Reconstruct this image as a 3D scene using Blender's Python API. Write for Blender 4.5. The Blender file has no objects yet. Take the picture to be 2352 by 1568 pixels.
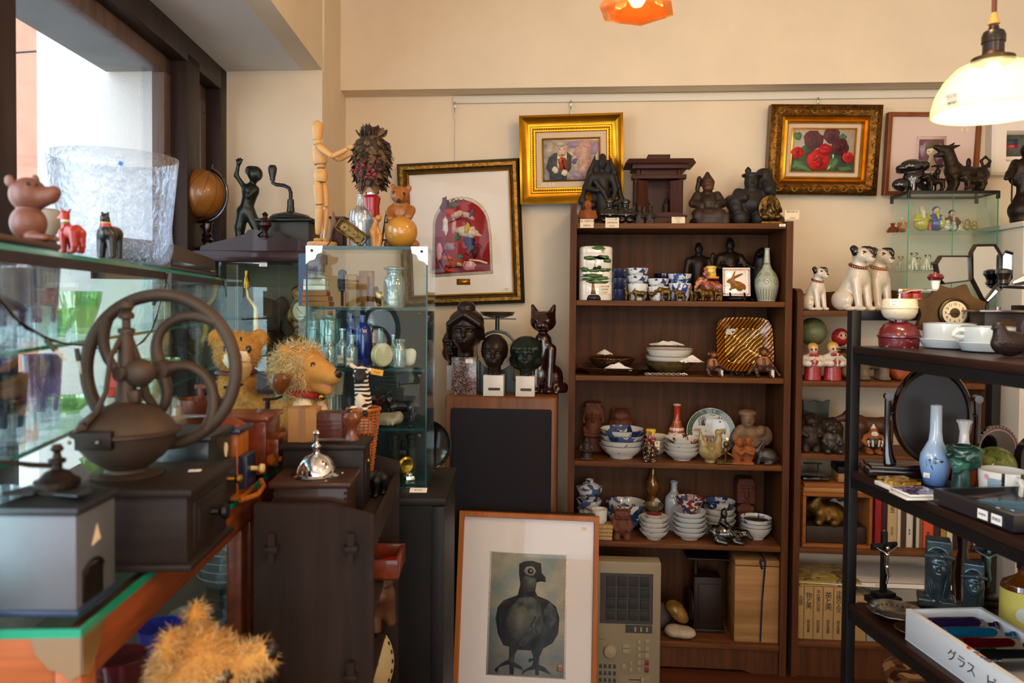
import bpy, bmesh, math, random
import numpy as np
from mathutils import Vector, Matrix, Euler
SC = bpy.context.scene
COL = SC.collection
PI = math.pi
# camera
FW, FH, FPX = 2352.0, 1568.0, 1750.0
EYE = Vector((0, 0, 1.47))
CX, CY = 1176.0, 784.0 - 51.0
cam_d = bpy.data.cameras.new('camera'); cam = bpy.data.objects.new('camera', cam_d); COL.objects.link(cam)
cam_d.sensor_width = 36; cam_d.lens = FPX / FW * 36; cam_d.clip_start = .02
cam_d.shift_y = -51.0 / FW
CR = Matrix.Rotation(math.radians(4.64), 3, 'Z') @ Matrix.Rotation(math.radians(90 - 1.37), 3, 'X') @ Matrix.Rotation(math.radians(.5), 3, 'Z')
cam.matrix_world = Matrix.Translation(EYE) @ CR.to_4x4()
cam_d.dof.use_dof = True; cam_d.dof.focus_distance = 2.7; cam_d.dof.aperture_fstop = 4.0
SC.camera = cam
# world, exposure
SC.view_settings.view_transform = 'Standard'; SC.view_settings.look = 'None'
SC.view_settings.gamma = 1; SC.view_settings.use_curve_mapping = False
SC.view_settings.exposure = 0.25
wd = bpy.data.worlds.new('world'); SC.world = wd; wd.use_nodes = True
bg = wd.node_tree.nodes['Background']; bg.inputs[0].default_value = (.80, .90, 1, 1); bg.inputs[1].default_value = 3.4
SC.cycles.max_bounces = 10; SC.cycles.transparent_max_bounces = 24; SC.cycles.diffuse_bounces = 4
SC.cycles.glossy_bounces = 4; SC.cycles.transmission_bounces = 6; SC.cycles.caustics_reflective = False; SC.cycles.caustics_refractive = False
SC.cycles.sample_clamp_indirect = 4.0; SC.cycles.use_denoising = True
def lamp(name, kind, loc, power, col, size=.1, rot=(0, 0, 0), sy=None):
    l = bpy.data.lights.new(name, kind); o = bpy.data.objects.new(name, l); COL.objects.link(o)
    l.energy = power; l.color = col; o.location = loc; o.rotation_euler = rot
    if kind == 'AREA':
        l.shape = 'RECTANGLE'; l.size = size; l.size_y = sy or size
    elif kind != 'SUN': l.shadow_soft_size = size
    return o
# daylight enters by the bay window on the left (the sky, helped by an added lamp) and by the shop front behind the camera
lamp('bay_window_fill', 'AREA', (-1.62, -.1, 1.62), 72, (.88, .94, 1), 3.4, (0, math.radians(-90), 0), 1.1)  # fill panel added outside the bay, out of view, to boost the window light
lamp('shop_front_daylight', 'AREA', (.9, -2.75, 1.5), 18, (1, .93, .85), 2.6, (math.radians(90), 0, 0), 2.0)
# the warm ceiling lamps of the shop that hang behind the camera
for i, (lx, ly) in enumerate(((-.3, -.5), (1.5, -.4), (.6, 1.5))):
    lamp('ceiling_lamp_light', 'POINT', (lx, ly, 2.45), (25, 23, 18)[i], (1, .62, .31), .09)
from math import sin, cos, radians as rad
AN = lambda n: [2 * PI * i / n for i in range(n)]
TAU = 2 * PI; RG = range; HX = (PI / 2, 0, 0); V_ = Vector
RT,UP,FD=CR.col[0],CR.col[1],-CR.col[2]
def atY(px,Y,z):
 n=FPX*RT-(px-CX)*FD
 return V_((-(n.y*Y+n.z*(z-EYE.z))/n.x,Y,z))
def atD(px,d,z):
 n=FPX*RT-(px-CX)*FD;h=z-EYE.z
 A=np.array([[n.x,n.y],[FD.x,FD.y]]);b=np.array([-n.z*h,d-FD.z*h])
 s=np.linalg.solve(A,b);return V_((s[0],s[1],z))
def onz(px,py,z):
 r=RT*(px-CX)-UP*(py-CY)+FD*FPX
 return EYE+r*((z-EYE.z)/r.z)
def atPY(px,py,Y):
 r=RT*(px-CX)-UP*(py-CY)+FD*FPX
 return EYE+r*(Y/r.y)
def atPD(px,py,d):
 r=RT*(px-CX)-UP*(py-CY)+FD*FPX
 return EYE+r*(d/FPX)
def dep(p):return(V_(p)-EYE).dot(FD)
def mpp(p):return dep(p)/FPX
def proj(p):
 v=V_(p)-EYE;d=v.dot(FD);return(CX+FPX*v.dot(RT)/d,CY-FPX*v.dot(UP)/d)
def lin(h):
 if not isinstance(h,str):return tuple(h)+(1,)if len(h)==3 else h
 v=[int(h[i:i+2],16)/255 for i in(0,2,4)]
 return tuple(c/12.92 if c<=.04045 else((c+.055)/1.055)**2.4 for c in v)+(1,)
MATS={}
def newmat(key):
 m=bpy.data.materials.new(key);m.use_nodes=True;MATS[key]=m
 nt=m.node_tree;return m,nt,nt.nodes['Principled BSDF']
def nd(nt,t,**kw):
 n=nt.nodes.new(t)
 for k,v in kw.items():
  if k in n.inputs:n.inputs[k].default_value=v
  else:setattr(n,k,v)
 return n
def ramp(nt,stops,fac,const=False):
 r=nt.nodes.new('ShaderNodeValToRGB');e=r.color_ramp.elements
 if const:r.color_ramp.interpolation='CONSTANT'
 while len(e)<len(stops):e.new(.5)
 for el,(p,c)in zip(e,stops):el.position=p;el.color=lin(c)
 nt.links.new(fac,r.inputs[0]);return r.outputs[0]
def coords(nt,scale=(1,1,1),rot=(0,0,0)):
 tc=nt.nodes.new('ShaderNodeTexCoord');mp=nt.nodes.new('ShaderNodeMapping')
 mp.inputs['Scale'].default_value=scale;mp.inputs['Rotation'].default_value=rot
 nt.links.new(tc.outputs['Object'],mp.inputs[0]);return mp.outputs[0]
def bump(nt,b,fac,st,dist=.002):
 n=nd(nt,'ShaderNodeBump',Strength=st,Distance=dist);nt.links.new(fac,n.inputs['Height']);nt.links.new(n.outputs[0],b.inputs['Normal'])
def PL(key,col,rough=.5,metal=0,coat=0,var=.0,vs=30,bmp=0,bs=120,sss=0,col2=None,spec=.5,emit=0):
 if key in MATS:return MATS[key]
 m,nt,b=newmat(key);c=lin(col)
 b.inputs['Base Color'].default_value=c;b.inputs['Roughness'].default_value=rough;b.inputs['Metallic'].default_value=metal
 b.inputs['Coat Weight'].default_value=coat;b.inputs['Coat Roughness'].default_value=.08;b.inputs['Specular IOR Level'].default_value=spec
 if sss:b.inputs['Subsurface Weight'].default_value=sss;b.inputs['Subsurface Radius'].default_value=(.01,.006,.004)
 if emit:b.inputs['Emission Color'].default_value=c;b.inputs['Emission Strength'].default_value=emit
 if var or col2:
  v=coords(nt);n=nd(nt,'ShaderNodeTexNoise',Scale=vs,Detail=5.0,Roughness=.6);nt.links.new(v,n.inputs[0])
  c2=lin(col2)if col2 else tuple(max(0,x*(1-var))for x in c[:3])+(1,)
  c1=c if col2 else tuple(min(1,x*(1+var*.6))for x in c[:3])+(1,)
  nt.links.new(ramp(nt,((.35,c2),(.65,c1)),n.outputs[0]),b.inputs['Base Color'])
 if bmp:
  v=coords(nt);n=nd(nt,'ShaderNodeTexNoise',Scale=bs,Detail=4.0);nt.links.new(v,n.inputs[0]);bump(nt,b,n.outputs[0],bmp)
 return m
def wood(key,c1,c2,scale=6,rough=.45,axis='z',coat=.0,bmp=.12,wear=None):
 if key in MATS:return MATS[key]
 m,nt,b=newmat(key);b.inputs['Roughness'].default_value=rough;b.inputs['Coat Weight'].default_value=coat;b.inputs['Specular IOR Level'].default_value=.25
 sc={'z':(scale*8,scale*8,scale*.5),'x':(scale*.5,scale*8,scale*8),'y':(scale*8,scale*.5,scale*8)}[axis]
 v=coords(nt,sc);n=nd(nt,'ShaderNodeTexNoise',Scale=1.0,Detail=6.0,Roughness=.65,Distortion=.6);nt.links.new(v,n.inputs[0])
 out=ramp(nt,((.3,c1),(.7,c2)),n.outputs[0])
 if wear:
  w=nd(nt,'ShaderNodeTexNoise',Scale=26.0,Detail=8.0,Roughness=.7);nt.links.new(coords(nt,(1,1,.35)),w.inputs[0])
  f=ramp(nt,((.66,'000000'),(.72,'ffffff')),w.outputs[0])
  mx=nd(nt,'ShaderNodeMixRGB');nt.links.new(f,mx.inputs[0]);nt.links.new(out,mx.inputs[1]);mx.inputs[2].default_value=lin(wear);out=mx.outputs[0]
 nt.links.new(out,b.inputs['Base Color']);bump(nt,b,n.outputs[0],bmp,.001)
 return m
def SP(key,base,cols,scale=60,th=.56,rough=.25,coat=.5,detail=2,dist=1.0,stretch=(1,1,1),kind='noise'):
 if key in MATS:return MATS[key]
 m,nt,b=newmat(key);b.inputs['Roughness'].default_value=rough;b.inputs['Coat Weight'].default_value=coat
 prev=None
 for i,c in enumerate(cols):
  mp=coords(nt,tuple(s*scale for s in stretch));ad=nd(nt,'ShaderNodeVectorMath',operation='ADD');ad.inputs[1].default_value=(i*7.3+1,i*3.1,i*5.7)
  nt.links.new(mp,ad.inputs[0])
  if kind=='noise':
   n=nd(nt,'ShaderNodeTexNoise',Scale=1.0,Detail=float(detail),Distortion=dist);o=n.outputs[0]
   nt.links.new(ad.outputs[0],n.inputs[0])
   f=ramp(nt,((th,'000000'),(th+.02,'ffffff')),o)
  elif kind=='wave':
   n=nd(nt,'ShaderNodeTexWave',Scale=1.0,Distortion=dist,Detail=1.0);nt.links.new(ad.outputs[0],n.inputs[0])
   f=ramp(nt,((th,'000000'),(th+.05,'ffffff')),n.outputs[1])
  else:
   n=nd(nt,'ShaderNodeTexVoronoi',Scale=1.0);nt.links.new(ad.outputs[0],n.inputs[0])
   f=ramp(nt,((th,'ffffff'),(th+.03,'000000')),n.outputs[0])
  mx=nd(nt,'ShaderNodeMixRGB');nt.links.new(f,mx.inputs[0])
  if prev is None:mx.inputs[1].default_value=lin(base)
  else:nt.links.new(prev,mx.inputs[1])
  mx.inputs[2].default_value=lin(c);prev=mx.outputs[0]
 nt.links.new(prev,b.inputs['Base Color']);return m
def bands(key,stops,z0,z1,rough=.3,coat=.3,metal=0,axis=2):
 if key in MATS:return MATS[key]
 m,nt,b=newmat(key);b.inputs['Roughness'].default_value=rough;b.inputs['Coat Weight'].default_value=coat;b.inputs['Metallic'].default_value=metal
 tc=nt.nodes.new('ShaderNodeTexCoord');sp=nt.nodes.new('ShaderNodeSeparateXYZ');nt.links.new(tc.outputs['Object'],sp.inputs[0])
 mr=nd(nt,'ShaderNodeMapRange');mr.inputs[1].default_value=z0;mr.inputs[2].default_value=z1;nt.links.new(sp.outputs[axis],mr.inputs[0])
 nt.links.new(ramp(nt,stops,mr.outputs[0],True),b.inputs['Base Color']);return m
def CG(key,tint='ffffff',refl=.06,rough=.02,opac=0.0,body=None,wavy=0):
 if key in MATS:return MATS[key]
 m,nt,b=newmat(key);nt.nodes.remove(b);out=nt.nodes['Material Output']
 tr=nd(nt,'ShaderNodeBsdfTransparent');tr.inputs[0].default_value=lin(tint)
 gl=nd(nt,'ShaderNodeBsdfGlossy');gl.inputs[0].default_value=(.95,.97,1,1);gl.inputs['Roughness'].default_value=rough
 lw=nd(nt,'ShaderNodeLayerWeight',Blend=.35);rm=nd(nt,'ShaderNodeMapRange')
 nt.links.new(lw.outputs['Facing'],rm.inputs[0]);rm.inputs[3].default_value=refl;rm.inputs[4].default_value=.65
 pw=nd(nt,'ShaderNodeMath',operation='POWER');nt.links.new(lw.outputs['Facing'],pw.inputs[0]);pw.inputs[1].default_value=2.5;nt.links.new(pw.outputs[0],rm.inputs[0])
 mx=nd(nt,'ShaderNodeMixShader');nt.links.new(rm.outputs[0],mx.inputs[0]);nt.links.new(tr.outputs[0],mx.inputs[1]);nt.links.new(gl.outputs[0],mx.inputs[2])
 sh=mx.outputs[0]
 if opac:
  df=nd(nt,'ShaderNodeBsdfPrincipled');df.inputs['Base Color'].default_value=lin(body or tint);df.inputs['Roughness'].default_value=.15
  m2=nd(nt,'ShaderNodeMixShader');m2.inputs[0].default_value=opac;nt.links.new(sh,m2.inputs[1]);nt.links.new(df.outputs[0],m2.inputs[2]);sh=m2.outputs[0]
 if wavy:
  n=nd(nt,'ShaderNodeTexNoise',Scale=wavy,Detail=3.0,Distortion=1.2);nt.links.new(coords(nt),n.inputs[0])
  bp=nd(nt,'ShaderNodeBump',Strength=.9,Distance=.01);nt.links.new(n.outputs[0],bp.inputs['Height'])
  nt.links.new(bp.outputs[0],gl.inputs['Normal']);nt.links.new(bp.outputs[0],lw.inputs['Normal'])
 nt.links.new(sh,out.inputs[0]);return m
def MT(k):return MATS[k]if isinstance(k,str)else k
def rotm(r):return Euler(r).to_matrix()if r is not None else Matrix.Identity(3)
class G:
 def __init__(s):s.v=[];s.f=[];s.mi=[];s.m=0;s.x=None
 def add(s,vs,fs,mi=None):
  n=len(s.v)
  if s.x is not None:vs=[s.x@V_(v)for v in vs]
  s.v+=[tuple(v)for v in vs];s.f+=[tuple(i+n for i in f)for f in fs];s.mi+=mi if mi else[s.m]*len(fs);return s
 def bx(s,c,d,rot=None,bev=0,seg=2):
  c=V_(c);R=rotm(rot);hx,hy,hz=d[0]/2,d[1]/2,d[2]/2
  P=[(-hx,-hy,-hz),(hx,-hy,-hz),(hx,hy,-hz),(-hx,hy,-hz),(-hx,-hy,hz),(hx,-hy,hz),(hx,hy,hz),(-hx,hy,hz)]
  F=[(3,2,1,0),(4,5,6,7),(0,1,5,4),(1,2,6,5),(2,3,7,6),(3,0,4,7)]
  if bev:
   bm=bmesh.new();vv=[bm.verts.new(p)for p in P]
   for f in F:bm.faces.new([vv[i]for i in f])
   bmesh.ops.bevel(bm,geom=bm.edges[:],offset=min(bev,min(d)*.49),segments=seg,affect='EDGES',profile=.5)
   bm.verts.index_update();P=[v.co[:]for v in bm.verts];F=[[v.index for v in f.verts]for f in bm.faces];bm.free()
  return s.add([R@V_(p)+c for p in P],F)
 def box2(s,a,b,bev=0):
  return s.bx([(a[i]+b[i])/2 for i in RG(3)],[abs(b[i]-a[i])for i in RG(3)],None,bev)
 def la(s,prof,c=(0,0,0),seg=32,rot=None,k=1.0,sx=1,sy=1,paint=None,fl=None):
  c=V_(c);R=rotm(rot);vs=[];fs=[];mi=[];n=len(prof)
  for(r,z)in prof:
   for j in RG(seg):
    a=TAU*j/seg;q=fl(a,z)if fl else 1
    vs.append(R@V_((r*k*q*cos(a)*sx,r*k*q*sin(a)*sy,z*k))+c)
  for i in RG(n-1):
   for j in RG(seg):
    fs.append((i*seg+j,i*seg+(j+1)%seg,(i+1)*seg+(j+1)%seg,(i+1)*seg+j))
    mi.append(paint((j+.5)/seg*TAU,(prof[i][1]+prof[i+1][1])/2,i)if paint else s.m)
  for i,fl_ in((0,1),(n-1,0)):
   if prof[i][0]>1e-6:
    f=[i*seg+j for j in RG(seg)];fs.append(f[::-1]if fl_ else f);mi.append(mi[0]if fl_ else mi[-1])
  return s.add(vs,fs,mi)
 def tu(s,pts,rad,seg=10,flat=1.0,closed=False,cap=True):
  pts=[V_(p)for p in pts];n=len(pts);rad=rad if isinstance(rad,(list,tuple))else[rad]*n
  vs=[];fs=[];pn=None
  for i,p in enumerate(pts):
   t=(pts[(i+1)%n]-pts[i-1])if closed else(pts[min(i+1,n-1)]-pts[max(i-1,0)])
   t=t.normalized()if t.length>1e-9 else V_((0,0,1))
   if pn is None:pn=t.orthogonal().normalized()
   pn=(pn-t*pn.dot(t));pn=pn.normalized()if pn.length>1e-6 else t.orthogonal().normalized()
   b=t.cross(pn)
   for j in RG(seg):
    a=TAU*j/seg;vs.append(p+(pn*cos(a)+b*sin(a)*flat)*rad[i])
  for i in RG(n if closed else n-1):
   for j in RG(seg):
    k=(i+1)%n;fs.append((i*seg+j,i*seg+(j+1)%seg,k*seg+(j+1)%seg,k*seg+j))
  if cap and not closed:fs.append(tuple(range(seg))[::-1]);fs.append(tuple((n-1)*seg+j for j in RG(seg)))
  return s.add(vs,fs)
 def cyl(s,a,b,r,r2=None,seg=16):return s.tu([a,b],[r,r if r2 is None else r2],seg)
 def ell(s,c,r,seg=20,rot=None):
  if not isinstance(r,(tuple,list)):r=(r,r,r)
  n=max(6,seg//2);R=rotm(rot);c=V_(c)
  pr=[(sin(PI*i/n),-cos(PI*i/n))for i in RG(n+1)];vs=[];fs=[]
  for(a,z)in pr[1:-1]:
   for j in RG(seg):t=TAU*j/seg;vs.append(R@V_((a*cos(t)*r[0],a*sin(t)*r[1],z*r[2]))+c)
  b=len(vs);vs+=[R@V_((0,0,-r[2]))+c,R@V_((0,0,r[2]))+c]
  for i in RG(n-2):
   for j in RG(seg):fs.append((i*seg+j,i*seg+(j+1)%seg,(i+1)*seg+(j+1)%seg,(i+1)*seg+j))
  for j in RG(seg):fs+=[((j+1)%seg,j,b),((n-2)*seg+j,(n-2)*seg+(j+1)%seg,b+1)]
  return s.add(vs,fs)
 def pr(s,poly,t0,t1,ax='y',c=(0,0,0),rot=None):
  n=len(poly);R=rotm(rot);c=V_(c)
  def q(p,t):return{'y':(p[0],t,p[1]),'x':(t,p[0],p[1]),'z':(p[0],p[1],t)}[ax]
  vs=[R@V_(q(p,t0))+c for p in poly]+[R@V_(q(p,t1))+c for p in poly]
  fs=[tuple(range(n))[::-1],tuple(range(n,2*n))]+[(i,(i+1)%n,n+(i+1)%n,n+i)for i in RG(n)]
  return s.add(vs,fs)
 def grid(s,fn,nu,nv,th=0):
  vs=[V_(fn(i/nu,j/nv))for i in RG(nu+1)for j in RG(nv+1)];w=nv+1
  fs=[(i*w+j,(i+1)*w+j,(i+1)*w+j+1,i*w+j+1)for i in RG(nu)for j in RG(nv)]
  if th:
   n=len(vs);vs2=[v-V_((0,0,th))for v in vs]
   bd=[(i*w,(i+1)*w)for i in RG(nu)]+[((i+1)*w+nv,i*w+nv)for i in RG(nu)]+[(j+1,j)for j in RG(nv)]+[(nu*w+j,nu*w+j+1)for j in RG(nv)]
   fs=fs+[tuple(i+n for i in f[::-1])for f in fs]+[(a,a+n,b+n,b)for a,b in bd];vs=vs+vs2
  return s.add(vs,fs)
 def mk(s,name,mats,parent=None,loc=None,sharp=35,rz=0):
  me=bpy.data.meshes.new(name);me.from_pydata(s.v,[],s.f);
  for m in(mats if isinstance(mats,(list,tuple))else[mats]):me.materials.append(MT(m))
  me.polygons.foreach_set('material_index',s.mi);finish(me,sharp)
  o=bpy.data.objects.new(name,me);COL.objects.link(o)
  if parent:o.parent=parent
  if loc is not None:o.location=loc
  if rz:o.rotation_euler.z=rz
  return o
def finish(me,sharp):
 me.polygons.foreach_set('use_smooth',[True]*len(me.polygons))
 bm=bmesh.new();bm.from_mesh(me);bmesh.ops.recalc_face_normals(bm,faces=bm.faces);bm.to_mesh(me);bm.free()
 if sharp:me.set_sharp_from_angle(angle=rad(sharp))
 me.update()
def tag(o,label,cat,group=None):
 o['label']=label;o['category']=cat
 if group:o['group']=group
 return o
def TH(name,label,cat,loc=(0,0,0),rz=0,group=None):
 o=bpy.data.objects.new(name,None);COL.objects.link(o);o.empty_display_size=.05
 o.location=V_(loc)+V_((0,0,0 if name.endswith(('rack','counter','show_case','cabinet','wooden_shelf'))else.0008));o.rotation_euler=(0,0,rz);return tag(o,label,cat,group)
def struct(o):o['kind']='structure';return o
def dup(o,loc,rz=None,label=None,group=None,parent=None):
 c=o.copy();COL.objects.link(c)
 if parent is None:
  c.location=loc
  if rz is not None:c.rotation_euler.z=rz
  if label:c['label']=label
  if group:c['group']=group
 else:c.parent=parent
 for ch in[x for x in bpy.data.objects if x.parent==o]:dup(ch,None,parent=c)
 return c
def E(c,r,m=0,rot=None,k=None,neg=False):
 return('e',np.array(c,float),np.array((r,r,r)if not isinstance(r,(tuple,list))else r,float),rotm(rot),m,k,neg)
def C(a,b,ra,rb=None,m=0,k=None,neg=False):return('c',np.array(a,float),np.array(b,float),(ra,ra if rb is None else rb),m,k,neg)
def B(c,h,m=0,rot=None,rd=.1,k=None,neg=False):return('b',np.array(c,float),np.array(h,float),rotm(rot),m,k,neg,rd)
def MX(*ps):
 out=[]
 for p in ps:
  out.append(p);q=list(p);q[1]=p[1]*np.array((-1,1,1))
  if p[0]=='c':q[2]=p[2]*np.array((-1,1,1))
  else:S=Matrix.Diagonal((-1,1,1));q[3]=S@p[3]@S
  out.append(tuple(q))
 return out
def CH(pts,rads,m=0,k=None):
 return[C(pts[i],pts[i+1],rads[i],rads[i+1],m,k)for i in RG(len(pts)-1)]
def sd(p,P):
 if p[0]=='c':
  a,b=p[1],p[2];ab=b-a;t=np.clip(((P-a)@ab)/max(ab@ab,1e-12),0,1)
  return np.linalg.norm(P-a-t[:,None]*ab,axis=1)-(p[3][0]+(p[3][1]-p[3][0])*t)
 Q=(P-p[1])@np.array(p[3])
 if p[0]=='e':
  k0=np.linalg.norm(Q/p[2],axis=1);k1=np.linalg.norm(Q/p[2]**2,axis=1)+1e-9;return k0*(k0-1)/k1
 r=p[7]*p[2].min();d=np.abs(Q)-(p[2]-r)
 return np.linalg.norm(np.maximum(d,0),axis=1)+np.minimum(d.max(axis=1),0)-r
def BD_(name,prims,mats,parent=None,k=.03,res=48,scale=1.0,loc=None,rz=0,cut0=False):
 lo=np.full(3,1e9);hi=-lo
 for p in prims:
  if p[6]:continue
  if p[0]=='c':
   for q,r in((p[1],p[3][0]),(p[2],p[3][1])):lo=np.minimum(lo,q-r);hi=np.maximum(hi,q+r)
  else:
   ext=np.abs(np.array(p[3]))@p[2];lo=np.minimum(lo,p[1]-ext);hi=np.maximum(hi,p[1]+ext)
 if cut0:lo[2]=0
 h=(hi-lo).max()/res;pad=k*.35+1.6*h;lo=lo-pad;n=np.ceil((hi+pad-lo)/h).astype(int)+1
 ax=[lo[i]+h*np.arange(n[i])for i in RG(3)];P=np.stack(np.meshgrid(*ax,indexing='ij'),-1).reshape(-1,3)
 D=None;best=None;own=np.zeros(len(P),int)
 for p in prims:
  d=sd(p,P);kk=p[5]if p[5]is not None else k
  if p[6]:
   q=np.clip(.5-.5*(D+d)/kk,0,1);D=D*(1-q)-d*q+kk*q*(1-q)
   if p[4]>=0:w=-d>best-1e9;near=np.abs(d)<.6*h+kk*.3;own=np.where(near&(d<kk*.3),p[4],own)
   continue
  if D is None:D=d;best=d.copy();own[:]=p[4]
  else:
   q=np.clip(.5+.5*(D-d)/kk,0,1);D=D*(1-q)+d*q-kk*q*(1-q)
   w=d<best;own=np.where(w,p[4],own);best=np.minimum(best,d)
 if cut0:D=np.maximum(D,-P[:,2])
 V=D.reshape(n);O=own.reshape(n);S=V<0
 cs=np.zeros(np.array(n)-1,int);pos=np.zeros(tuple(np.array(n)-1)+(3,));cnt=np.zeros(np.array(n)-1)
 sl=lambda o:tuple(slice(o[i],n[i]-1+o[i])for i in RG(3))
 base=np.stack(np.meshgrid(*[np.arange(n[i]-1)for i in RG(3)],indexing='ij'),-1).astype(float)
 for a in RG(3):
  o1,o2=[x for x in RG(3)if x!=a]
  for u in(0,1):
   for w in(0,1):
    c0=[0,0,0];c0[o1]=u;c0[o2]=w;c1=list(c0);c1[a]=1
    v0,v1=V[sl(c0)],V[sl(c1)];cr=(v0<0)!=(v1<0)
    t=np.where(cr,v0/np.where(np.abs(v0-v1)<1e-12,1,v0-v1),0)
    for x in RG(3):pos[...,x]+=np.where(cr,base[...,x]+(t if x==a else c0[x]),0)
    cnt+=cr
 act=cnt>0;idx=-np.ones(act.shape,int);idx[act]=np.arange(act.sum())
 verts=(pos[act]/cnt[act][:,None])*h+lo
 faces=[];fm=[]
 for a in RG(3):
  b,c=(a+1)%3,(a+2)%3;s0=[slice(None)]*3;s0[a]=slice(0,n[a]-1);s1=[slice(None)]*3;s1[a]=slice(1,n[a])
  cr=S[tuple(s0)]!=S[tuple(s1)];I=np.argwhere(cr);I=I[(I[:,b]>0)&(I[:,c]>0)&(I[:,b]<n[b]-1)&(I[:,c]<n[c]-1)]
  if not len(I):continue
  def cell(db,dc):J=I.copy();J[:,b]-=db;J[:,c]-=dc;return idx[J[:,0],J[:,1],J[:,2]]
  q=np.stack([cell(1,1),cell(0,1),cell(0,0),cell(1,0)],1);fl=~S[I[:,0],I[:,1],I[:,2]]
  q[fl]=q[fl][:,::-1];faces.append(q);fm.append(O[I[:,0],I[:,1],I[:,2]])
 F=np.concatenate(faces);fm=np.concatenate(fm);ok=(F>=0).all(1);F=F[ok];fm=fm[ok]
 me=bpy.data.meshes.new(name);verts=verts*scale
 me.vertices.add(len(verts));me.vertices.foreach_set('co',verts.ravel());me.loops.add(F.size);me.loops.foreach_set('vertex_index',F.ravel().astype(np.int32))
 me.polygons.add(len(F));me.polygons.foreach_set('loop_start',np.arange(0,F.size,4,dtype=np.int32));me.update(calc_edges=True)
 for m in(mats if isinstance(mats,(list,tuple))else[mats]):me.materials.append(MT(m))
 me.polygons.foreach_set('material_index',np.minimum(fm,len(me.materials)-1).astype(np.int32));me.polygons.foreach_set('use_smooth',[True]*len(F));me.update()
 o=bpy.data.objects.new(name,me);COL.objects.link(o)
 if parent:o.parent=parent
 if loc is not None:o.location=loc
 if rz:o.rotation_euler.z=rz
 return o
def fur(src,n,ln,w,mats,name='fur',seed=1,curl=.5,zmax=None,keep=None,lie=(0,0,-.4)):
 rs=random.Random(seed);me=src.data;ar=[p.area for p in me.polygons];P=list(me.polygons);g=G();ks=rs.choices(range(len(P)),ar,k=n)
 for i in ks:
  p=P[i];c=V_(p.center);
  if keep and not keep(c,p):continue
  nn=V_(p.normal);d=(nn+V_(lie)+V_((rs.uniform(-curl,curl),rs.uniform(-curl,curl),rs.uniform(-curl,curl)))).normalized()
  sd_=d.cross(V_((rs.uniform(-1,1),rs.uniform(-1,1),rs.uniform(-1,1)))).normalized()*w;L=ln*rs.uniform(.6,1.2)
  c0=c-nn*w*.5;c1=c+d*L*.5;c2=c+(d+V_((rs.uniform(-curl,curl),rs.uniform(-curl,curl),rs.uniform(-curl,curl)-.2))*.8).normalized()*L
  up=d.cross(sd_).normalized()*w
  g.m=rs.randrange(len(mats))if isinstance(mats,(list,tuple))else 0
  g.add([c0-sd_,c0+sd_,c0+up,c1-sd_*.7,c1+sd_*.7,c1+up*.7,c2],[(0,1,4,3),(1,2,5,4),(2,0,3,5),(3,4,6),(4,5,6),(5,3,6)])
 return g.mk(name,mats,src,sharp=0)
def blob(cx,cy,rx,ry,n=14,j=.12,seed=0,a0=0):
 r=random.Random(seed);out=[]
 for i in RG(n):
  a=TAU*i/n;q=1+r.uniform(-j,j);x,y=rx*q*cos(a),ry*q*sin(a)
  out.append((cx+x*cos(a0)-y*sin(a0),cy+x*sin(a0)+y*cos(a0)))
 return out
def stroke(pts,w0,w1=None):
 w1=w0 if w1 is None else w1;L=[];R=[];n=len(pts)
 for i in RG(n):
  a=pts[max(i-1,0)];b=pts[min(i+1,n-1)];dx,dy=b[0]-a[0],b[1]-a[1];l=math.hypot(dx,dy)or 1
  w=(w0+(w1-w0)*i/max(n-1,1))/2;L.append((pts[i][0]-dy/l*w,pts[i][1]+dx/l*w));R.append((pts[i][0]+dy/l*w,pts[i][1]-dx/l*w))
 return L+R[::-1]
def text(s,size,mat,parent,loc,rot=HX,name='lettering',align='CENTER',sx=1.0,ext=.0002,vertical=False,label=None):
 cu=bpy.data.curves.new(name,'FONT');cu.body='\n'.join(s)if vertical else s;cu.size=size;cu.align_x=align;cu.align_y='CENTER';cu.extrude=ext;cu.resolution_u=2
 if vertical:cu.space_line=.82
 ob=bpy.data.objects.new(name,cu);COL.objects.link(ob);bpy.context.view_layer.update()
 me=bpy.data.meshes.new_from_object(ob.evaluated_get(bpy.context.evaluated_depsgraph_get()));bpy.data.objects.remove(ob);bpy.data.curves.remove(cu)
 me.materials.clear();me.materials.append(MT(mat));o=bpy.data.objects.new(name,me);COL.objects.link(o);o.parent=parent;o.location=loc;o.rotation_euler=rot;o.scale=(sx,1,1)
 if label:o['label']=label
 return o
def CD(label,loc,w,h,lines,rz=0,lean=0,parent=None,mat='card',sz=None,ink='ink',cat='price card',name='price_card'):
 g=G();g.bx((0,0,h/2),(w,.0012,h));o=g.mk(name,mat,parent,loc);o.rotation_euler=(lean,0,rz);n=len(lines)
 if parent is None:tag(o,label,cat)
 elif label:o['label']=label
 for i,l in enumerate(lines):
  if l:text(l,sz or h/(n+1)*.8,ink,o,(0,-.0009,h*(n-i-.5)/n),ext=.0001)
 return o
TAU = 2 * PI; WC = 'white_card'
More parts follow.
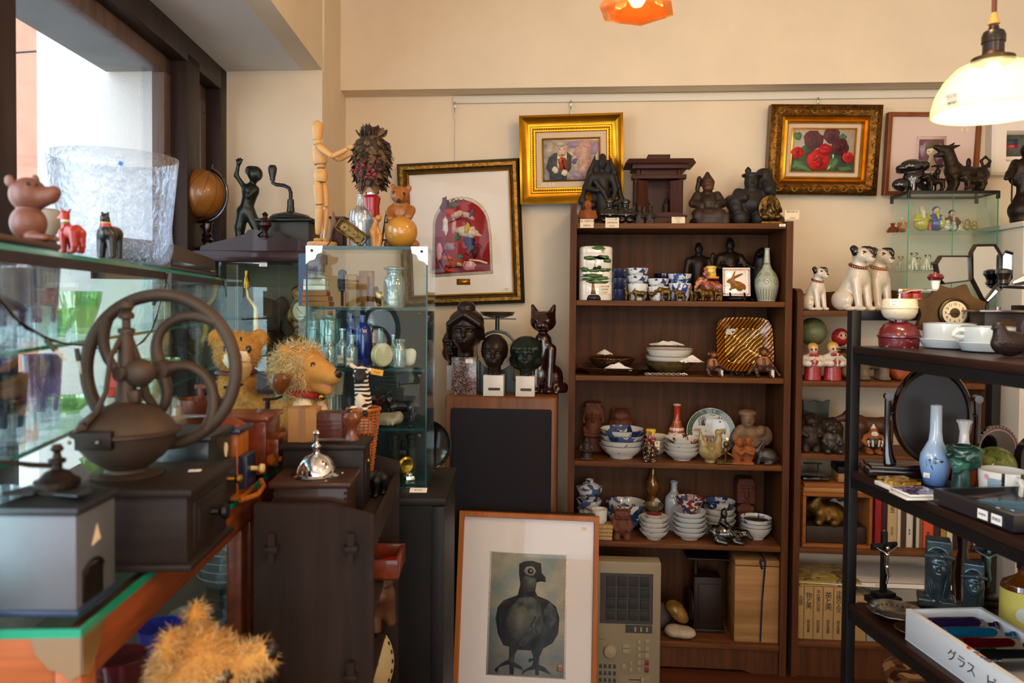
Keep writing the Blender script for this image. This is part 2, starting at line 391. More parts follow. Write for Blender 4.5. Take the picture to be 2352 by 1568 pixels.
# ---- palette and room
PL('plaster','e6d5ba',.9,bmp=.35,bs=22,var=.04,vs=4)
PL('soffit_paint','dcdcda',.9,bmp=.25,bs=16)
PL('ceiling_paint','d8d2c8',.9)
PL('stucco','dedbd5',.95,bmp=.9,bs=90)
PL('grey_concrete','757c80',.9,var=.15,vs=5)
PL('porch_tile','cfcac0',.8)
wood('floor_wood','3f2014','6b3a22',2.2,.4,'x',.1)
wood('frame_wood','241a18','3a2b28',4,.45,'z')
wood('frame_wood_light','55443f','70605a',4,.5,'z')
wood('shelf_wood','3f220f','63391a',5,.6,'z',wear='5e3a22')
wood('shelf_board','502d14','784922',5,.55,'x',wear='6b4428')
wood('back_wood','402410','643c1c',4,.6,'z')
wood('case_wood','5a2a14','8a4623',5,.4,'y',.1)
wood('case_wood_end','8a4a28','b4663a',5,.45,'x')
wood('dark_rail','1d0e0a','351a12',5,.35,'y',.2)
wood('crate_wood','1e1410','32221b',4,.6,'z',wear='5a4636')
wood('black_wood','0c0908','191311',4,.5,'z',wear='33281f')
wood('walnut','5b3420','80502f',3,.4,'z')
wood('red_mahogany','1c0806','33110b',4,.35,'x',.15)
wood('rack_wood','1d0f0c','331b15',4,.42,'y',.1)
PL('black_metal','0b0c0e',.45,.3)
PL('speaker_cloth','15131a',.95,bmp=.3,bs=900)
PL('ink','1a1614',.8)
PL('card','e6d3b4',.8);PL('white_card','f2eee6',.7)
PL('nickel','cfc8bb',.22,1.0);PL('steel','bfc3c6',.25,1.0);PL('chrome','e6e6e8',.07,1.0)
PL('iron','1c1a19',.55,.6,bmp=.3,bs=300);PL('rail_white','ddd6c6',.5)
CG('pane','fbfdff',.02);CG('case_glass','f4fbf9',.03);CG('glass_shelf','e9f6f2',.05)
CG('glass_edge','1f9a78',.05,opac=.75,body='12a884');PL('green_edge','0f8f70',.15,coat=.6)
WY=3.36;BAYA=rad(7.78)
def S_(name,g,mats,parent=None,loc=None,rz=0):return struct(g.mk(name,mats,parent,loc,rz=rz))
def winx(y):return-1.41+(2.87-y)*.1366
def lwx(y):return-.98-(y-2.9)*.107
g=G();g.box2((-3.2,-3.1,-.1),(2.7,3.5,0));S_('floor',g,'floor_wood')
g=G();g.pr([(lwx(3.45),3.5),(lwx(-3.1),-3.1),(2.7,-3.1),(2.7,3.5)],2.8,2.9,'z');S_('ceiling',g,'ceiling_paint')
g=G();g.box2((-1.3,WY,0),(2.7,3.5,2.8));S_('wall_back',g,'plaster')
g=G();g.box2((-1.2,WY-.115,2.374),(2.5,WY+.02,2.8));S_('trim_1',g,'plaster')
g=G();g.box2((2.5,-3.1,0),(2.7,3.5,2.8));S_('wall_right',g,'plaster')
g=G()
for a,b in(((-1.6,-3.1,0),(-.5,-2.9,2.8)),((2.3,-3.1,0),(2.5,-2.9,2.8)),((-.5,-3.1,2.5),(2.3,-2.9,2.8)),((-.5,-3.1,0),(2.3,-2.9,.45))):g.box2(a,b)
S_('wall_rear',g,'plaster')
g=G()
g.pr([(lwx(2.93),2.93),(lwx(3.4),3.42),(lwx(3.4)-.25,3.42),(lwx(2.93)-.25,2.93)],0,2.8,'z')
g.pr([(lwx(2.9),2.899),(lwx(-3.1),-3.1),(lwx(-3.1)-.08,-3.1),(lwx(2.9)-.08,2.899)],2.3565,2.8,'z')
S_('wall_left',g,'plaster')
g=G();g.pr([(-.98,2.9),(winx(2.9)-.06,2.9),(winx(2.9)-.06,2.928),(-.982,2.928)],0,2.357,'z');S_('wall_bay_end',g,'plaster')
g=G();g.pr([(lwx(2.9)-.0801,2.9),(winx(2.9)-.05,2.9),(winx(-3.1)-.05,-3.1),(lwx(-3.1)-.0801,-3.1)],2.357,2.43,'z');S_('ceiling_bay',g,'soffit_paint')
g=G();g.pr([(winx(2.9)+.03,2.9),(winx(2.9)-.08,2.9),(winx(-3.1)-.08,-3.1),(winx(-3.1)+.03,-3.1)],0,.8,'z');S_('wall_window',g,'plaster')
def ws(s,u,z):return(u,s,z)
wbase=bpy.data.objects.new('window_1',None);COL.objects.link(wbase);struct(wbase)
wbase.location=(winx(2.9),2.9,0);wbase.rotation_euler.z=BAYA
g=G();b=.004
g.box2((-.02,-5.2,2.27),(.05,0,2.357),b)
g.box2((-.03,-.075,.8),(.05,0,2.357),b)
g.box2((-.03,-.42,.8),(.05,-.30,2.30),b)
g.box2((-.02,-5.2,.8),(.05,0,.9),b)
g.box2((-.03,-1.50,.8),(.05,-1.39,2.30),b)
S_('window_frame',g,'frame_wood',wbase)
g=G()
for s0,s1 in((-.30,-.075),(-1.39,-.42)):
 g.box2((-.045,s1-.055,.88),(-.005,s1,2.275),.002);g.box2((-.045,s0,.88),(-.005,s0+.05,2.275),.002);g.box2((-.045,s0,2.215),(-.005,s1,2.275),.002)
S_('window_sash',g,'frame_wood_light',wbase)
g=G();g.box2((-.028,-.255,.9),(-.024,-.125,2.22));g.box2((-.028,-1.345,.9),(-.024,-.47,2.22));g.box2((-.028,-5,.9),(-.024,-1.5,2.27));S_('window_pane',g,'pane',wbase)
g=G()
for s in(-.105,-.45):g.la([(0,0),(.004,0),(.004,.002),(0,.003)],(-.004,s,2.17),10,(0,PI/2,0))
S_('window_screw',g,'nickel',wbase)
g=G();g.box2((-2.17,2.93,-.1),(winx(2.9)-.09,3.1,4.2));S_('wall_porch',g,'stucco')
g=G();g.pr([(winx(2.92)-.09,2.92),(-1.87,2.92),(-1.42,-1.2),(winx(-1.2)-.09,-1.2)],2.37,2.5,'z');S_('ceiling_porch',g,'grey_concrete')
PL('brick_orange','b97f68',.9,var=.1,vs=3);PL('pane_blue','8fa2b5',.3)
t_=bpy.data.objects.new('street_building',None);COL.objects.link(t_);tag(t_,'pale orange building across the street seen through the window','building');t_.location=(-8.2,9.6,-.3)
g=G();g.bx((0,0,8),(3.2,3.2,16));g.mk('wall','brick_orange',t_)
for i in RG(6):
 for j in RG(3):g=G();g.bx((-1+j,-1.62,1.6+i*2.4),(.62,.06,1.3));w_=g.mk('window','white_card',t_);g=G();g.bx((-1+j,-1.66,1.6+i*2.4),(.5,.02,1.15));g.mk('pane','pane_blue',w_)
for i,(za,zb_)in enumerate(((5.4,6.8),(4.9,5.2),(3.8,4.6),(3.2,3.0))):g=G();g.tu([(-9+k*.75,4.2,za+(zb_-za)*k/10-.25*sin(PI*k/10))for k in RG(11)],.006,5);tag(g.mk('outside_cable','black_metal'),('highest','second','third','lowest')[i]+' dark cable strung across the street outside the window','cable','cables outside the window')
g=G();g.box2((-14,-6,-.4),(-1.75,16,-.3));S_('ground_street',g,'porch_tile')
# ---- large furniture
BF,BB=3.05,3.335
BZ=[.118,.512,.832,1.176,1.476,1.782]
t=TH('bookcase','tall dark brown wooden bookcase with six boards against the back wall','bookcase',(.415,3.05,0))
def part(g,name,m,t,**k):return g.mk(name,m,t,**k)
def L(t,p):return V_(p)-t.location
for x0,x1,h in((-.018,.008,1.858),(.822,.848,1.83)):
 g=G();g.pr([(BF,0),(BB,0),(BB,h),(BB-.12,h),(BB-.15,h-.012),(BB-.165,1.79 if x0>0 else h),(BF,1.79 if x0>0 else h)],x0,x1,'x',-t.location);part(g,'side_panel','shelf_wood',t)
for z in BZ:
 g=G();g.box2(L(t,(.009,BF+.002,z-.021)),L(t,(.821,BB-.008,z)),.0015);part(g,'shelf','shelf_board',t)
g=G();g.box2(L(t,(.009,BB-.007,.02)),L(t,(.821,BB,1.80)));part(g,'back_panel','back_wood',t)
g=G();g.pr([(.009,0),(.1,0),(.13,.012),(.68,.012),(.72,0),(.821,0),(.821,.096),(.009,.096)],BF+.012,BF+.03,'y',-t.location);part(g,'plinth','shelf_wood',t)
LX0,LX1=.868,1.60
LZ=[.142,.512,.882,1.168,1.443]
t=TH('bookcase','lower open-backed brown bookcase with ceramic dogs on its top board','bookcase',(1.23,3.05,0))
for x0 in(LX0,LX1-.024):
 g=G();g.pr([(BF,0),(BB-.03,0),(BB-.03,1.44),(BF,1.44)]if x0>1 else[(BF,0),(BB-.03,0),(BB-.03,1.52),(BB-.1,1.535),(BF+.04,1.528),(BF+.008,1.515),(BF,1.49)],x0,x0+.024,'x',-t.location);part(g,'side_panel','shelf_wood',t)
for z in LZ:
 g=G();g.box2(L(t,(LX0+.025,BF+.002,z-.021)),L(t,(LX1-.025,BB-.035,z)),.0015);part(g,'shelf','shelf_board',t)
g=G();g.pr([(LX0+.025,1.443),(LX1-.025,1.443),(LX1-.025,1.52),(LX1-.2,1.52),(1.23,1.535),(LX0+.2,1.52),(LX0+.025,1.505)],BB-.06,BB-.045,'y',-t.location);part(g,'back_rail','shelf_wood',t)
g=G();g.box2(L(t,(LX0+.025,BF+.012,0)),L(t,(LX1-.025,BF+.03,.12)));part(g,'plinth','shelf_wood',t)
SPF=2.95
a=atPY(1022,908,SPF);c=atPY(1280,908,SPF);SPX0,SPX1,SPZ=a.x,c.x,a.z
t=TH('loudspeaker','tall floor-standing loudspeaker with walnut cabinet and black cloth front','loudspeaker',((a.x+c.x)/2,SPF,0));w=c.x-a.x
g=G();g.bx((0,.125,SPZ/2),(w,.25,SPZ),None,.012,3);part(g,'cabinet','walnut',t)
g=G();g.bx((.002,-.006,SPZ/2-.01),(w-.045,.018,SPZ-.075),None,.008,3);gr=part(g,'grille','speaker_cloth',t)
g=G()
zc=SPZ/2-.01;hw,hz=(w-.045)/2-.012,(SPZ-.075)/2-.012
g.bx((.002,-.0155,zc),(hw*2,.006,hz*2),None,.004,2);part(g,'grille_cloth','speaker_cloth',gr)
RA=rad(10);RO=V_((.727,2.1,0));RL,RW=1.95,.425
RZ=[.12,.676,1.03,1.36]
t=TH('storage_rack','black metal rack with dark wooden shelves in the right foreground','shelf rack',RO,RA)
for x in(.013,RW-.013):
 for y in(-.013,-RL+.013):
  g=G();g.box2((x-.013,y-.013,0),(x+.013,y+.013,1.453),.002);part(g,'post','black_metal',t)
for y in(-.013,-RL+.013):
 for z in(1.44,1.325,.996,.642,.08):
  g=G();g.box2((.026,y-.012,z-.013),(RW-.026,y+.012,z+.013),.002);part(g,'crossbar','black_metal',t)
for z in RZ[1:]:
 g=G();g.box2((.004,-RL+.03,z-.02),(RW-.004,-.028,z),.002);part(g,'shelf','rack_wood',t)
 for x in(.016,RW-.016):
  g=G();g.box2((x-.01,-RL+.03,z-.046),(x+.01,-.028,z-.021));part(g,'shelf_bearer','black_metal',t)
def RK(x,y,z):
 c,s=cos(RA),sin(RA);return V_((RO.x+x*c-y*s,RO.y+x*s+y*c,z))
def RKpx(px,ly,z):
 a,b=RK(0,ly,z),RK(RW,ly,z);x=[proj(a)[0],proj(b)[0]];f=(px-x[0])/(x[1]-x[0])
 for _ in RG(4):
  q=a+(b-a)*f;f+=(px-proj(q)[0])/(x[1]-x[0])
 return a+(b-a)*f
CZ=1.09;CA=math.atan2(.112,.873);CN=V_((-.563,.827,0))
t=TH('display_counter','long wood-framed glass display counter in the left foreground, coffee mills on top','display counter',CN,CA);CL=1.70;CW=.46
def CT(x,y,z):c,s=cos(CA),sin(CA);return V_((CN.x+x*c-y*s,CN.y+x*s+y*c,z))
g=G();g.box2((-CW,.004,CZ-.012),(-.004,CL,CZ-.005));part(g,'top_glass','glass_shelf',t)
g=G();g.box2((-.004,.004,CZ-.013),(0,CL,CZ-.003));g.box2((-CW,0,CZ-.013),(0,.004,CZ-.003));part(g,'glass_rim','green_edge',t)
g=G();g.box2((-.03,.035,CZ-.07),(0,CL,CZ-.013),.002);part(g,'top_rail','case_wood',t)
g=G();g.box2((-CW,0,CZ-.07),(-.03,.03,CZ-.013),.002);g.box2((-.03,0,0),(0,.035,CZ-.013),.002);g.box2((-CW,0,0),(-CW+.03,.03,CZ-.07));part(g,'end_frame','case_wood_end',t)
for y in(.60,.66,1.25,1.655):
 g=G();g.box2((-.028,y,.12),(0,y+.04,CZ-.07),.002);part(g,'stile','case_wood',t)
g=G();g.box2((-CW,.03,0),(0,CL,.12));part(g,'base','dark_rail',t)
g=G();g.box2((-CW,.03,.12),(-CW+.012,CL,CZ-.02));part(g,'back','white_card',t)
for z in(.80,.46):
 g=G();g.box2((-CW+.02,.035,z-.006),(-.03,CL-.03,z));part(g,'glass_shelf','glass_shelf',t)
 g=G();g.box2((-.03,.035,z-.006),(-.027,CL-.03,z));part(g,'shelf_rim','green_edge',t)
g=G();g.box2((-.016,.035,.12),(-.012,.60,CZ-.07));g.box2((-.016,.70,.12),(-.012,1.25,CZ-.07));part(g,'front_glass','pane',t)
g=G();g.pr([(-.055,CZ-.012),(.001,CZ-.012),(.001,CZ-.055),(-.012,CZ-.062),(-.02,CZ-.052),(-.034,CZ-.048),(-.05,CZ-.03)],-.003,.0,'y')
g.pr([(-.001,CZ-.012),(.05,CZ-.012),(.045,CZ-.03),(.03,CZ-.048),(.012,CZ-.062),(-.001,CZ-.055)],0,.0025,'x');part(g,'corner_bracket','nickel',t)
KN=atPD(0,550,.945);_f=atPD(525,637,2.58);KZ=(KN.z+_f.z)/2;KA=math.atan2(KN.x-_f.x,_f.y-KN.y);KLEN=math.hypot(KN.x-_f.x,_f.y-KN.y);KN=V_((KN.x,KN.y,0))
def KT(x,y,z):c,s=cos(KA),sin(KA);return V_((KN.x+x*c-y*s,KN.y+x*s+y*c,z))
def glasscase(y0,y1,dp,label,shelves,doors):
 t=TH('glass_show_case',label,'glass case',KT(0,y0,CZ),KA);l=y1-y0;h=KZ-CZ
 g=G();g.box2((-dp,0,h-.012),(0,l,h-.006));part(g,'top_glass','glass_shelf',t)
 g=G();g.box2((-.0035,0,h-.012),(.0005,l,h-.0045));part(g,'glass_rim','green_edge',t)
 g=G();g.box2((-.004,-.002,h-.028),(.0,l,h-.012));g.box2((-dp,-.002,h-.028),(-.004,.002,h-.012));g.box2((-dp,l-.004,h-.028),(-.004,l,h-.012));part(g,'top_bar','frame_wood',t)
 g=G();g.box2((-dp,0,0),(0,l,.012));part(g,'base','frame_wood',t)
 g=G();g.box2((-.0045,.004,.012),(-.0005,l-.004,h-.028));part(g,'front_glass','case_glass',t)
 g=G();g.box2((-dp,l-.004,.012),(-.005,l-.001,h-.028));g.box2((-dp,.0,.012),(-.005,.003,h-.028));part(g,'end_glass','case_glass',t)
 for y in doors:
  g=G();g.box2((-.0,y-.004,.012),(.003,y+.004,h-.028));part(g,'door_edge','green_edge',t)
 for z in shelves:
  g=G();g.box2((-dp+.004,.006,z-.006),(-.008,l-.006,z));part(g,'glass_shelf','glass_shelf',t)
  g=G();g.box2((-.0078,.006,z-.006),(-.0055,l-.006,z));part(g,'shelf_rim','green_edge',t)
 g=G();g.pr([(l-.05,h-.012),(l+.001,h-.012),(l+.001,h-.07),(l-.012,h-.06),(l-.02,h-.04),(l-.04,h-.034)],.0005,.003,'x');part(g,'corner_bracket','steel',t)
 return t
# ---- pictures and lamps
PL('gold','c48a1c',.28,.9,var=.25,vs=9);PL('gold_dark','6a4514',.35,.85,var=.5,vs=60,bmp=1,bs=70)
PL('gold_leafy','7d5a22',.33,.9,var=.6,vs=70,bmp=1.0,bs=60);PL('bronze_green','2c2716',.45,.6)
PL('mat_cream','ece0d0',.85);PL('mat_white','e9e1dc',.85);PL('linen','d8bfa0',.9,var=.08,vs=200);PL('mat_pink','d9c0b4',.85)
wood('orange_wood','9a5520','b96f30',5,.4,'z');wood('brown_frame','6a3312','8a4a1e',5,.4,'z')
for k,c in dict(red='a81f26',dkred='5e0f1c',scarlet='d22a1f',orange='dd5a22',pink='e3a0a4',navy='1f2c63',blue='3d6fb5',black='17141a',green='2f6a3a',dkgreen='1d3a22',leaf='4f7d38',teal='1f8f78',yellow='d9b84a',ochre='b8893c',white='efe8dc',cream='e6d6ba',grey='9a938c',dkgrey='55564f',flesh='d9b79a',mauve='a98fa2',violet='6f5a86',slate='3a4552',brown='5a3a26',rust='a5431c',maroon='4a0f1c',putty='bfae98',olive='6b6248',wine='6a3a44').items():
 PL('p_'+k,c,.6,var=.18,vs=90)
PL('paint_rough','cdbfae',.7,col2='9d8a86',vs=40,bmp=.6,bs=90);PL('paint_flesh','d8b398',.7,col2='b58577',vs=45,bmp=.6,bs=90);PL('paint_suit','5a5d52',.7,col2='44473f',vs=60,bmp=.5,bs=90)
PL('print_red','a8202a',.6,col2='8f1a24',vs=20);PL('sky_wash','b3a98e',.8,col2='7d8f90',vs=9);PL('bird_ink','26323c',.8,col2='121a24',vs=40);PL('bird_grey','57605f',.8,col2='2b353c',vs=45);PL('print_wine','6b3f46',.8,col2='8d6468',vs=40)
CG('picture_glass','ffffff',.012,.0)
def mould(g,w,h,prof,m=None):
 vs=[]
 for i,y in prof:
  vs+=[(-w/2+i,y,i),(w/2-i,y,i),(w/2-i,y,h-i),(-w/2+i,y,h-i)]
 n=len(prof);fs=[(a*4+j,a*4+(j+1)%4,(a+1)*4+(j+1)%4,(a+1)*4+j)for a in RG(n-1)for j in RG(4)]
 fs+=[((n-1)*4+j,(n-1)*4+(j+1)%4,(j+1)%4,j)for j in RG(4)]
 g.add(vs,fs)
class Pic:
 def __init__(s,label,cpx,cpy,wpx,hpx,Y,roll=0,lean=0,cat='framed picture',name='framed_picture',bottom=None):
  p=atPY(cpx,cpy,Y);s.u=mpp(p);s.w,s.h=wpx*s.u,hpx*s.u;s.c=(cpx,cpy);s.roll=roll
  s.t=TH(name,label,cat,p-V_((0,0,s.h/2)));s.t.rotation_euler=(lean,roll,0)
  R=Euler((lean,roll,0)).to_matrix();s.t.location=p-R@V_((0,0,s.h/2))
 def q(s,x,y):
  dx,dy=(x-s.c[0])*s.u,(s.c[1]-y)*s.u;c,n=cos(s.roll),sin(s.roll)
  return(dx*c-dy*n,dx*n+dy*c+s.h/2)
 def pq(s,pts):return[s.q(*p)for p in pts]
 def frame(s,name,mat,prof,inset=0,parent=None):
  g=G();mould(g,s.w-2*inset,s.h-2*inset,prof);o=g.mk(name,mat,parent or s.t,(0,0,inset));return o
 def board(s,name,mat,inset,y,parent=None,th=.002):
  g=G();g.bx((0,y,s.h/2),(s.w-2*inset,th,s.h-2*inset));return g.mk(name,mat,parent or s.t)
 def art(s,name,layers,y,parent=None):
  ms=[];g=G()
  for i,(m,pts)in enumerate(layers):
   if m not in ms:ms.append(m)
   g.m=ms.index(m);g.pr(s.pq(pts),y-.0002*(i+1),y-.0002*i,'y')
  return g.mk(name,ms,parent or s.t,sharp=0)
 def rect(s,x0,y0,x1,y1):return[(x0,y1),(x1,y1),(x1,y0),(x0,y0)]
R_=random.Random(4)
P=Pic('framed print of a red arch-topped composition in a gold and dark green frame',1058,536,283,329,WY-.045,rad(-2.5),rad(2));u=P.u
P.frame('frame','bronze_green',[(0,.03),(0,-.002),(4*u,-.012),(20*u,-.004),(26*u,0),(26*u,.012)])
P.frame('gilt_moulding','gold_leafy',[(4.5*u,-.0135),(8*u,-.019),(15*u,-.019),(19*u,-.011)])
P.frame('gilt_slip','gold',[(21*u,-.007),(23*u,-.011),(26*u,-.004)])
P.board('mat_board','mat_cream',24*u,.010)
arch=[(991,637),(993,540)]+[(1059-66*cos(a),520-66*sin(a)*1.02)for a in[PI*i/16 for i in RG(17)]]+[(1128,540),(1132,627)]
sc_=lambda pts,k:[(1060+(x-1060)*k,542+(y-542)*k)for x,y in pts]
lay=[('p_brown',sc_(arch,1.008)),('p_cream',arch),('print_red',sc_(arch,.93))]
for m,cx,cy,rx,ry,sd_,an in(('p_dkred',1020,470,10,18,1,.2),('p_scarlet',1035,490,16,9,2,.5),('p_white',1022,520,7,20,3,0),('p_pink',1042,518,5,22,4,0),('p_flesh',1048,492,13,7,5,-.6),('p_flesh',1074,495,15,6,6,.5),('p_dkgrey',1040,470,14,8,7,.1),('p_cream',1074,532,30,13,8,.1),('p_yellow',1072,524,7,13,9,.1),('p_green',1050,545,7,9,10,.3),('p_navy',1078,555,16,12,11,.4),('p_slate',1086,572,14,10,12,.2),('p_dkred',1092,578,9,15,13,.4),('p_mauve',1032,565,12,9,14,0),('p_orange',1028,592,10,6,15,.1),('p_teal',1056,588,6,5,16,.7),('p_rust',1040,605,22,10,17,-.2),('p_pink',1076,610,16,11,18,.2),('p_pink',1008,575,7,22,19,0),('p_white',1081,606,2.5,6,20,0),('p_blue',1082,490,3,10,21,.4),('p_scarlet',1030,620,12,5,22,.3),('p_putty',1054,606,6,5,23,.3)):
 lay.append((m,blob(cx,cy,rx,ry,16,.28,sd_,an)))
for pts in([(1030,512),(1045,506),(1060,500),(1070,502),(1083,516)],[(1010,600),(1016,612),(1022,620)],[(1028,616),(1050,612),(1066,612),(1070,600)],[(1036,462),(1042,457),(1047,463),(1053,457),(1058,463),(1064,457),(1070,463)],[(1068,580),(1080,590),(1092,586),(1096,570)],[(1014,585),(1020,575),(1026,585),(1030,600)],[(1094,560),(1104,562),(1108,572)]):
 lay.append(('p_black',stroke(pts,2.2,1.0)))
lay.append(('p_cream',stroke([(1078,596),(1100,598),(1120,604)],3,5)))
P.art('print',lay,.0088)
pl=P.art('name_plate',[('gold',P.rect(1048,640,1080,654))],.0088)
g=G()
for pts in([(1051,649),(1054,643),(1056,649),(1060,645)],[(1063,646),(1066,643),(1069,648),(1073,644),(1077,646)],[(1056,651),(1066,650),(1075,649)]):g.pr(P.pq(stroke(pts,.8)),.0082,.0085,'y')
g.mk('signature','ink',pl)
x,z=P.q(1164,664);CD('',(x,.0075,z-4*u),15*u,8*u,['¥13800','シャガール'[:0]+'税込'],parent=P.t)
g=G();g.bx((0,.004,P.h/2),(P.w-50*u,.001,P.h-50*u));g.mk('glazing','picture_glass',P.t)
P=Pic('small painting of a violin player in a wide bright gold frame',1312,366,236,201,WY-.085,rad(-1.2),rad(3));u=P.u
P.frame('frame','gold',[(0,.035),(0,-.02),(5*u,-.024),(9*u,-.018),(18*u,-.006),(24*u,-.004),(26*u,-.008),(36*u,-.006),(38*u,.004),(38*u,.02)])
g=G()
for a,b in(((-P.w/2+31*u,31*u),(P.w/2-31*u,31*u)),((P.w/2-31*u,31*u),(P.w/2-31*u,P.h-31*u)),((P.w/2-31*u,P.h-31*u),(-P.w/2+31*u,P.h-31*u)),((-P.w/2+31*u,P.h-31*u),(-P.w/2+31*u,31*u))):
 n=int(math.hypot(b[0]-a[0],b[1]-a[1])/(5.2*u))
 for i in RG(n):g.ell((a[0]+(b[0]-a[0])*i/n,-.008,a[1]+(b[1]-a[1])*i/n),2.7*u,8)
g.mk('beading','gold',P.t)
P.board('liner','linen',37*u,.006)
P.frame('inner_slip','gold',[(51*u,.005),(51*u,-.001),(53*u,-.003),(55*u,.003)])
lay=[('paint_rough',P.rect(1247,322,1377,413))]
for m,cx,cy,rx,ry,sd_,an in(('p_putty',1262,345,12,20,1,.3),('p_mauve',1318,332,16,8,2,0),('paint_flesh',1340,350,22,26,3,.4),('paint_flesh',1344,384,18,24,4,-.4),('p_mauve',1325,400,16,8,5,.3),('p_mauve',1366,342,10,16,6,.3),('p_putty',1370,370,7,20,7,0),('p_violet',1320,370,5,8,8,.6),('p_pink',1348,335,10,5,9,.5),('p_flesh',1360,400,10,10,10,.2)):lay.append((m,blob(cx,cy,rx,ry,16,.22,sd_,an)))
lay+=[('paint_suit',[(1263,412),(1262,396),(1254,386),(1260,362),(1274,351),(1286,350),(1304,350),(1313,358),(1312,388),(1303,398),(1302,412)]),('p_slate',blob(1286,408,14,7,12,.15,31)),('p_white',[(1280,352),(1302,350),(1300,384),(1290,394),(1280,380)]),('p_flesh',blob(1290,343,13,19,14,.06,3)),('p_putty',blob(1288,331,14,8,12,.1,4)),('p_rust',[(1281,366),(1288,361),(1298,362),(1303,372),(1301,382),(1304,390),(1296,397),(1286,392),(1284,380)]),('p_maroon',stroke([(1291,366),(1297,390)],4,6)),('p_orange',blob(1287,368,4,5,10,.2,5)),('p_cream',blob(1275,390,7,8,10,.2,6)),('p_cream',blob(1297,396,8,8,10,.2,7)),('p_dkgrey',stroke([(1282,342),(1287,343)],1.5)),('p_dkgrey',stroke([(1294,342),(1298,341)],1.5)),('p_rust',stroke([(1288,356),(1296,356)],2))]
P.art('painting',lay,.003)
for x0,ls in((1244,['ヴァイオリン']),(1261,['額装','¥75000'])):
 x,z=P.q(x0+6,423);CD('',(x,.0035,z-3*u),14*u,8*u,ls,parent=P.t)
P=Pic('oil painting of red roses in an ornate carved dark gold frame',1891,345,247,203,WY-.06,rad(1.0),rad(6));u=P.u
P.frame('frame','gold_dark',[(0,.04),(0,-.012),(4*u,-.02),(14*u,-.026),(24*u,-.02),(28*u,-.012),(28*u,.0)])
g=G();rr=random.Random(7)
for side,(a,b)in enumerate((((-P.w/2+14*u,14*u),(P.w/2-14*u,14*u)),((P.w/2-14*u,14*u),(P.w/2-14*u,P.h-14*u)),((P.w/2-14*u,P.h-14*u),(-P.w/2+14*u,P.h-14*u)),((-P.w/2+14*u,P.h-14*u),(-P.w/2+14*u,14*u)))):
 n=12 if side%2==0 else 10
 for i in RG(n):
  cx,cz=a[0]+(b[0]-a[0])*(i+.5)/n,a[1]+(b[1]-a[1])*(i+.5)/n;sg=1 if i%2 else-1
  pts=[(cx+(8.5-1.0*j)*u*cos(sg*j*.8+side*PI/2),-.0255-.0006*(j%3),cz+(8.5-1.0*j)*u*sin(sg*j*.8+side*PI/2))for j in RG(9)]
  g.tu(pts,[1.1*u*(1-j/14)for j in RG(9)],5);g.ell((cx,-.026,cz),1.6*u,8)
g.mk('carved_scrolls','gold_leafy',P.t)
P.frame('inner_moulding','gold',[(27*u,-.014),(31*u,-.02),(34*u,-.012),(38*u,-.016),(42*u,-.004),(42*u,.02)])
P.board('liner','linen',41*u,.006);P.frame('inner_slip','gold',[(51*u,.005),(51*u,-.001),(53.5*u,-.003),(55*u,.003)])
lay=[('p_putty',P.rect(1820,295,1963,394)),('p_dkgreen',[(1820,394),(1820,352),(1850,340),(1900,346),(1940,352),(1960,360),(1958,394)])]
for m,cx,cy,rx,ry,an in(('p_leaf',1832,312,10,8,.5),('p_green',1845,350,12,16,.3),('p_leaf',1833,378,12,10,.2),('p_green',1912,378,12,14,.4),('p_leaf',1918,376,6,13,.6),('p_green',1940,388,16,6,0),('p_leaf',1850,384,16,6,.3),('p_green',1934,316,8,7,.4),('p_cream',1914,358,2,5,0),('p_yellow',1906,384,2,6,.5)):lay.append((m,blob(cx,cy,rx,ry,12,.3,int(cx),an)))
for cx,cy,r,m1,m2 in((1868,322,22,'p_dkred','p_maroon'),(1908,312,18,'p_maroon','p_dkred'),(1927,338,20,'p_maroon','p_dkred'),(1834,350,15,'p_scarlet','p_red'),(1880,366,25,'p_scarlet','p_red'),(1894,344,15,'p_red','p_scarlet'),(1945,362,13,'p_scarlet','p_red')):
 lay.append((m1,blob(cx,cy,r,r*.95,16,.12,int(cx))))
 for j in RG(5):a=j*1.3+cx;lay.append((m2 if j%2==0 else m1,blob(cx+r*.45*cos(a)*(1-j*.15),cy+r*.45*sin(a)*(1-j*.15),r*.42,r*.25,10,.2,j+int(cx),a+1.2)))
 lay.append(('p_dkred'if m1!='p_maroon'else 'p_black',stroke([(cx-r*.2,cy),(cx,cy-r*.2),(cx+r*.2,cy),(cx,cy+r*.15)],2)))
P.art('painting',lay,.003)
g=G();g.bx((0,-.002,P.h/2),(P.w-84*u,.001,P.h-84*u));g.mk('glazing','picture_glass',P.t)
P=Pic('etching of a pale girl with dark hair in a thin brown wooden frame',2141,354,205,188,WY-.04,rad(.8),rad(4));u=P.u
P.frame('frame','brown_frame',[(0,.025),(0,-.008),(2*u,-.01),(9*u,-.008),(10*u,.01)])
P.board('mat_board','mat_pink',9*u,.006)
lay=[('p_flesh',P.rect(2106,313,2172,392)),('mat_pink',P.rect(2107.5,314.5,2170.5,390.5)),('print_wine',P.rect(2112,320,2167,385)),('p_mauve',blob(2122,345,7,18,12,.3,1)),('p_mauve',blob(2157,350,8,20,12,.3,2)),('p_putty',[(2124,385),(2131,372),(2135,362),(2137,352),(2143,352),(2145,364),(2150,374),(2158,385)]),('p_cream',blob(2139,347,10,11,16,.03,3)),('p_olive',[(2126,346),(2128,334),(2138,326),(2152,325),(2158,332),(2152,340),(2140,340),(2131,342)]),('p_black',blob(2134,347,1.4,1,8,0)),('p_black',blob(2144,347,1.4,1,8,0)),('p_red',blob(2139,353,1.6,.7,8,0))]
P.art('print',lay,.004)
x,z=P.q(2210,300);CD('',(x,.003,z-4*u),18*u,9*u,['額入り','¥12000'],parent=P.t)
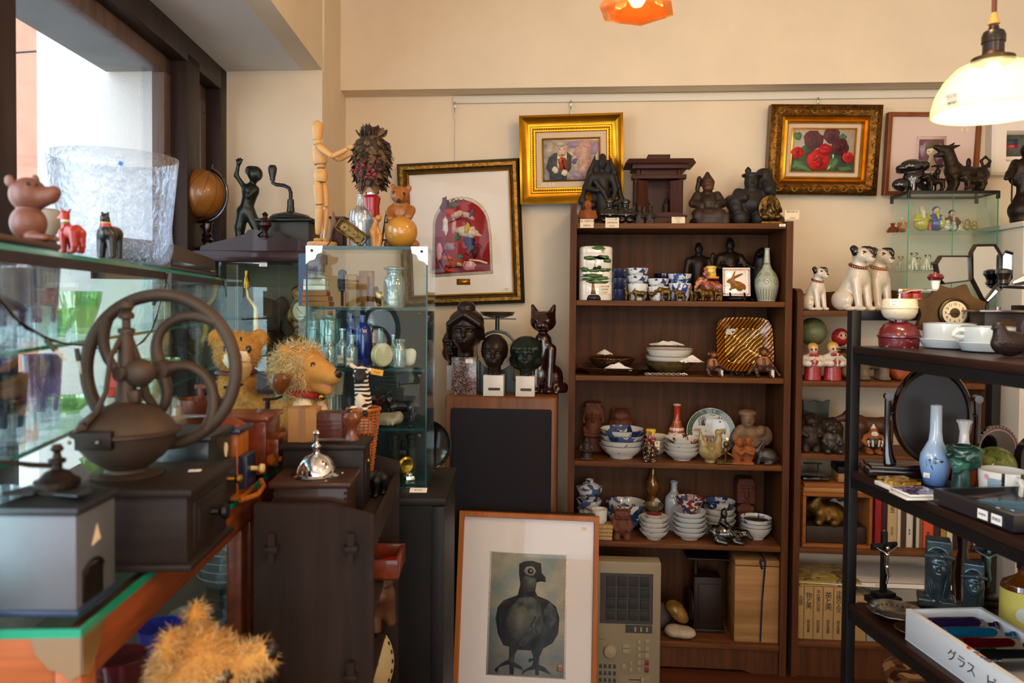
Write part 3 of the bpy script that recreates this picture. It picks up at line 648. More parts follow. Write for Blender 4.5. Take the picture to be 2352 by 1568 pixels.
P=Pic('pale cream framed case on the wall behind the hanging lamp, dark screen inside',2350,338,150,130,WY-.03,0,0,'framed case','wall_case');u=P.u
P.frame('frame','mat_cream',[(0,.03),(0,-.02),(6*u,-.03),(30*u,-.028),(36*u,-.005),(36*u,.015)])
P.board('backing','mat_cream',30*u,.012);P.art('screen',[('p_dkgrey',P.rect(2305,301,2395,358)),('p_slate',P.rect(2312,318,2342,333)),('p_red',P.rect(2312,331,2342,339))],.01)
x,z=P.q(2327,335);text('ON',7*u,'p_pink',P.t,(x,.0085,z))
a=atPY(1041,234,WY);g=G();g.box2((a.x,WY-.016,2.338),(2.45,WY-.002,2.366),.002);r=g.mk('trim_picture_rail','rail_white');struct(r)
for i,(px,y1)in enumerate(((1045,371),(1311,266),(1878,243),(2148,262))):
 a=atPY(px,240,WY-.014);b=atPY(px,y1+4,WY-.014);t=TH('rail_hook',['hook with long steel wire holding the red arch print','short rail hook above the bright gold frame','short rail hook above the roses painting','short rail hook beside the hanging glass lamp'][i],'hook',(a.x,WY-.019,2.342-.026))
 g=G();g.bx((0,0,.013),(.006,.006,.026),None,.001);g.tu([(0,-.002,.004),(0,-.006,-.006),(0,-.003,-.013),(0,.002,-.012)],.002,8);g.mk('hook','steel',t)
 g=G();g.tu([(0,-.003,-.01),(.004,-.002,-.03),(0,-.002,-.045),(-.004,-.002,-.03),(0,-.003,-.01)],.0009,6);g.tu([(0,-.002,-.045),(0,0,b.z-2.316)],.001,6);g.mk('wire','steel',t)
PL('bulb','fff0c8',.4,emit=16);m=MATS['bulb'].node_tree.nodes['Principled BSDF'];m.inputs['Emission Color'].default_value=(1,.8,.5,1)
CG('ribbed_shade','f4ffe8',.10,.08,opac=.2,body='eef7e6');CG('amber_shade','ffd8a8',.08,.05,opac=.3,body='f0a45a')
PL('cord_brown','5b3323',.9,bmp=.4,bs=400);PL('raffia','b98a45',.9);PL('brass_dark','4a3c28',.4,.8);PL('bakelite','1a1411',.3)
p=atPD(2278,262,1.55);t=TH('pendant_lamp','lit hanging lamp with ribbed clear glass shade and brown cord at right','hanging lamp',p);k=.11
fl=lambda a,z:1+.012*cos(a*60)
g=G();g.la([(.30,.98),(.42,.93),(.60,.84),(.80,.62),(.93,.38),(1.0,.10),(1.0,0),(.975,0),(.97,.1),(.90,.37),(.77,.6),(.58,.8),(.40,.9),(.30,.95)],(0,0,0),120,None,k,fl=fl);g.mk('shade','ribbed_shade',t,sharp=0)
g=G();g.la([(0,1.18),(.17,1.16),(.2,1.05),(.36,1.02),(.36,.94),(.30,.92),(0,.92)],k=k);g.tu([(.036,0,.108),(.048,0,.11),(.052,0,.113)],.0016,6);g.mk('shade_holder','brass_dark',t)
g=G();g.la([(0,1.60),(.08,1.6),(.09,1.55),(.17,1.5),(.2,1.42),(.2,1.3),(.18,1.29),(.18,1.1),(0,1.1)],k=k);g.mk('socket','bakelite',t)
g=G();g.la([(.04,1.86),(.06,1.78),(.1,1.64),(.02,1.62)],(0,0,0),14,None,k);g.mk('cord_tie','raffia',t)
g=G();g.cyl((0,0,1.6*k),(0,0,2.8-p.z),.0048,seg=10);g.mk('cord','cord_brown',t)
g=G();g.la([(.0,.28),(.12,.31),(.2,.42),(.22,.55),(.16,.75),(.1,.92),(0,.93)],k=k);g.mk('bulb','bulb',t)
cd_=CD('',(-.098,-.045,.005),.024,.025,['ランプ','¥8500'],-1.0,parent=t,mat='card');cd_.rotation_euler.x=.25
l=lamp('lamp_glow','POINT',p+V_((0,0,.035)),7,(1,.78,.5),.03)
p=atPD(1463,28,1.75);t=TH('pendant_lamp','lit amber glass hexagonal hanging lamp at the top edge','hanging lamp',p,.35);k=.092
g=G();g.la([(1.0,0),(1.0,.04),(.55,.75),(.3,1.0),(.27,1.0),(.52,.73),(.76,.12),(.78,.05),(.8,0)],(0,0,0),6,None,k);g.mk('shade','amber_shade',t,sharp=20)
g=G();g.la([(0,1.5),(.12,1.48),(.2,1.4),(.2,1.05),(.32,1.02),(.32,.97),(0,.97)],k=k);g.mk('socket','bakelite',t)
g=G();g.cyl((0,0,1.5*k),(0,0,2.8-p.z),.004,seg=10);g.mk('cord','cord_brown',t)
g=G();g.la([(0,.12),(.13,.15),(.22,.3),(.23,.45),(.14,.8),(.1,.98),(0,.98)],k=k);g.mk('bulb','bulb',t)
lamp('lamp_glow','POINT',p+V_((0,0,.03)),4.5,(1,.62,.28),.02)
for i,(dx,dy,lab,mm)in enumerate(((0,0,'framed drawing of a dark bird leaning against the loudspeaker, orange wood frame','orange_wood'),(-4,.052,'thin dark frame stacked directly behind the bird drawing','dark_rail'),(-2,.096,'rearmost dark gilt frame stacked behind the bird drawing','bronze_green'))):
 wpx,hpx=(312,470)if i==0 else(326-8*i,474);y0=2.70+dy;p=atPY(1203+dx,1565,y0);u=mpp(p)*1.0;w,h=wpx*u*1.0,hpx*u*1.0
 lean=-rad(9)
 t=TH('framed_picture',lab,'framed picture',(atPY(1203+dx,1560,y0).x,y0,0));t.rotation_euler=(lean,rad(.6),0)
 topz=atPY(1200,1181-3*i,y0+.10).z;h=topz/cos(lean)
 w=(.520,.516,.510)[i]
 g=G();mould(g,w,h,[(0,.022),(0,-.004),(.002,-.006),(.017,-.006),(.019,.0),(.019,.01)]);g.mk('frame',mm,t)
 g=G();g.bx((0,.012,h/2),(w-.03,.003,h-.03));g.mk('mat_board','mat_white',t)
 if i==0:
  P=Pic.__new__(Pic);P.t=t;P.u=w/309;P.w,P.h,P.c,P.roll=w,h,(1197,1181+h/P.u/2),0
  R=P.rect;cx=1197;lay=[('p_white',R(1113,1265,1285,1525)),('sky_wash',R(1117,1267,1281,1523))]
  B_=lambda pts:[(1040+x*.2538,1170+y*.2538)for x,y in pts]
  lay+=[('bird_ink',B_([(545,470),(600,445),(660,440),(735,460),(742,540),(775,570),(778,615),(740,608),(700,620),(690,690),(710,730),(800,760),(870,810),(903,900),(895,1030),(850,1110),(770,1160),(740,1230),(735,1290),(790,1310),(850,1370),(790,1350),(740,1335),(740,1375),(710,1378),(705,1330),(640,1345),(595,1380),(600,1350),(680,1300),(690,1260),(650,1280),(648,1250),(690,1240),(670,1180),(550,1180),(530,1220),(525,1280),(600,1320),(600,1345),(525,1320),(525,1385),(490,1380),(485,1300),(400,1330),(380,1380),(358,1350),(420,1295),(480,1260),(480,1160),(430,1150),(380,1060),(355,930),(370,840),(420,780),(540,730),(560,640),(545,550)])),('bird_grey',B_(blob(600,940,150,200,18,.1,2,.1))),('bird_grey',B_(blob(640,620,60,90,14,.1,4))),('p_dkgrey',B_(blob(560,950,90,140,16,.15,5,.2))),('p_grey',B_(blob(640,525,48,38,14,.08,6))),('bird_ink',B_(blob(645,525,26,24,14,.05))),('p_grey',B_(blob(648,525,11,11,10,0))),('bird_grey',B_(blob(820,890,55,110,14,.15,8)))]
  for q_ in([(700,900),(660,980),(720,1030),(640,1100)],[(540,1150),(600,1060),(680,1010)],[(480,860),(440,960),(460,1080)],[(740,900),(700,980),(720,1060)],[(390,900),(400,1000),(430,1090)],[(700,560),(660,575),(600,560)]):lay.append(('bird_ink',B_(stroke(q_,14,5))))
  sx0=[('p_rust',R(1266,1494,1279,1509)),('sky_wash',R(1267.5,1495.5,1277.5,1507.5)),('p_rust',stroke([(1270,1497),(1270,1506)],1.5)),('p_rust',stroke([(1274,1497),(1274,1506)],1.5)),('p_rust',stroke([(1268,1501),(1277,1501)],1.3))]
  P.art('drawing',lay+sx0,.0095)
  x,z=P.q(1319,1209);CD('',(x,.009,z-4*P.u),14*P.u,8*P.u,['¥33000','版画'],parent=t)
 g=G();g.bx((0,.004,h/2),(w-.036,.001,h-.036));g.mk('glazing','picture_glass',t)
# ---- top and second boards of the tall bookcase
def V3(c,d,r):return(c[0]+d[0]*r,c[1]+d[1]*r,c[2]+d[2]*r)
def face(c,r,m=0,hair=None,eye=None,ears=True,smile=.0,lip=None):
 P=lambda x,y,z:V3(c,(x,y,z),r);kk=r*.12
 o=[E(c,(r*.8,r*.96,r*1.1),m),E(P(0,-.38,-.55),(r*.46,r*.5,r*.6),m,k=r*.3),C(P(0,-.93,.12),P(0,-1.1,-.2),r*.08,r*.14,m,k=kk)]
 o+=MX(E(P(.36,-.9,.1),(r*.2,r*.14,r*.12),m,None,r*.1,True))
 o+=MX(E(P(.36,-.76,.08),(r*.15,r*.12,r*.085),m if eye is None else eye,None,r*.04))
 o+=MX(C(P(.14,-.96,.27),P(.62,-.74,.24),r*.06,r*.05,m,kk))
 o+=[E(P(0,-.93,-.48),(r*.25,r*.1,r*.05),m if lip is None else lip,None,r*.05),E(P(0,-.92,-.58),(r*.2,r*.1,r*.055),m if lip is None else lip,None,r*.05)]
 o+=MX(E(P(.4,-.6,-.25),(r*.18,r*.18,r*.24),m,None,r*.2))
 if ears:o+=MX(E(P(.82,-.02,-.02),(r*.09,r*.2,r*.3),m,None,kk))
 return o
def robed(m=0,m2=0,mh=0,arms='front',hat=None,stand=True):
 o=[C((0,0,.03),(0,0,.3),.15,.12,m),C((0,0,.3),(0,0,.62),.12,.13,m),E((0,.0,.68),(.17,.11,.12),m),C((0,0,.76),(0,0,.82),.055,.05,mh)]+face((0,-.01,.89),.085,mh)
 if arms=='front':o+=MX(*CH([(.16,0,.7),(.2,-.03,.54),(.05,-.15,.5)],[.06,.055,.045],m))
 elif arms=='down':o+=MX(*CH([(.17,0,.7),(.2,-.01,.5),(.19,-.04,.36)],[.055,.05,.04],m))
 return o
def seated(m=0,mh=0,hat=None,belly=.14,rock=True):
 o=[E((0,-.06,.25),(.34,.27,.12),m),E((0,.04,.48),(.23,.19,.24),m),E((0,-.09,.43),(.19,.15,.17),m)]
 o+=MX(*CH([(.21,.03,.62),(.31,-.04,.45),(.15,-.22,.38)],[.085,.08,.06],m))+MX(E((.2,-.17,.25),(.15,.13,.09),m))
 o+=face((0,-.03,.80),.14,mh)
 if rock:o+=[B((0,0,.08),(.33,.27,.085),m,rd=.5)]
 return o
def quad(m=0,L=.9,bh=.28,leg=.42,neck=(.18,.25),hr=.14,sn=.16,ear=.1,tail=(.2,-.1),lr=.06,mh=None,mf=None,belly=1.0):
 mh=m if mh is None else mh;mf=m if mf is None else mf;z=leg+bh*.5;x0=-L/2
 o=[E((0,0,z),(L*.5,bh*.52*belly,bh*.55),m),E((x0+L*.2,0,z+.02),(L*.24,bh*.5,bh*.62),m),E((-x0-L*.2,0,z),(L*.24,bh*.52,bh*.58),m)]
 for sx,kx in((x0+L*.17,-.0),(-x0-L*.16,.04)):
  for sy in(-1,1):
   o+=CH([(sx,sy*bh*.3,z-.02),(sx+kx,sy*bh*.32,leg*.5),(sx+kx*.3,sy*bh*.32,lr)],[lr*1.7,lr*1.05,lr],m)+[E((sx-lr*.5,sy*bh*.32,lr*.6),(lr*1.5,lr*1.1,lr*.6),mf)]
 nb=(x0+L*.1,0,z+bh*.25);nh=(nb[0]-neck[0],0,nb[2]+neck[1])
 o+=[C(nb,nh,bh*.36,hr*.8,m),E(nh,(hr*1.1,hr*.9,hr),mh),C((nh[0]-hr*.5,0,nh[2]-hr*.15),(nh[0]-hr-sn,0,nh[2]-hr*.45),hr*.65,hr*.42,mh)]
 if ear:
  for sy in(-1,1):o+=[C((nh[0]+hr*.35,sy*hr*.6,nh[2]+hr*.6),(nh[0]+hr*.5,sy*hr*.95,nh[2]+hr*.7+ear),hr*.32,hr*.14,mh)]
 if tail:o+=CH([(-x0-.03,0,z+bh*.2),(-x0+tail[0]*.5,0,z+bh*.2+tail[1]*.4),(-x0+tail[0],0,z+bh*.2+tail[1])],[lr*.8,lr*.6,lr*.4],m)
 return o
def ztop(px,py,Y):return atPY(px,py,Y).z
def ROT(pr,a):
 M=np.array(Matrix.Rotation(a,3,'Z'));out=[]
 for p in pr:
  q=list(p);q[1]=M@p[1]
  if p[0]=='c':q[2]=M@p[2]
  else:q[3]=Matrix(M.tolist())@p[3]
  out.append(tuple(q))
 return out
def SCL(pr,f):
 f=np.array(f);out=[]
 for p in pr:
  q=list(p);q[1]=p[1]*f
  if p[0]=='c':q[2]=p[2]*f;q[3]=(p[3][0]*float(np.prod(f)**(1/3)),p[3][1]*float(np.prod(f)**(1/3)))
  else:q[2]=p[2]*f
  out.append(tuple(q))
 return out
def fig(name,label,cat,px,py,Y,z,prims,mats,k=.03,res=40,group=None,rz=0,h=None):
 p=atY(px,Y,z);h=h or(ztop(px,py,Y)-z)
 o=BD_(name,prims,mats,None,k,res,h,p+V_((0,0,.0008)),rz,cut0=True);fit(o,h);return tag(o,label,cat,group)
def fit(o,h):
 n=len(o.data.vertices);a=np.empty(n*3);o.data.vertices.foreach_get('co',a);a=a.reshape(-1,3);z0=a[:,2].min();a[:,2]-=z0;a*=h/a[:,2].max();o.data.vertices.foreach_set('co',a.ravel());o.data.update()
PL('dark_carved','1b1613',.6,bmp=.6,bs=160,var=.3,vs=40);PL('black_iron','17171a',.38,.5,bmp=.4,bs=200);PL('black_gloss','14110f',.12,coat=.8)
PL('carved_brown','2e1d13',.55,bmp=.6,bs=140,var=.35,vs=30);PL('carved_mid','54331e',.5,bmp=.5,bs=120,var=.3,vs=26);PL('terracotta','94501f',.7,bmp=.4,bs=180,var=.2,vs=40);PL('terra_red','5f301c',.7,bmp=.5,bs=160,var=.25,vs=40)
PL('carved_light','7d5f44',.6,bmp=.6,bs=130,var=.3,vs=30);PL('face_copper','54331f',.5,bmp=.4,bs=150);PL('brass_old','6e552a',.4,.85,bmp=.8,bs=140,var=.4,vs=60);PL('brass','b08a3c',.25,.95);PL('bronze_dark','2b211a',.4,.7,bmp=.6,bs=160)
PL('porcelain','ece7dc',.12,coat=.6);PL('porcelain_blue_white','dfe3e3',.12,coat=.6);PL('celadon','aab09c',.3,coat=.5,bmp=.3,bs=300,var=.1,vs=80);PL('glaze_dark','2a1c13',.15,coat=.6);PL('navy_glaze','151a35',.15,coat=.7)
PL('pine_green','2f5a2f',.3,col2='55703a',vs=60,coat=.4);PL('trunk_gold','8a6a34',.4,coat=.3);PL('crane_black','1d1b20',.4);PL('rust_line','a5532e',.4)
ZT=BZ[5]
fig('buddha_figurine','small orange terracotta buddha at the left end of the top board','figurine',1350,460,3.12,ZT,[E((0,0,.32),(.3,.26,.34)),E((0,-.06,.3),(.24,.22,.22))]+MX(*CH([(.26,0,.5),(.3,-.1,.3),(.08,-.24,.28)],[.09,.09,.07]))+face((0,-.03,.78),.2)+[B((0,0,.04),(.3,.25,.05))],'terracotta',.05)
fl_=[]
for sx in(-1,1):
 for i,(x0,z0,x1,z1,x2,z2)in enumerate(((.16,.12,.30,.22,.33,.52),(.14,.3,.34,.36,.24,.62),(.12,.5,.27,.55,.2,.82),(.1,.66,.2,.74,.12,.98))):
  fl_+=CH([(sx*x0*.8,.09,z0),(sx*x1*.82,.09,z1),(sx*x2*.8,.09,z2)],[.05,.042,.01])
fig('deity_statue','tall dark standing deity with flame-shaped aureole in front of the gold frame','statue',1382,353,3.19,ZT,[B((0,0,.03),(.17,.12,.03)),C((.02,0,.07),(.02,0,.4),.1,.085),C((.02,0,.4),(0,0,.62),.085,.09),E((0,0,.66),(.14,.075,.09)),C((0,0,.72),(0,0,.78),.04,.04),B((0,.1,.5),(.13,.02,.42),rd=.9)]+face((0,-.01,.86),.075)+[E((0,0,.94),(.05,.05,.05))]+CH([(-.13,0,.68),(-.19,-.02,.52),(-.06,-.12,.47)],[.045,.042,.03])+CH([(.13,0,.68),(.18,-.02,.5),(.15,-.07,.36)],[.045,.04,.03])+fl_+CH([(-.1,-.09,.6),(.02,-.1,.45),(.12,-.09,.22)],[.03,.03,.02]),'dark_carved',.02,72)
for i,(px,py,lab)in enumerate(((1400,455,'black glossy smiling god figurine, first of two, in front of the tall deity'),(1437,457,'black glossy round-bellied god figurine, second of two, left of the shrine'))):
 fig('lucky_god_figurine',lab,'figurine',px,py,3.085,ZT,[E((0,0,.36),(.27,.23,.28)),E((0,-.1,.34),(.2,.16,.18))]+MX(E((.17,-.06,.14),(.16,.17,.13)))+MX(*CH([(.22,0,.56),(.29,-.08,.38),(.12,-.22,.36)],[.09,.09,.07]))+face((0,-.03,.75),.16)+[E((0,.02,.9),(.2,.18,.08)),E((0,.02,.95),(.13,.12,.08))],'black_gloss',.04,44,'black glossy gods on the bookcase')
for px,py,lab in((1469,468,'small brown pointed-hat figurine at the left foot of the shrine'),(1493,472,'small brown round-headed figurine with raised arm by the shrine')):
 fig('folk_figurine',lab,'figurine',px,py,3.09,ZT,[E((0,0,.3),(.22,.18,.3)),B((0,0,.04),(.2,.16,.04))]+MX(E((.13,-.08,.12),(.1,.1,.12)))+CH([(-.2,0,.5),(-.3,-.05,.62),(-.28,-.05,.82)],[.07,.06,.06])+CH([(.2,0,.5),(.26,-.08,.35),(.1,-.2,.33)],[.07,.06,.05])+face((0,-.02,.7),.14)+([C((0,0,.8),(0,0,.97),.13,.03)]if px<1480 else[E((0,0,.86),(.15,.14,.06))]),'carved_brown',.03,36,'small brown figures by the shrine')
wood('shrine_wood','2c130b','4d2414',5,.5,'x');wood('shrine_wood_up','2f150c','52281a',5,.5,'z')
p=atY(1510,3.22,ZT);u=mpp(p);t=TH('household_shrine','open reddish brown wooden shrine with flat overhanging roof on the bookcase','shrine',p)
g=G();g.bx((3*u,0,11*u),(106*u,.12,18*u),None,.001);g.bx((3*u,0,22*u),(118*u,.13,5*u),None,.001);g.bx((3*u,0,27*u),(100*u,.12,6*u));
for x in(-36,-5,26,52):g.bx(((x-4)*u,-.063,11*u),(3*u,.006,18*u))
g.mk('base','shrine_wood',t)
g=G()
for x in(-50,50):g.bx((x*u,-.02,72*u),(9*u,.03,86*u),None,.001);g.bx((x*u,.05,72*u),(9*u,.03,86*u))
g.bx((0,.06,72*u),(100*u,.006,86*u));
for x in(-47,47):g.bx((x*u,.015,72*u),(4*u,.1,86*u))
g.mk('cabinet','shrine_wood_up',t)
g=G();g.bx((0,-.02,112*u),(122*u,.05,9*u),None,.001);g.bx((0,.02,122*u),(98*u,.1,12*u));g.cyl((-46*u,-.03,116*u),(-46*u,-.03,130*u),6*u);g.cyl((46*u,-.03,116*u),(46*u,-.03,130*u),6*u);g.mk('lintel','shrine_wood',t)
g=G();g.bx((0,0,134*u),(122*u,.14,12*u),None,.001)
g.add([(-78*u,-.09,138*u),(78*u,-.09,138*u),(78*u,.08,138*u),(-78*u,.08,138*u),(-70*u,-.07,150*u),(73*u,-.07,150*u),(73*u,.07,150*u),(-70*u,.07,150*u)],[(3,2,1,0),(4,5,6,7),(0,1,5,4),(1,2,6,5),(2,3,7,6),(3,0,4,7)]);g.bx((0,0,156*u),(50*u,.06,14*u),None,.001);g.mk('roof','shrine_wood',t)
for s in(-1,1):
 g=G();g.bx((s*38*u,-.055,66*u),(.006,30*u,72*u),(0,0,s*.9));g.mk('door','shrine_wood_up',t)
fig_in=[C((0,0,.05),(0,0,.5),.2,.16),E((0,0,.55),(.2,.14,.16))]+face((0,0,.82),.13)
for i,px in enumerate((1484,1530)):
 tag(BD_('shrine_figure',fig_in,'carved_brown',None,.04,34,42*u,p+V_(((px-1508)*u,.03,30*u)),cut0=True),('dim carved figure inside the shrine on its left','dim carved figure inside the shrine on its right')[i],'figurine','figures in the shrine')
fig('lucky_god_statue','carved seated god with a tall pointed cap beside the shrine','statue',1624,394,3.18,ZT,SCL([p_ for p_ in seated(0,1)],(.86,1,.92))+[C((0,.02,.82),(0,.05,.97),.13,.04,0),E((-.14,.08,.84),(.05,.05,.1),0),E((-.17,.09,.7),(.04,.05,.1),0),E((0,-.15,.68),(.09,.05,.05),1),B((.05,-.1,.1),(.3,.26,.12),0,rd=.5),E((-.2,-.3,.15),(.1,.08,.12),0),E((.15,-.3,.16),(.12,.08,.13),0)],['carved_brown','face_copper'],.035,64)
fig('lucky_god_statue','dark stocky god statue with a sack over his shoulder on rice bales','statue',1725,382,3.19,ZT,[E((0,0,.42),(.27,.2,.25)),E((0,-.08,.36),(.2,.16,.16)),C((-.2,-.08,.13),(-.2,.12,.13),.16,.16),C((.14,-.08,.13),(.14,.12,.13),.16,.16),E((.24,.12,.62),(.2,.14,.27)),E((.22,.1,.86),(.15,.12,.14)),E((0,0,.86),(.17,.16,.05)),C((-.27,-.1,.3),(-.34,.02,.42),.12,.11)]+face((-.02,-.04,.74),.14)+CH([(.2,-.05,.55),(.25,-.15,.6),(.2,-.08,.72)],[.09,.08,.06])+CH([(-.22,0,.56),(-.3,-.08,.42),(-.16,-.2,.46)],[.09,.085,.07])+[C((-.05,.06,.86),(-.05,.06,.95),.025,.02),E((-.05,.06,.95),(.055,.055,.045)),E((-.05,.06,1.0),(.02,.02,.02)),B((-.28,.05,.2),(.08,.08,.24),rd=.5),E((-.33,.05,.48),(.04,.04,.05))],'dark_carved',.03,68)
gan=[E((0,-.02,.3),(.28,.18,.2)),E((0,-.1,.42),(.17,.14,.17)),B((0,0,.04),(.34,.24,.05),rd=.6),E((0,.1,.52),(.36,.05,.44)),E((0,-.08,.68),(.13,.12,.13)),C((0,-.02,.78),(0,-.02,.92),.1,.04)]+CH([(0,-.18,.66),(0,-.24,.52),(.04,-.27,.42),(.1,-.25,.38)],[.055,.045,.035,.028])+MX(E((.17,-.06,.68),(.1,.03,.12)))+MX(*CH([(.18,-.05,.52),(.3,-.08,.42),(.26,-.2,.5)],[.06,.05,.045]))+MX(E((.2,-.16,.22),(.14,.12,.09)))
fig('elephant_god_figurine','gilt brass elephant-headed seated figure with halo, right end of the top board','figurine',1769,447,3.11,ZT,gan,'brass_old',.02,56)
for i,(px,py,w,h,ls,Y)in enumerate(((1348,523,31,20,['木彫 大黒天立像','¥48000'],3.048),(1406,523,31,23,['アフリカ製','木彫 恵比寿','¥3200-'],3.048),(1558,510,30,15,['木彫 祠 厨子','木彫り','¥8500'],3.06),(1819,504,32,21,['御聖天置き物','','¥12000'],3.042))):
 p=atPY(px,py,Y);u=mpp(p);
 CD(('written price card hanging below the terracotta buddha','written price card below the black glossy gods','written price card leaning at the foot of the shrine','written price card at the bookcase corner beside the gilt elephant god')[i],p if i!=2 else V_((p.x,Y,ZT+.0005)),w*u,h*u,ls,lean=-.12 if i==2 else 0,rz=(0,.02,0,-.05)[i])
p=atPY(1797,520,3.049);CD('tiny white sticker on the top board edge of the tall bookcase',p,14*mpp(p),6*mpp(p),['非売品'],mat='white_card')
Z=BZ[4]
p=atY(1367,3.12,Z);u=mpp(p);w=74*u;t=TH('stacked_food_box','tall white porcelain tiered box painted with a green pine tree','stacked box',p)
def tier(z0,z1,rnd=.012,dome=False):
 g=G();ch=.018;hw=w/2;hd=.055;oc=[(-hw+ch,-hd),(hw-ch,-hd),(hw,-hd+ch),(hw,hd-ch),(hw-ch,hd),(-hw+ch,hd),(-hw,hd-ch),(-hw,-hd+ch)]
 def ring(k,z):return[(x*k,y*k,z)for x,y in oc]
 R=[ring(.985,z0),ring(1,z0+.002)]+([ring(1,z1-.012),ring(.97,z1-.005),ring(.85,z1-.0005),ring(.6,z1+.002)]if dome else[ring(1,z1-.002),ring(.985,z1)])
 vs=[v for r in R for v in r];n=len(R);fs=[(a*8+j,a*8+(j+1)%8,(a+1)*8+(j+1)%8,(a+1)*8+j)for a in RG(n-1)for j in RG(8)]+[tuple(range(8))[::-1],tuple((n-1)*8+j for j in RG(8))]
 return g.add(vs,fs)
zs=[0,42*u,72*u,103*u,122*u]
for i in RG(3):tier(zs[i],zs[i+1]).mk('tier','porcelain',t,sharp=50)
tier(zs[3],zs[4],dome=True).mk('lid','porcelain',t,sharp=50)
g=G();q=lambda pts:[((x-1367)*u,(681-y)*u)for x,y in pts]
def dec(m,pts):g.m=m;g.pr(q(pts),-.0557,-.0549,'y')
for cx,cy,rx,ry,s in((1373,563,15,5,1),(1360,586,22,5,2),(1380,585,18,5,3),(1394,592,9,6,4),(1342,612,10,5,5),(1362,615,12,4,6),(1386,613,16,5,7),(1360,626,24,5,8),(1352,634,18,4,9),(1382,632,16,4,10),(1370,640,26,4,11)):dec(0,blob(cx,cy,rx,ry,14,.25,s))
dec(1,[(1358,642),(1363,642),(1365,655),(1368,668),(1356,668),(1358,655)]);dec(2,blob(1366,609,8,3,10,.3,3));dec(2,stroke([(1362,590),(1368,594),(1364,600),(1366,608)],1.2));dec(2,blob(1374,608,6,4,8,.3,4));dec(3,stroke([(1378,570),(1386,569)],2));dec(3,stroke([(1380,574),(1386,573)],1.5))
dec(2,[(1347,681)]+[(1363-16*cos(a),681-12*min(1,1.3*sin(a)))for a in[PI*i/12 for i in RG(1,12)]]+[(1379,681)])
g.mk('painted_pine',['pine_green','trunk_gold','crane_black','gold'],t,sharp=0);CD('',((1388-1367)*u,-.0572,14*u),26*u,20*u,['九谷三段重','(松竹梅)','¥12800-'],parent=t)
SP('china_hill','e6e7e4',('3b5d9a','2b3f78'),26,.62,stretch=(1,1,1.6));SP('china_dense','e2e3e2',('2a3d78','3d5f9f'),38,.55);SP('china_line','1c2545',('9aa0b0',),150,.66,stretch=(1,1,.25));SP('china_leaf','e4e3dc',('35508c',),30,.6);SP('imari','e6ddd2',('9c3d2e','2a3664','a5482f'),60,.58)
def cup(label,px,Y,z,hpx,rpx,mat,group,taper=.86,parent=None,name='cup'):
 p=atY(px,Y,z);u=mpp(p);r=rpx*u;h=hpx*u;g=G()
 g.la([(0,.004),(r*.6,.004),(r*.62,0),(r*.7,0),(r*taper*.9,.006),(r*taper,h*.25),(r*.97,h*.8),(r,h),(r-.002,h),(r*.95-.002,h*.75),(r*taper-.004,h*.2),(0,.008)],seg=36)
 o=g.mk(name,mat,None,p+V_((0,0,.0008)),40);return tag(o,label,'cup',group)
cs=[(1422,3.10,[25,25,22],20,'china_line','dark blue lined cup'),(1464,3.11,[38,18,17],24,'china_hill','blue and white cup painted with hills'),(1512,3.105,[32,18],23.5,'china_hill','blue and white cup with small landscape'),(1561,3.11,[40,21],26,'china_dense','white cup with dense blue leaf painting')]
nm=['bottom cup','second cup','top cup']
for px,Y,hs,r,m,lab in cs:
 z=Z
 for i,h in enumerate(hs):
  w_={0:'at the bottom of its stack',len(hs)-1:'on top of its stack'}.get(i,'in the middle of its stack')
  cup(lab+', '+w_,px,Y,z,h,r+(1 if i else 0),m,'stacked cups on the second board');z+=h*mpp(atY(px,Y,z))+.0006
cup('navy blue bowl behind the two middle stacks of cups',1527,3.22,Z,62,26,'navy_glaze',None,.7,name='bowl')
an=[(1442,655,'upright brass deer with antlers',quad(0,.5,.2,.34,(.03,.3),.09,.1,.16,(.05,.02),.04),.4),(1469,661,'brass lobster-like beast with arched back',quad(0,1.1,.34,.3,(.1,.02),.14,.12,.18,(.25,.1),.05),.2),(1497,661,'brass crested bird',[E((0,0,.45),(.3,.18,.2)),CH([(-.2,0,.5),(-.38,0,.75),(-.36,0,.9)],[.1,.06,.06])[0],E((-.38,0,.86),(.09,.07,.07)),C((-.42,0,.86),(-.58,0,.82),.04,.015),C((.22,0,.5),(.6,0,.6),.1,.05),C((0,.06,.3),(0,.06,.03),.03),C((0,-.06,.3),(0,-.06,.03),.03),B((0,0,.03),(.18,.14,.03))],0),(1528,659,'dark brass elephant with lowered trunk',quad(0,.8,.42,.3,(.14,.02),.17,.2,.02,(.1,-.2),.08),0),(1562,662,'brass camel lying down',quad(0,.9,.36,.2,(.14,.3),.12,.14,.06,(.1,-.1),.07)+[E((.05,0,.62),(.14,.12,.16)),E((-.2,0,.62),(.13,.12,.15))],0),(1592,655,'brass goat with raised horns',quad(0,.5,.22,.32,(.05,.26),.09,.1,.14,(.06,.03),.045),.5),(1622,662,'small brass tortoise-backed animal',quad(0,.9,.4,.15,(.16,.06),.12,.1,.03,(.1,-.1),.07),.2),(1650,657,'brass horse beside the rabbit tile',quad(0,.7,.28,.34,(.12,.28),.1,.14,.08,(.1,-.15),.05),-.4)]
for px,py,lab,pr,rz in an:fig('brass_animal',lab+', on the board edge','brass animal',px,py,3.066,Z,SCL(pr,(.72,1,1)),'brass_old',.03,34,'row of tiny brass animals',rz)
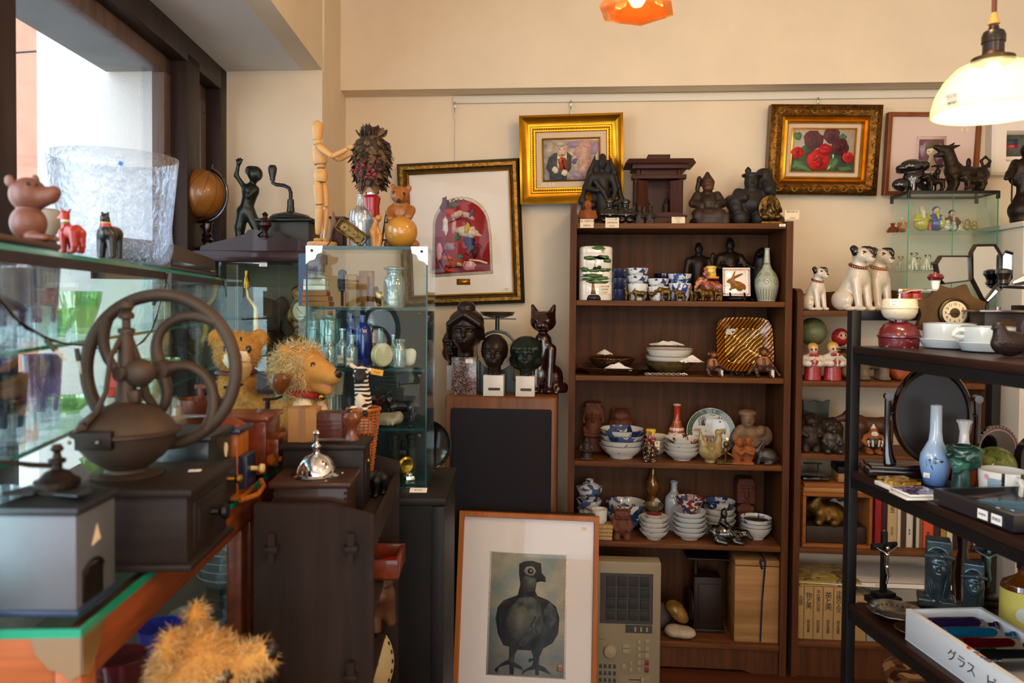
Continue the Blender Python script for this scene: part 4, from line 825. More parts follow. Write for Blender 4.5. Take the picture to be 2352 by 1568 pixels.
for px,py,Y,lab,arms in((1603,557,3.25,'dark standing bronze guardian behind the painted elephant','down'),(1675,546,3.25,'dark standing bronze deity behind the rabbit tile','front')):
 pr=SCL(robed(arms=arms),(1.0,.9,1))+[E((0,.02,.97),(.05,.05,.04)),B((0,0,.02),(.17,.14,.025))]
 if arms=='down':pr+=[C((.24,-.02,.2),(.24,-.02,.75),.02),E((.24,-.02,.78),(.04,.03,.06))]
 else:pr+=CH([(.17,0,.68),(.27,-.08,.56),(.34,-.16,.52)],[.05,.04,.03])
 fig('bronze_statue',lab,'statue',px,py,Y,Z,pr,'bronze_dark',.025,60)
fig('bird_statue','smooth black hunched bird carving beside the grey-green bottle','statue',1745,569,3.23,Z,[E((0,0,.4),(.2,.2,.4)),E((.03,-.02,.78),(.15,.14,.2)),C((.02,-.1,.9),(-.08,-.18,.84),.07,.03),B((0,0,.03),(.2,.18,.03)),E((0,.1,.2),(.15,.15,.2))],'black_iron',.06,44)
bands('howdah_paint',((0,'c0392b'),(.2,'d9a02e'),(.35,'2e6f9a'),(.5,'d98a1e'),(.7,'b5302a'),(.85,'e0c04a')),0,.11,.3);SP('elephant_paint','b8541f',('d9a02e','2b5f96','7a1f22'),90,.55,coat=.6);SP('elephant_black','14120f',('d9a02e','c8641f','d8d0bd'),130,.62,coat=.6)
def elephant(label,px,py,Y,z,bm_,rz):
 p=atY(px,Y,z);h=ztop(px,py,Y)-z;t=TH('painted_elephant',label,'elephant figurine',p,rz)
 BD_('elephant_body',SCL(quad(0,.62,.34,.26,(.1,.08),.13,.05,0,(.05,-.2),.08),(1,1,1))+CH([(-.44,0,.55),(-.54,0,.42),(-.56,0,.25),(-.5,0,.12)],[.08,.06,.045,.03])+[E((-.28,.14,.56),(.09,.03,.12)),E((-.28,-.14,.56),(.09,.03,.12))],bm_,t,.03,50,h*.95)
 g=G();g.bx((0,0,h*.66),(h*.34,h*.3,h*.08),None,.002);g.bx((.01*h,0,h*.76),(h*.2,h*.2,h*.12),None,.002);g.la([(.14,.82),(.14,.92),(.16,.93),(.16,.97),(.13,1.0),(0,1.0)],(0,0,0),12,None,h);g.mk('howdah','howdah_paint',t)
 BD_('rider',[E((0,0,.1),(.08,.07,.1)),E((0,0,.24),(.055,.055,.06)),C((.0,-.05,.13),(.0,-.12,.08),.03)],'elephant_paint',t,.02,24,h,(-h*.2,0,h*.66));return t
elephant('small brightly painted elephant with orange howdah in front of the bronze guardian',1632,611,3.13,Z,'elephant_paint',.5)
p=atY(1692,3.10,Z);u=mpp(p);t=TH('rabbit_tile','square white tile with a brown rabbit and red border on a small stand','tile',p+V_((0,0,.0035)));t.rotation_euler.x=-.14
PL('tile_red','b8604a',.4);PL('rabbit_tan','b07a3e',.4,col2='8f5a28',vs=80)
g=G();g.bx((0,0,43*u),(62*u,.008,66*u),None,.0015);g.mk('tile','porcelain',t)
g=G();q=lambda pts:[((x-1692)*u,(684-y)*u)for x,y in pts]
def dec(m,pts,y=-.0046):g.m=m;g.pr(q(pts),y-.0006,y+.0003,'y')
for i in RG(16):
 for x0,y0,dx,dy in((1663+i*3.7,611,0,4),(1663+i*3.7,668,0,4)):dec(0,stroke([(x0,y0),(x0+1.2,y0+dy)],1.6))
 for x0,y0 in((1662,613+i*3.6),(1718,613+i*3.6)):dec(0,stroke([(x0,y0),(x0+4,y0+1)],1.5))
dec(1,[(1669,640),(1673,636),(1680,632),(1684,624),(1687,616),(1689,617),(1687,628),(1698,623),(1707,621),(1706,624),(1696,630),(1688,634),(1688,638),(1700,641),(1711,648),(1713,656),(1710,661),(1706,658),(1702,663),(1694,662),(1690,657),(1682,658),(1678,662),(1674,660),(1679,653),(1677,645),(1670,643)]);dec(2,blob(1676,638,1,1,6,0),-.0052);g.mk('painted_rabbit',['tile_red','rabbit_tan','ink'],t,sharp=0)
g=G()
for s in(-1,1):g.tu([(s*16*u,.03,.0065),(s*16*u,.008,4*u),(s*16*u,-.012,4*u),(s*16*u,-.02,10*u),(s*16*u,-.012,16*u)],2.2*u,8);g.tu([(s*16*u,.01,5*u),(s*16*u,.012,40*u)],2*u,8);g.cyl((s*16*u,-.012,4*u),(s*16*u,-.014,.0005),2.2*u)
g.cyl((-16*u,.01,6*u),(16*u,.01,6*u),2*u);g.mk('stand','black_gloss',t)
CD('',(19*u,-.0062,62*u),12*u,7*u,['¥4500'],parent=t,mat=WC)
p=atY(1760,3.12,Z);u=mpp(p);t=TH('bottle_vase','grey-green stoneware bottle vase with long thin neck and carved scrolls','vase',p)
g=G();g.la([(0,1),(18,0),(20,1),(19,3),(24,22),(27,36),(26,50),(20,64),(12,74),(8,84),(6.5,98),(5.5,114),(5.5,121),(6.5,122.5),(5,122.5),(4.5,110),(0,108)],seg=40,k=u);v=g.mk('vase_body','celadon',t)
g=G();rr=lambda z:np.interp(z,[0,22,36,50,64,74,84,98],[19,24,27,26,20,12,8,6.5])
for j in RG(24):
 a=j*TAU/24;g.tu([((rr(z)+.1)*u*cos(a),(rr(z)+.1)*u*sin(a),z*u)for z in RG(4,31,4)],.5*u,4)
for j in RG(7):
 a0=j*TAU/7
 for zc,sc in((45,1.0),(60,.7),(86,.35)):
  pts=[]
  for i in RG(16):
   r=(9-i*.5)*sc;b=i*.62;z=zc+r*sin(b);a=a0+r*cos(b)/rr(zc);pts.append(((rr(z)+.1)*u*cos(a),(rr(z)+.1)*u*sin(a),z*u))
  g.tu(pts,.6*u,4)
g.mk('carved_pattern','glaze_olive'if 'glaze_olive'in MATS else PL('glaze_olive','4d5142',.4),v)
# ---- lower boards, loudspeaker
def dishg(r,h,t=.003,foot=.5,wave=0,seg=40,sq=0,fl=None):
 g=G();f=foot*r
 pr=[(0,.06*h),(f*.9,.06*h),(f*.92,0),(f,0),(f*1.03,.1*h),(r*.8,.46*h),(r*.93,.76*h),(r,h),(r-t*.6,h+.0006),(r*.92-t*.4,.76*h+t*.5),(r*.78,.46*h+t),(f,.12*h+t),(0,.12*h+t)]
 g.la(pr,seg=seg,fl=fl);return g
def dish(name,label,cat,p,r,h,mat,group=None,rz=0,t=.003,foot=.5,fl=None,rim=None):
 o=dishg(r,h,t,foot,fl=fl).mk(name,mat,None,V_(p)+V_((0,0,.0008)),40,rz=rz);tag(o,label,cat,group)
 if rim:
  g=G();g.tu([((r-.0003)*cos(a)*(fl(a,h)if fl else 1),(r-.0003)*sin(a)*(fl(a,h)if fl else 1),h)for a in AN(40)],.0011,6,closed=True);g.mk('rim',rim,o)
 return o
def stack(name,lab,cat,px,Y,z,rpx,hpx,n,step,mats,group,where,fl=None,rim=None,t=.0025,foot=.5):
 p=atY(px,Y,z);u=mpp(p);nm={1:['']}.get(n)or['lowest']+['second from the bottom','third from the bottom','fourth from the bottom','fifth from the bottom'][:n-2]+['topmost']
 for i in RG(n):
  m=mats[i%len(mats)]if isinstance(mats,list)else mats
  dish(name,'%s, %s %s'%(lab,nm[i],where)if n>1 else lab+' '+where,cat,p+V_((.0008*sin(i*2.3),.0006*cos(i*1.7),i*step*u)),rpx*u*(1-.012*i),hpx*u,m,group,i*1.1,t,foot,fl,rim)
 return p+V_((0,0,(n-1)*step*u)),u
def paper(name,label,p,w,d,h,mat='tissue',seed=1,group=None,rz=0,cat='paper'):
 r=random.Random(seed);ks=[(r.uniform(3,9),r.uniform(3,9),r.uniform(0,6),r.uniform(.3,1))for _ in RG(6)]
 def fn(u,v):
  z=sum(a*abs(sin(k1*u+k2*v+ph))for k1,k2,ph,a in ks)/3.2;e=1-.6*max(abs(u-.5),abs(v-.5))*2
  return((u-.5)*w*(1+.1*sin(v*7+seed)),(v-.5)*d,h*(.12+z*e*.8))
 g=G();g.grid(fn,16,12,.0004);o=g.mk(name,mat,None,V_(p)+V_((0,0,.001)),25,rz=rz);return tag(o,label,cat,group)
PL('tissue','e9e2d8',.8,sss=.1)
m,nt,b=newmat('amber_glaze');b.inputs['Roughness'].default_value=.12;b.inputs['Coat Weight'].default_value=.7;b.inputs['Metallic'].default_value=.35
w_=nd(nt,'ShaderNodeTexWave',Scale=26.0,Distortion=2.5,Detail=2.0);nt.links.new(coords(nt,(1,1,1),(0,0,.7)),w_.inputs[0]);nt.links.new(ramp(nt,((.12,'2e1204'),(.3,'8a4a0c'),(.8,'c07814')),w_.outputs[1]),b.inputs['Base Color']);bump(nt,b,w_.outputs[1],.6,.002)
m,nt,b=newmat('amber_well');b.inputs['Roughness'].default_value=.16;b.inputs['Metallic'].default_value=.8;b.inputs['Coat Weight'].default_value=.6
w_=nd(nt,'ShaderNodeTexWave',Scale=22.0,Distortion=4.0,Detail=3.0);nt.links.new(coords(nt,(1,1,1),(0,0,.8)),w_.inputs[0]);nt.links.new(ramp(nt,((.15,'4a2606'),(.3,'d9952a'),(.8,'f0b84a')),w_.outputs[1]),b.inputs['Base Color']);bump(nt,b,w_.outputs[1],.8,.003)
PL('olive_glaze','5b4a2c',.2,coat=.6,var=.3,vs=50);PL('brown_glaze','3a2517',.2,coat=.6,var=.3,vs=30);PL('white_glaze','e4ddcf',.15,coat=.6)
PL('monkey_wood','4a2a1a',.4,var=.2,vs=30);PL('monkey_face','8a5530',.45);PL('vest_knit','b0764a',.9,bmp=1.0,bs=260,var=.2,vs=200)
Z=BZ[3]
def sqplate(name,label,p,w,h,t,mat,cat='dish',rz=0,rx=0,depth=None,well=None):
 d=depth or h;n=48
 def ring(k,z):
  out=[]
  for i in RG(n):
   a=TAU*i/n;c,s_=cos(a),sin(a);q=(abs(c)**5+abs(s_)**5)**(-1/5);out.append((c*q*w/2*k,s_*q*w/2*k,z))
  return out
 R=[ring(.0,0),ring(.62,0),ring(.66,.002),ring(.9,h*.8),ring(1,h),ring(.985,h+t*.5),ring(.88,h*.8+t),ring(.64,t+.002),ring(.0,t)]
 vs=[v for r in R for v in r];fs=[(a*n+j,a*n+(j+1)%n,(a+1)*n+(j+1)%n,(a+1)*n+j)for a in RG(len(R)-1)for j in RG(n)]
 g=G();g.add(vs,fs);g.m=1;k_=len(R)-2
 for f in RG(len(g.f)):g.mi[f]=1 if well and f>=k_*n else 0
 o=g.mk(name,[mat,well or mat],None,V_(p)+V_((0,0,.0008)),40);o.rotation_euler=(rx,0,rz);return tag(o,label,cat)
p=atY(1405,3.165,Z);u=mpp(p)
sqplate('plate','large flat square brown plate with amber rim at the left of the third board',p,160*u,16*u,.004,'brown_glaze','plate')
q=p+V_((0,0,.010));dish('bowl','dark brown bowl with amber inside on the square plate','bowl',q,54*u,30*u,'brown_glaze',rim='amber_glaze',foot=.45)
paper('tissue_paper','crumpled white tissue draped in front of the dark bowl',q+V_((.02,-.105,-.002)),.11,.05,.045,seed=3,group='tissue paper between dishes');paper('tissue_paper','small scrap of tissue on the dark bowl rim',q+V_((-.03,.0,30*u+.001)),.06,.05,.035,seed=5,group='tissue paper between dishes')
p=atY(1537,3.17,Z);u=mpp(p)
dish('bowl','wide olive brown footed bowl under the white ones','bowl',p,58*u,32*u,'olive_glaze',foot=.42)
q=p+V_((0,0,12*u));dish('bowl','lower of the two white bowls with brown rims','bowl',q,56*u,30*u,'white_glaze',rim='olive_glaze',foot=.5)
q=q+V_((0,0,14*u));dish('bowl','upper of the two white bowls with brown rims','bowl',q,54*u,32*u,'white_glaze',rim='olive_glaze',foot=.5)
paper('tissue_paper','folded tissue heaped in the upper white bowl',q+V_((-.01,0,33*u)),.13,.06,.035,seed=8,group='tissue paper between dishes');paper('tissue_paper','loose tissue hanging out at the right of the white bowls',q+V_((.075,-.085,-.008)),.09,.05,.05,seed=9,group='tissue paper between dishes',rz=.4)
p=atY(1530,3.075,Z);u=mpp(p);g=G()
for s in(0,PI):g.tu([(-.085+.0053*i,.004*cos(i*.8+s),.006+.004*sin(i*.8+s))for i in RG(33)],.0032,8)
CG('cord_glass','e8dcd0',.2,.1,opac=.25,body='b5a698');tag(g.mk('twisted_glass_rod','cord_glass',None,p+V_((0,0,.0015)),rz=.06),'twisted clear glass rod lying in front of the olive bowl','glass rod')
p=atY(1706,3.20,Z);u=mpp(p);o=sqplate('dish','large square amber glazed dish leaning upright at the back',p,128*u,20*u,.005,'amber_glaze','dish',rx=1.30,well='amber_well');o.location=atY(1706,3.235,Z)+V_((0,0,64*u+.001));o.location.y=3.235
g=G();g.tu([(c_*41*u,s_*41*u,.006)for c_,s_ in[(cos(a)*(abs(cos(a))**6+abs(sin(a))**6)**(-1/6),sin(a)*(abs(cos(a))**6+abs(sin(a))**6)**(-1/6))for a in AN(48)]],.0028,8,closed=True);g.mk('well_ridge','amber_well',o)
CD('',(-28*u,34*u,.009),22*u,5*u,['焼物角皿'],parent=o,mat='white_card').rotation_euler=(-PI/2,0,0);CD('',(-32*u,26*u,.009),14*u,7*u,['¥6500'],parent=o,mat='white_card').rotation_euler=(-PI/2,0,0)
for px,py,Y,lab,flip in((1636,805,3.10,'brown wooden monkey in a knitted vest, arm stretched to the right, by the amber dish',1),(1753,797,3.10,'brown wooden monkey in a knitted vest with both arms spread, right end of the board',0)):
 p=atY(px,Y,Z);h=ztop(px,py,Y)-Z;t=TH('wooden_monkey',lab,'wooden toy',p,.25 if flip else-.1)
 arms=(CH([(.14,0,.62),(.26,-.05,.42),(.56,-.1,.26)],[.07,.055,.05])+[E((.58,-.1,.25),(.07,.05,.06))]+CH([(-.14,0,.62),(-.22,-.06,.4),(-.2,-.16,.1)],[.07,.055,.05]))if flip else MX(*CH([(.15,0,.62),(.3,-.04,.38),(.5,-.08,.08)],[.07,.055,.045]),E((.52,-.09,.07),(.06,.05,.06)))
 BD_('monkey_body',[E((0,0,.42),(.2,.17,.26)),E((0,0,.86),(.15,.14,.14)),E((0,-.13,.82),(.1,.1,.09),1),C((0,0,.62),(0,0,.78),.08)]+MX(E((.17,0,.86),(.04,.025,.06),1))+MX(*CH([(.14,-.05,.24),(.26,-.14,.26),(.2,-.2,.06)],[.1,.08,.06]),E((.2,-.26,.05),(.07,.1,.05)))+arms+MX(E((.055,-.13,.9),(.02,.02,.02),2)),['monkey_wood','monkey_face','ink'],t,.03,52,h,cut0=True)
 BD_('vest',[E((0,0.0,.48),(.215,.185,.2)),E((0,0,.62),(.17,.13,.08)),B((0,-.25,.5),(.05,.15,.3),neg=True)],'vest_knit',t,.03,34,h)
 CD('',(.26*h,-.3*h,.02*h),.09*h,.24*h,['¥3','80','00'],parent=t,mat=WC)
for i,(px,py)in enumerate(((1692,838),(1716,846))):
 pr=[E((0,0,.5),(.55,.35,.3))]+[c for s in(-1,1)for k in RG(3)for c in CH([(s*.4,(k-1)*.25,.5),(s*.8,(k-1)*.4,.7),(s*1.0,(k-1)*.5,.05)],[.1,.08,.05])]+[c for s in(-1,1)for c in CH([(s*.3,-.3,.5),(s*.55,-.7,.7),(s*.3,-.9,.75)],[.1,.1,.14])]
 fig('iron_crab',('black iron crab beside the left monkey','black iron crab in front of the amber dish')[i],'figurine',px,py,3.08,Z,pr,'black_iron',.06,40,h=.022 if i==0 else.018)
Z=BZ[2]
p=atY(1362,3.262,Z);h=ztop(1365,922,3.262)-Z;t=TH('wooden_doll','tall carved wooden girl with closed eyes and long incised hair','carved figure',p)
hd=[C((0,0,.0),(0,0,.52),.19,.17),E((0,-.01,.79),(.2,.18,.21)),B((0,.02,.94),(.17,.15,.05),rd=.8),C((0,-.17,.82),(0,-.225,.73),.02,.035),E((0,-.18,.66),(.06,.03,.015)),E((0,-.165,.62),(.05,.03,.015))]+MX(C((.05,-.18,.79),(.15,-.14,.77),.014))+MX(C((.05,-.185,.83),(.14,-.15,.84),.01))+MX(C((.19,.0,.86),(.19,.03,.58),.035,.03))+MX(*CH([(.17,-.02,.45),(.15,-.15,.35),(.02,-.2,.34)],[.05,.045,.035]))
fit(BD_('doll_body',hd,'terra_red',t,.02,64,h,cut0=True),h)
g=G()
for s in(-1,1):
 for k in RG(6):a=.2+k*.22;g.tu([(s*.02*h,-.185*h,.96*h),(s*(.07+.02*k)*h,-.185*h*cos(a*.7),(.93-.01*k)*h),(s*(.2*sin(a)+.01)*h,-.19*h*cos(a),(.84-.04*k)*h)],.004*h,5)
g.mk('hair_lines','carved_light',t)
fig('wooden_figurine','little carved wooden figure at the front left corner of the fourth board','carved figure',1347,1003,3.085,Z,[C((0,0,.0),(0,0,.6),.26,.22),B((0,0,.04),(.28,.24,.05))]+MX(*CH([(.22,0,.6),(.28,-.1,.42),(.06,-.25,.4)],[.09,.08,.06]))+face((0,-.02,.8),.17),'carved_brown',.03,44)
fig('wooden_owl','dim carved owl behind the blue patterned plates','carved figure',1425,936,3.282,Z,[E((0,0,.5),(.26,.22,.42)),E((0,-.02,.82),(.24,.2,.17)),C((0,-.2,.8),(0,-.25,.72),.03,.02),C((0,0,0),(0,0,.2),.22)]+MX(C((.15,0,.9),(.19,0,1.0),.06,.02))+MX(E((.1,-.19,.84),(.07,.04,.07)))+MX(E((.22,.0,.45),(.09,.15,.28))),'terra_red',.03,44)
wv=lambda n,a:(lambda t_,z:1+a*cos(n*t_))
SP('china_bold','d9d9d4',('20305c','4a5f8f'),18,.56);SP('china_few','dcdad2',('3d5076',),34,.68);SP('kutani_red','e2ddd4',('a03a22','3a2c28','c07a30'),26,.6)
stack('plate','wavy white plate','plate',1428,3.148,Z,52,31,4,11.5,['china_few','china_few','china_bold','china_bold'],'stacked plates with blue sprays','of the left stack on the fourth board',wv(8,.015),'glaze_olive')
elephant('black painted elephant with orange howdah and gold spots',1494,985,3.085,Z,'elephant_black',1.35);CD('price tag hanging beside the black painted elephant',atPY(1509,1032,3.07),12*.0017,20*.0017,['象','¥3800'],mat='card')
stack('plate','plain white saucer','plate',1508,3.25,Z,28,14,4,9,'white_glaze','plain white saucers behind the elephant','of the pile behind the elephant')
p=atY(1554,3.27,Z);u=mpp(p);t=TH('sake_bottle','white bottle vase with red-orange neck behind the plates','vase',p);g=G();h=(1058-946)*u
bands('kutani_bottle',((0,'e6e0d6'),(.42,'b5522a'),(.47,'e0d5c4'),(.52,'b0431c'),(.62,'c07830'),(.66,'b23c18'),(.97,'e6d2bc')),0,h,.15,.6)
g.la([(0,.0),(.17,0),(.19,.03),(.2,.2),(.195,.32),(.15,.5),(.085,.64),(.07,.75),(.07,.93),(.085,1.0),(.06,1.0),(.05,.8),(0,.78)],seg=36,k=h);g.mk('vase_body','kutani_bottle',t)
g=G();sil=lambda z:np.interp(z,[0,.2,.32,.5],[.17,.2,.195,.15])
for a0,z in((-2.2,.25),(-1.7,.3),(-1.3,.22),(-.8,.28)):g.tu([((sil(z+.03*sin(i))+.002)*h*cos(a0+i*.07),(sil(z+.03*sin(i))+.002)*h*sin(a0+i*.07),(z+.03*sin(i*1.4))*h)for i in RG(6)],.004*h,5)
g.mk('painted_animals','p_rust',t)
stack('plate','small white painted plate','plate',1566,3.135,Z,41,22,4,9.5,['china_few','china_few','china_few','kutani_red'],'stacked small plates by the round green plate','stacked before the green-rimmed plate',None)
p=atY(1634,3.20,Z);u=mpp(p);t=TH('display_plate','round plate with speckled green rim and painted reeds leaning upright','plate',p+V_((0,0,0)));t.rotation_euler.x=-.2
SP('green_rim','3c5238',('556b4a','2b3a28'),300,.55);SP('pond_wash','c9ccc6',('b79f8c',),22,.62,detail=1,stretch=(.6,1,1.6));R0=55.5*u
g=G();g.la([(0,.004),(.5,.004),(.55,0),(.6,.0),(.62,.006),(1,.05),(1.0,.06),(.985,.062),(.76,.04),(.74,.03),(.0,.028)],(0,0,R0),64,HX,R0,paint=lambda a,z,i:1 if i in(8,9)else(2 if i in(5,6)else 0));g.mk('plate',['pond_wash','pond_wash','white_glaze'],t)
g=G();ring=lambda r,y:[(r*cos(TAU*j/64),y,R0+r*sin(TAU*j/64))for j in RG(64)]
a,b=ring(R0*.985,-.0632*R0),ring(R0*.775,-.0435*R0);g.add(a+b,[(j,(j+1)%64,64+(j+1)%64,64+j)for j in RG(64)]);g.mk('green_band','green_rim',t)
g=G();rr=random.Random(3);q=lambda x,y:((x-1634)*u,R0+(981-y)*u)
for cx,cy,n,hh in((1612,966,16,26),(1632,1008,14,22),(1662,985,9,18),(1660,950,9,12)):
 for i in RG(n):x0=cx+rr.uniform(-9,9);g.m=i%3;g.pr([q(*pp)for pp in stroke([(x0,cy),(x0+rr.uniform(-3,3),cy-hh*.5),(x0+rr.uniform(-10,10),cy-hh*rr.uniform(.6,1))],1.3,.4)],-.030*R0-.0007,-.029*R0,'y')
for cx,cy,rx,ry in((1600,975,14,3),(1618,990,18,3),(1605,1000,12,3),(1640,940,8,3)):g.m=3;g.pr([q(*pp)for pp in blob(cx,cy,rx,ry,12,.3,cx)],-.030*R0-.0004,-.029*R0,'y')
for x,y,m_ in((1655,957,1),(1634,1001,4),(1650,975,1)):g.m=m_;g.pr([q(*pp)for pp in blob(x,y,3,1.6,8,.3,x)],-.0318*R0-.0004,-.029*R0,'y')
g.mk('painted_reeds',['p_slate','p_dkgreen','p_grey','p_putty','p_red'],t,sharp=0)
PL('gold_cream','a08a58',.35,coat=.4,var=.3,vs=50)
fig('bird_whistle','cream and gold ceramic hen whistle in front of the round plate','figurine',1631,985,3.085,Z,[E((0,0,.34),(.34,.28,.28)),C((0,0,.0),(0,0,.1),.16,.14)]+CH([(-.16,0,.45),(-.27,0,.66),(-.3,0,.88)],[.16,.08,.05])+CH([(.17,0,.45),(.24,0,.7),(.22,-.02,.88)],[.17,.1,.08])+[E((.22,-.02,.92),(.1,.08,.08)),C((.28,-.02,.92),(.42,-.03,.94),.05,.015),E((-.02,-.24,.5),(.1,.08,.1)),E((-.02,-.3,.5),(.06,.06,.06),0,None,.02,True)],'gold_cream',.05,48)
fig('metal_figurine','tiny grey metal seated figure beside the hen whistle','figurine',1666,1013,3.075,Z,[B((0,0,.04),(.42,.3,.05)),C((0,.05,.1),(0,0,.5),.08),E((0,0,.55),(.11,.1,.16)),E((.02,0,.85),(.13,.12,.15))]+CH([(-.05,0,.5),(-.3,-.1,.3),(-.42,-.1,.5)],[.05,.05,.04])+CH([(.05,0,.5),(.3,-.1,.35),(.45,-.1,.1)],[.06,.05,.05]),'brass_old',.03,40)
fig('wooden_hotei','light carved wooden lucky god with sack over his shoulder','carved figure',1721,940,3.18,Z,[E((0,0,.3),(.3,.22,.18)),E((0,0,.48),(.2,.18,.2)),E((.28,.02,.45),(.17,.13,.2)),E((.2,-.06,.56),(.1,.1,.12))]+MX(C((.14,-.1,.22),(.14,-.12,.04),.12,.09))+CH([(-.18,0,.58),(-.3,-.08,.42),(-.24,-.16,.32)],[.09,.08,.07])+face((-.05,-.02,.78),.16)+[E((-.05,.01,.9),(.18,.17,.08))],'carved_light',.03,60)
fig('monkey_pair','orange terracotta monkeys huddled together','figurine',1704,1000,3.075,Z,[E((-.16,0,.35),(.2,.2,.36)),E((.2,.03,.36),(.22,.2,.36)),B((0,0,.04),(.36,.24,.05))]+face((-.12,-.06,.78),.16)+face((.2,-.02,.82),.16)+CH([(-.25,-.1,.5),(-.1,-.25,.4),(.05,-.26,.5)],[.08,.07,.06])+CH([(.38,-.05,.5),(.3,-.22,.4),(.12,-.26,.45)],[.08,.07,.06]),'terracotta',.04,52)
RAB=[E((.1,0,.32),(.38,.25,.31)),E((.22,0,.28),(.28,.27,.26)),E((-.28,0,.5),(.19,.15,.17)),C((-.36,0,.46),(-.47,0,.42),.1,.07),C((-.25,-.05,.6),(-.02,-.1,.92),.07,.04),C((-.25,.05,.6),(.02,.06,.98),.07,.04),E((.5,0,.22),(.1,.09,.09)),C((-.2,-.1,.3),(-.25,-.1,.04),.08,.07),C((-.2,.1,.3),(-.25,.1,.04),.08,.07),C((.2,-.2,.08),(0,-.22,.05),.1,.07),C((.2,.2,.08),(0,.22,.05),.1,.07)]
PL('pewter','4a4540',.35,.6,bmp=.3,bs=200)
fig('rabbit_figurine','dark pewter crouching rabbit at the right end of the fourth board','figurine',1755,1007,3.08,Z,RAB,'pewter',.04,52)
Z=BZ[1]
stack('bowl','blue and white rice bowl without lid','bowl',1353,3.20,Z,30,30,3,20,'china_bold','bowls under the lidded bowl','under the lidded bowl',foot=.45)
p=atY(1353,3.20,Z)+V_((0,0,72*.0017));u=mpp(p);t=TH('lidded_bowl','blue and white lidded bowl at the left end of the fifth board','lidded bowl',p)
dishg(31*u,32*u,.003,.42).mk('bowl','china_bold',t);g=G();g.la([(27,29),(20,38),(11,42),(9,43),(9,47),(10,49),(8,49),(7,44),(0,43),(0,41),(18,36),(26,28.5)],k=u,seg=36);g.mk('lid','china_bold',t)
p=atY(1382,3.09,Z);u=mpp(p);PL('beige_board','a98a58',.6,var=.15,vs=40)
for i in RG(4):
 g=G();g.bx((0,0,4.3*u),(46*u,.07,8.2*u),None,.003,3);tag(g.mk('wooden_tray','beige_board',None,p+V_((.0006*i,0,i*8.6*u+.001)),rz=.01*i),'small beige tray, %s of the pile beside the wooden owl-cat'%('lowest','second from the bottom','third from the bottom','topmost')[i],'tray','beige trays piled behind the bird drawing')
cup('squat white pot painted with grey grass on the beige trays',1376,3.09,Z+.062,32,19,'china_few',None,.95,name='pot')
stack('bowl','deep white blue-leafed bowl','bowl',1437,3.218,Z,46,45,2,19,'china_bold','deep blue leaf bowls','behind the wooden cat',wv(6,.02),foot=.42)
fig('wooden_cat','reddish carved wooden owl-cat figure with spiky head','carved figure',1428,1163,3.085,Z,[E((0,0,.4),(.26,.22,.3)),B((0,0,.78),(.24,.18,.14),rd=.5)]+MX(C((.15,-.05,.22),(.16,-.08,.02),.11,.12),C((.2,0,.88),(.26,0,1.0),.07,.03),C((.07,0,.9),(.08,0,.98),.05,.02),E((.1,-.17,.8),(.06,.04,.06)),*CH([(.22,0,.6),(.28,-.08,.42),(.18,-.2,.32)],[.08,.07,.06]))+[C((0,-.18,.76),(0,-.25,.7),.04,.03)],'terra_red',.025,52)
p=atY(1498,3.272,Z);u=mpp(p);t=TH('gourd_bottle','gourd-shaped amber glazed bottle behind the small plates','bottle',p);g=G();g.la([(0,0),(19,0),(23,10),(25,28),(22,48),(13,64),(9,72),(14,84),(16,94),(13,108),(7,120),(6,134),(8,137),(5,137),(4,120),(0,118)],k=u,seg=32);PL('gourd_gold','7a4f12',.15,.3,coat=.8,var=.3,vs=30);g.mk('bottle_body','gourd_gold',t)
g=G();g.pr([(x*u,z*u)for x,z in blob(6,56,11,15,14,.15,3)],-23.5*u,-18*u,'y');g.mk('white_medallion','white_glaze',t)
p=atY(1547,3.25,Z);u=mpp(p);t=TH('sake_bottle','pale blue-white sake bottle with small price sticker','bottle',p);g=G();g.la([(0,0),(18,0),(21,8),(21,62),(19,74),(10,84),(7,90),(7,104),(10,110),(7,110),(5,95),(0,92)],k=u,seg=32);g.mk('bottle_body',PL('pale_blue','b9c2c8',.15,coat=.6),t);CD('',(-2*u,-21.6*u,78*u),15*u,6*u,['¥2800'],parent=t,mat=WC).rotation_euler.x=-.5
q,u=stack('plate','small white dish','plate',1502,3.11,Z,33,20,4,10.5,'china_few','small stacked dishes','in the stack under the orange-lined cup',wv(10,.012))
q=q+V_((0,0,15*u));bands('red_band',((0,'d9d2c4'),(.35,'7a2418'),(.7,'d9d2c4')),0,.05,.2)
cup('small cup with a dark red band on the white dishes',1502,3.11,q.z,18,20,'red_band',None,.8);cup('cream cup with orange inside, on top of the red-banded cup',1502,3.11,q.z+18.6*u,14,22,'olive_glaze',None,.85)
q,u=stack('plate','medium white plate','plate',1583,3.13,Z,40,20,5,11,'porcelain_blue_white','medium white plates','in the stack under the red checked bowl')
SP('imari_check','d8c8be',('8a2f28','2d3558'),55,.5,dist=0,detail=0);dish('bowl','red and blue checked porcelain bowl with flower medallion on white plates','bowl',q+V_((0,0,13*u)),32*u,36*u,'imari_check',rim='navy_glaze',foot=.45)
stack('bowl','grey-white bowl','bowl',1652,3.24,Z,37,26,4,14.5,['porcelain_blue_white','china_few','china_few','china_bold'],'bowls behind the black reclining figure','in the stack behind the black ox rider',foot=.45)
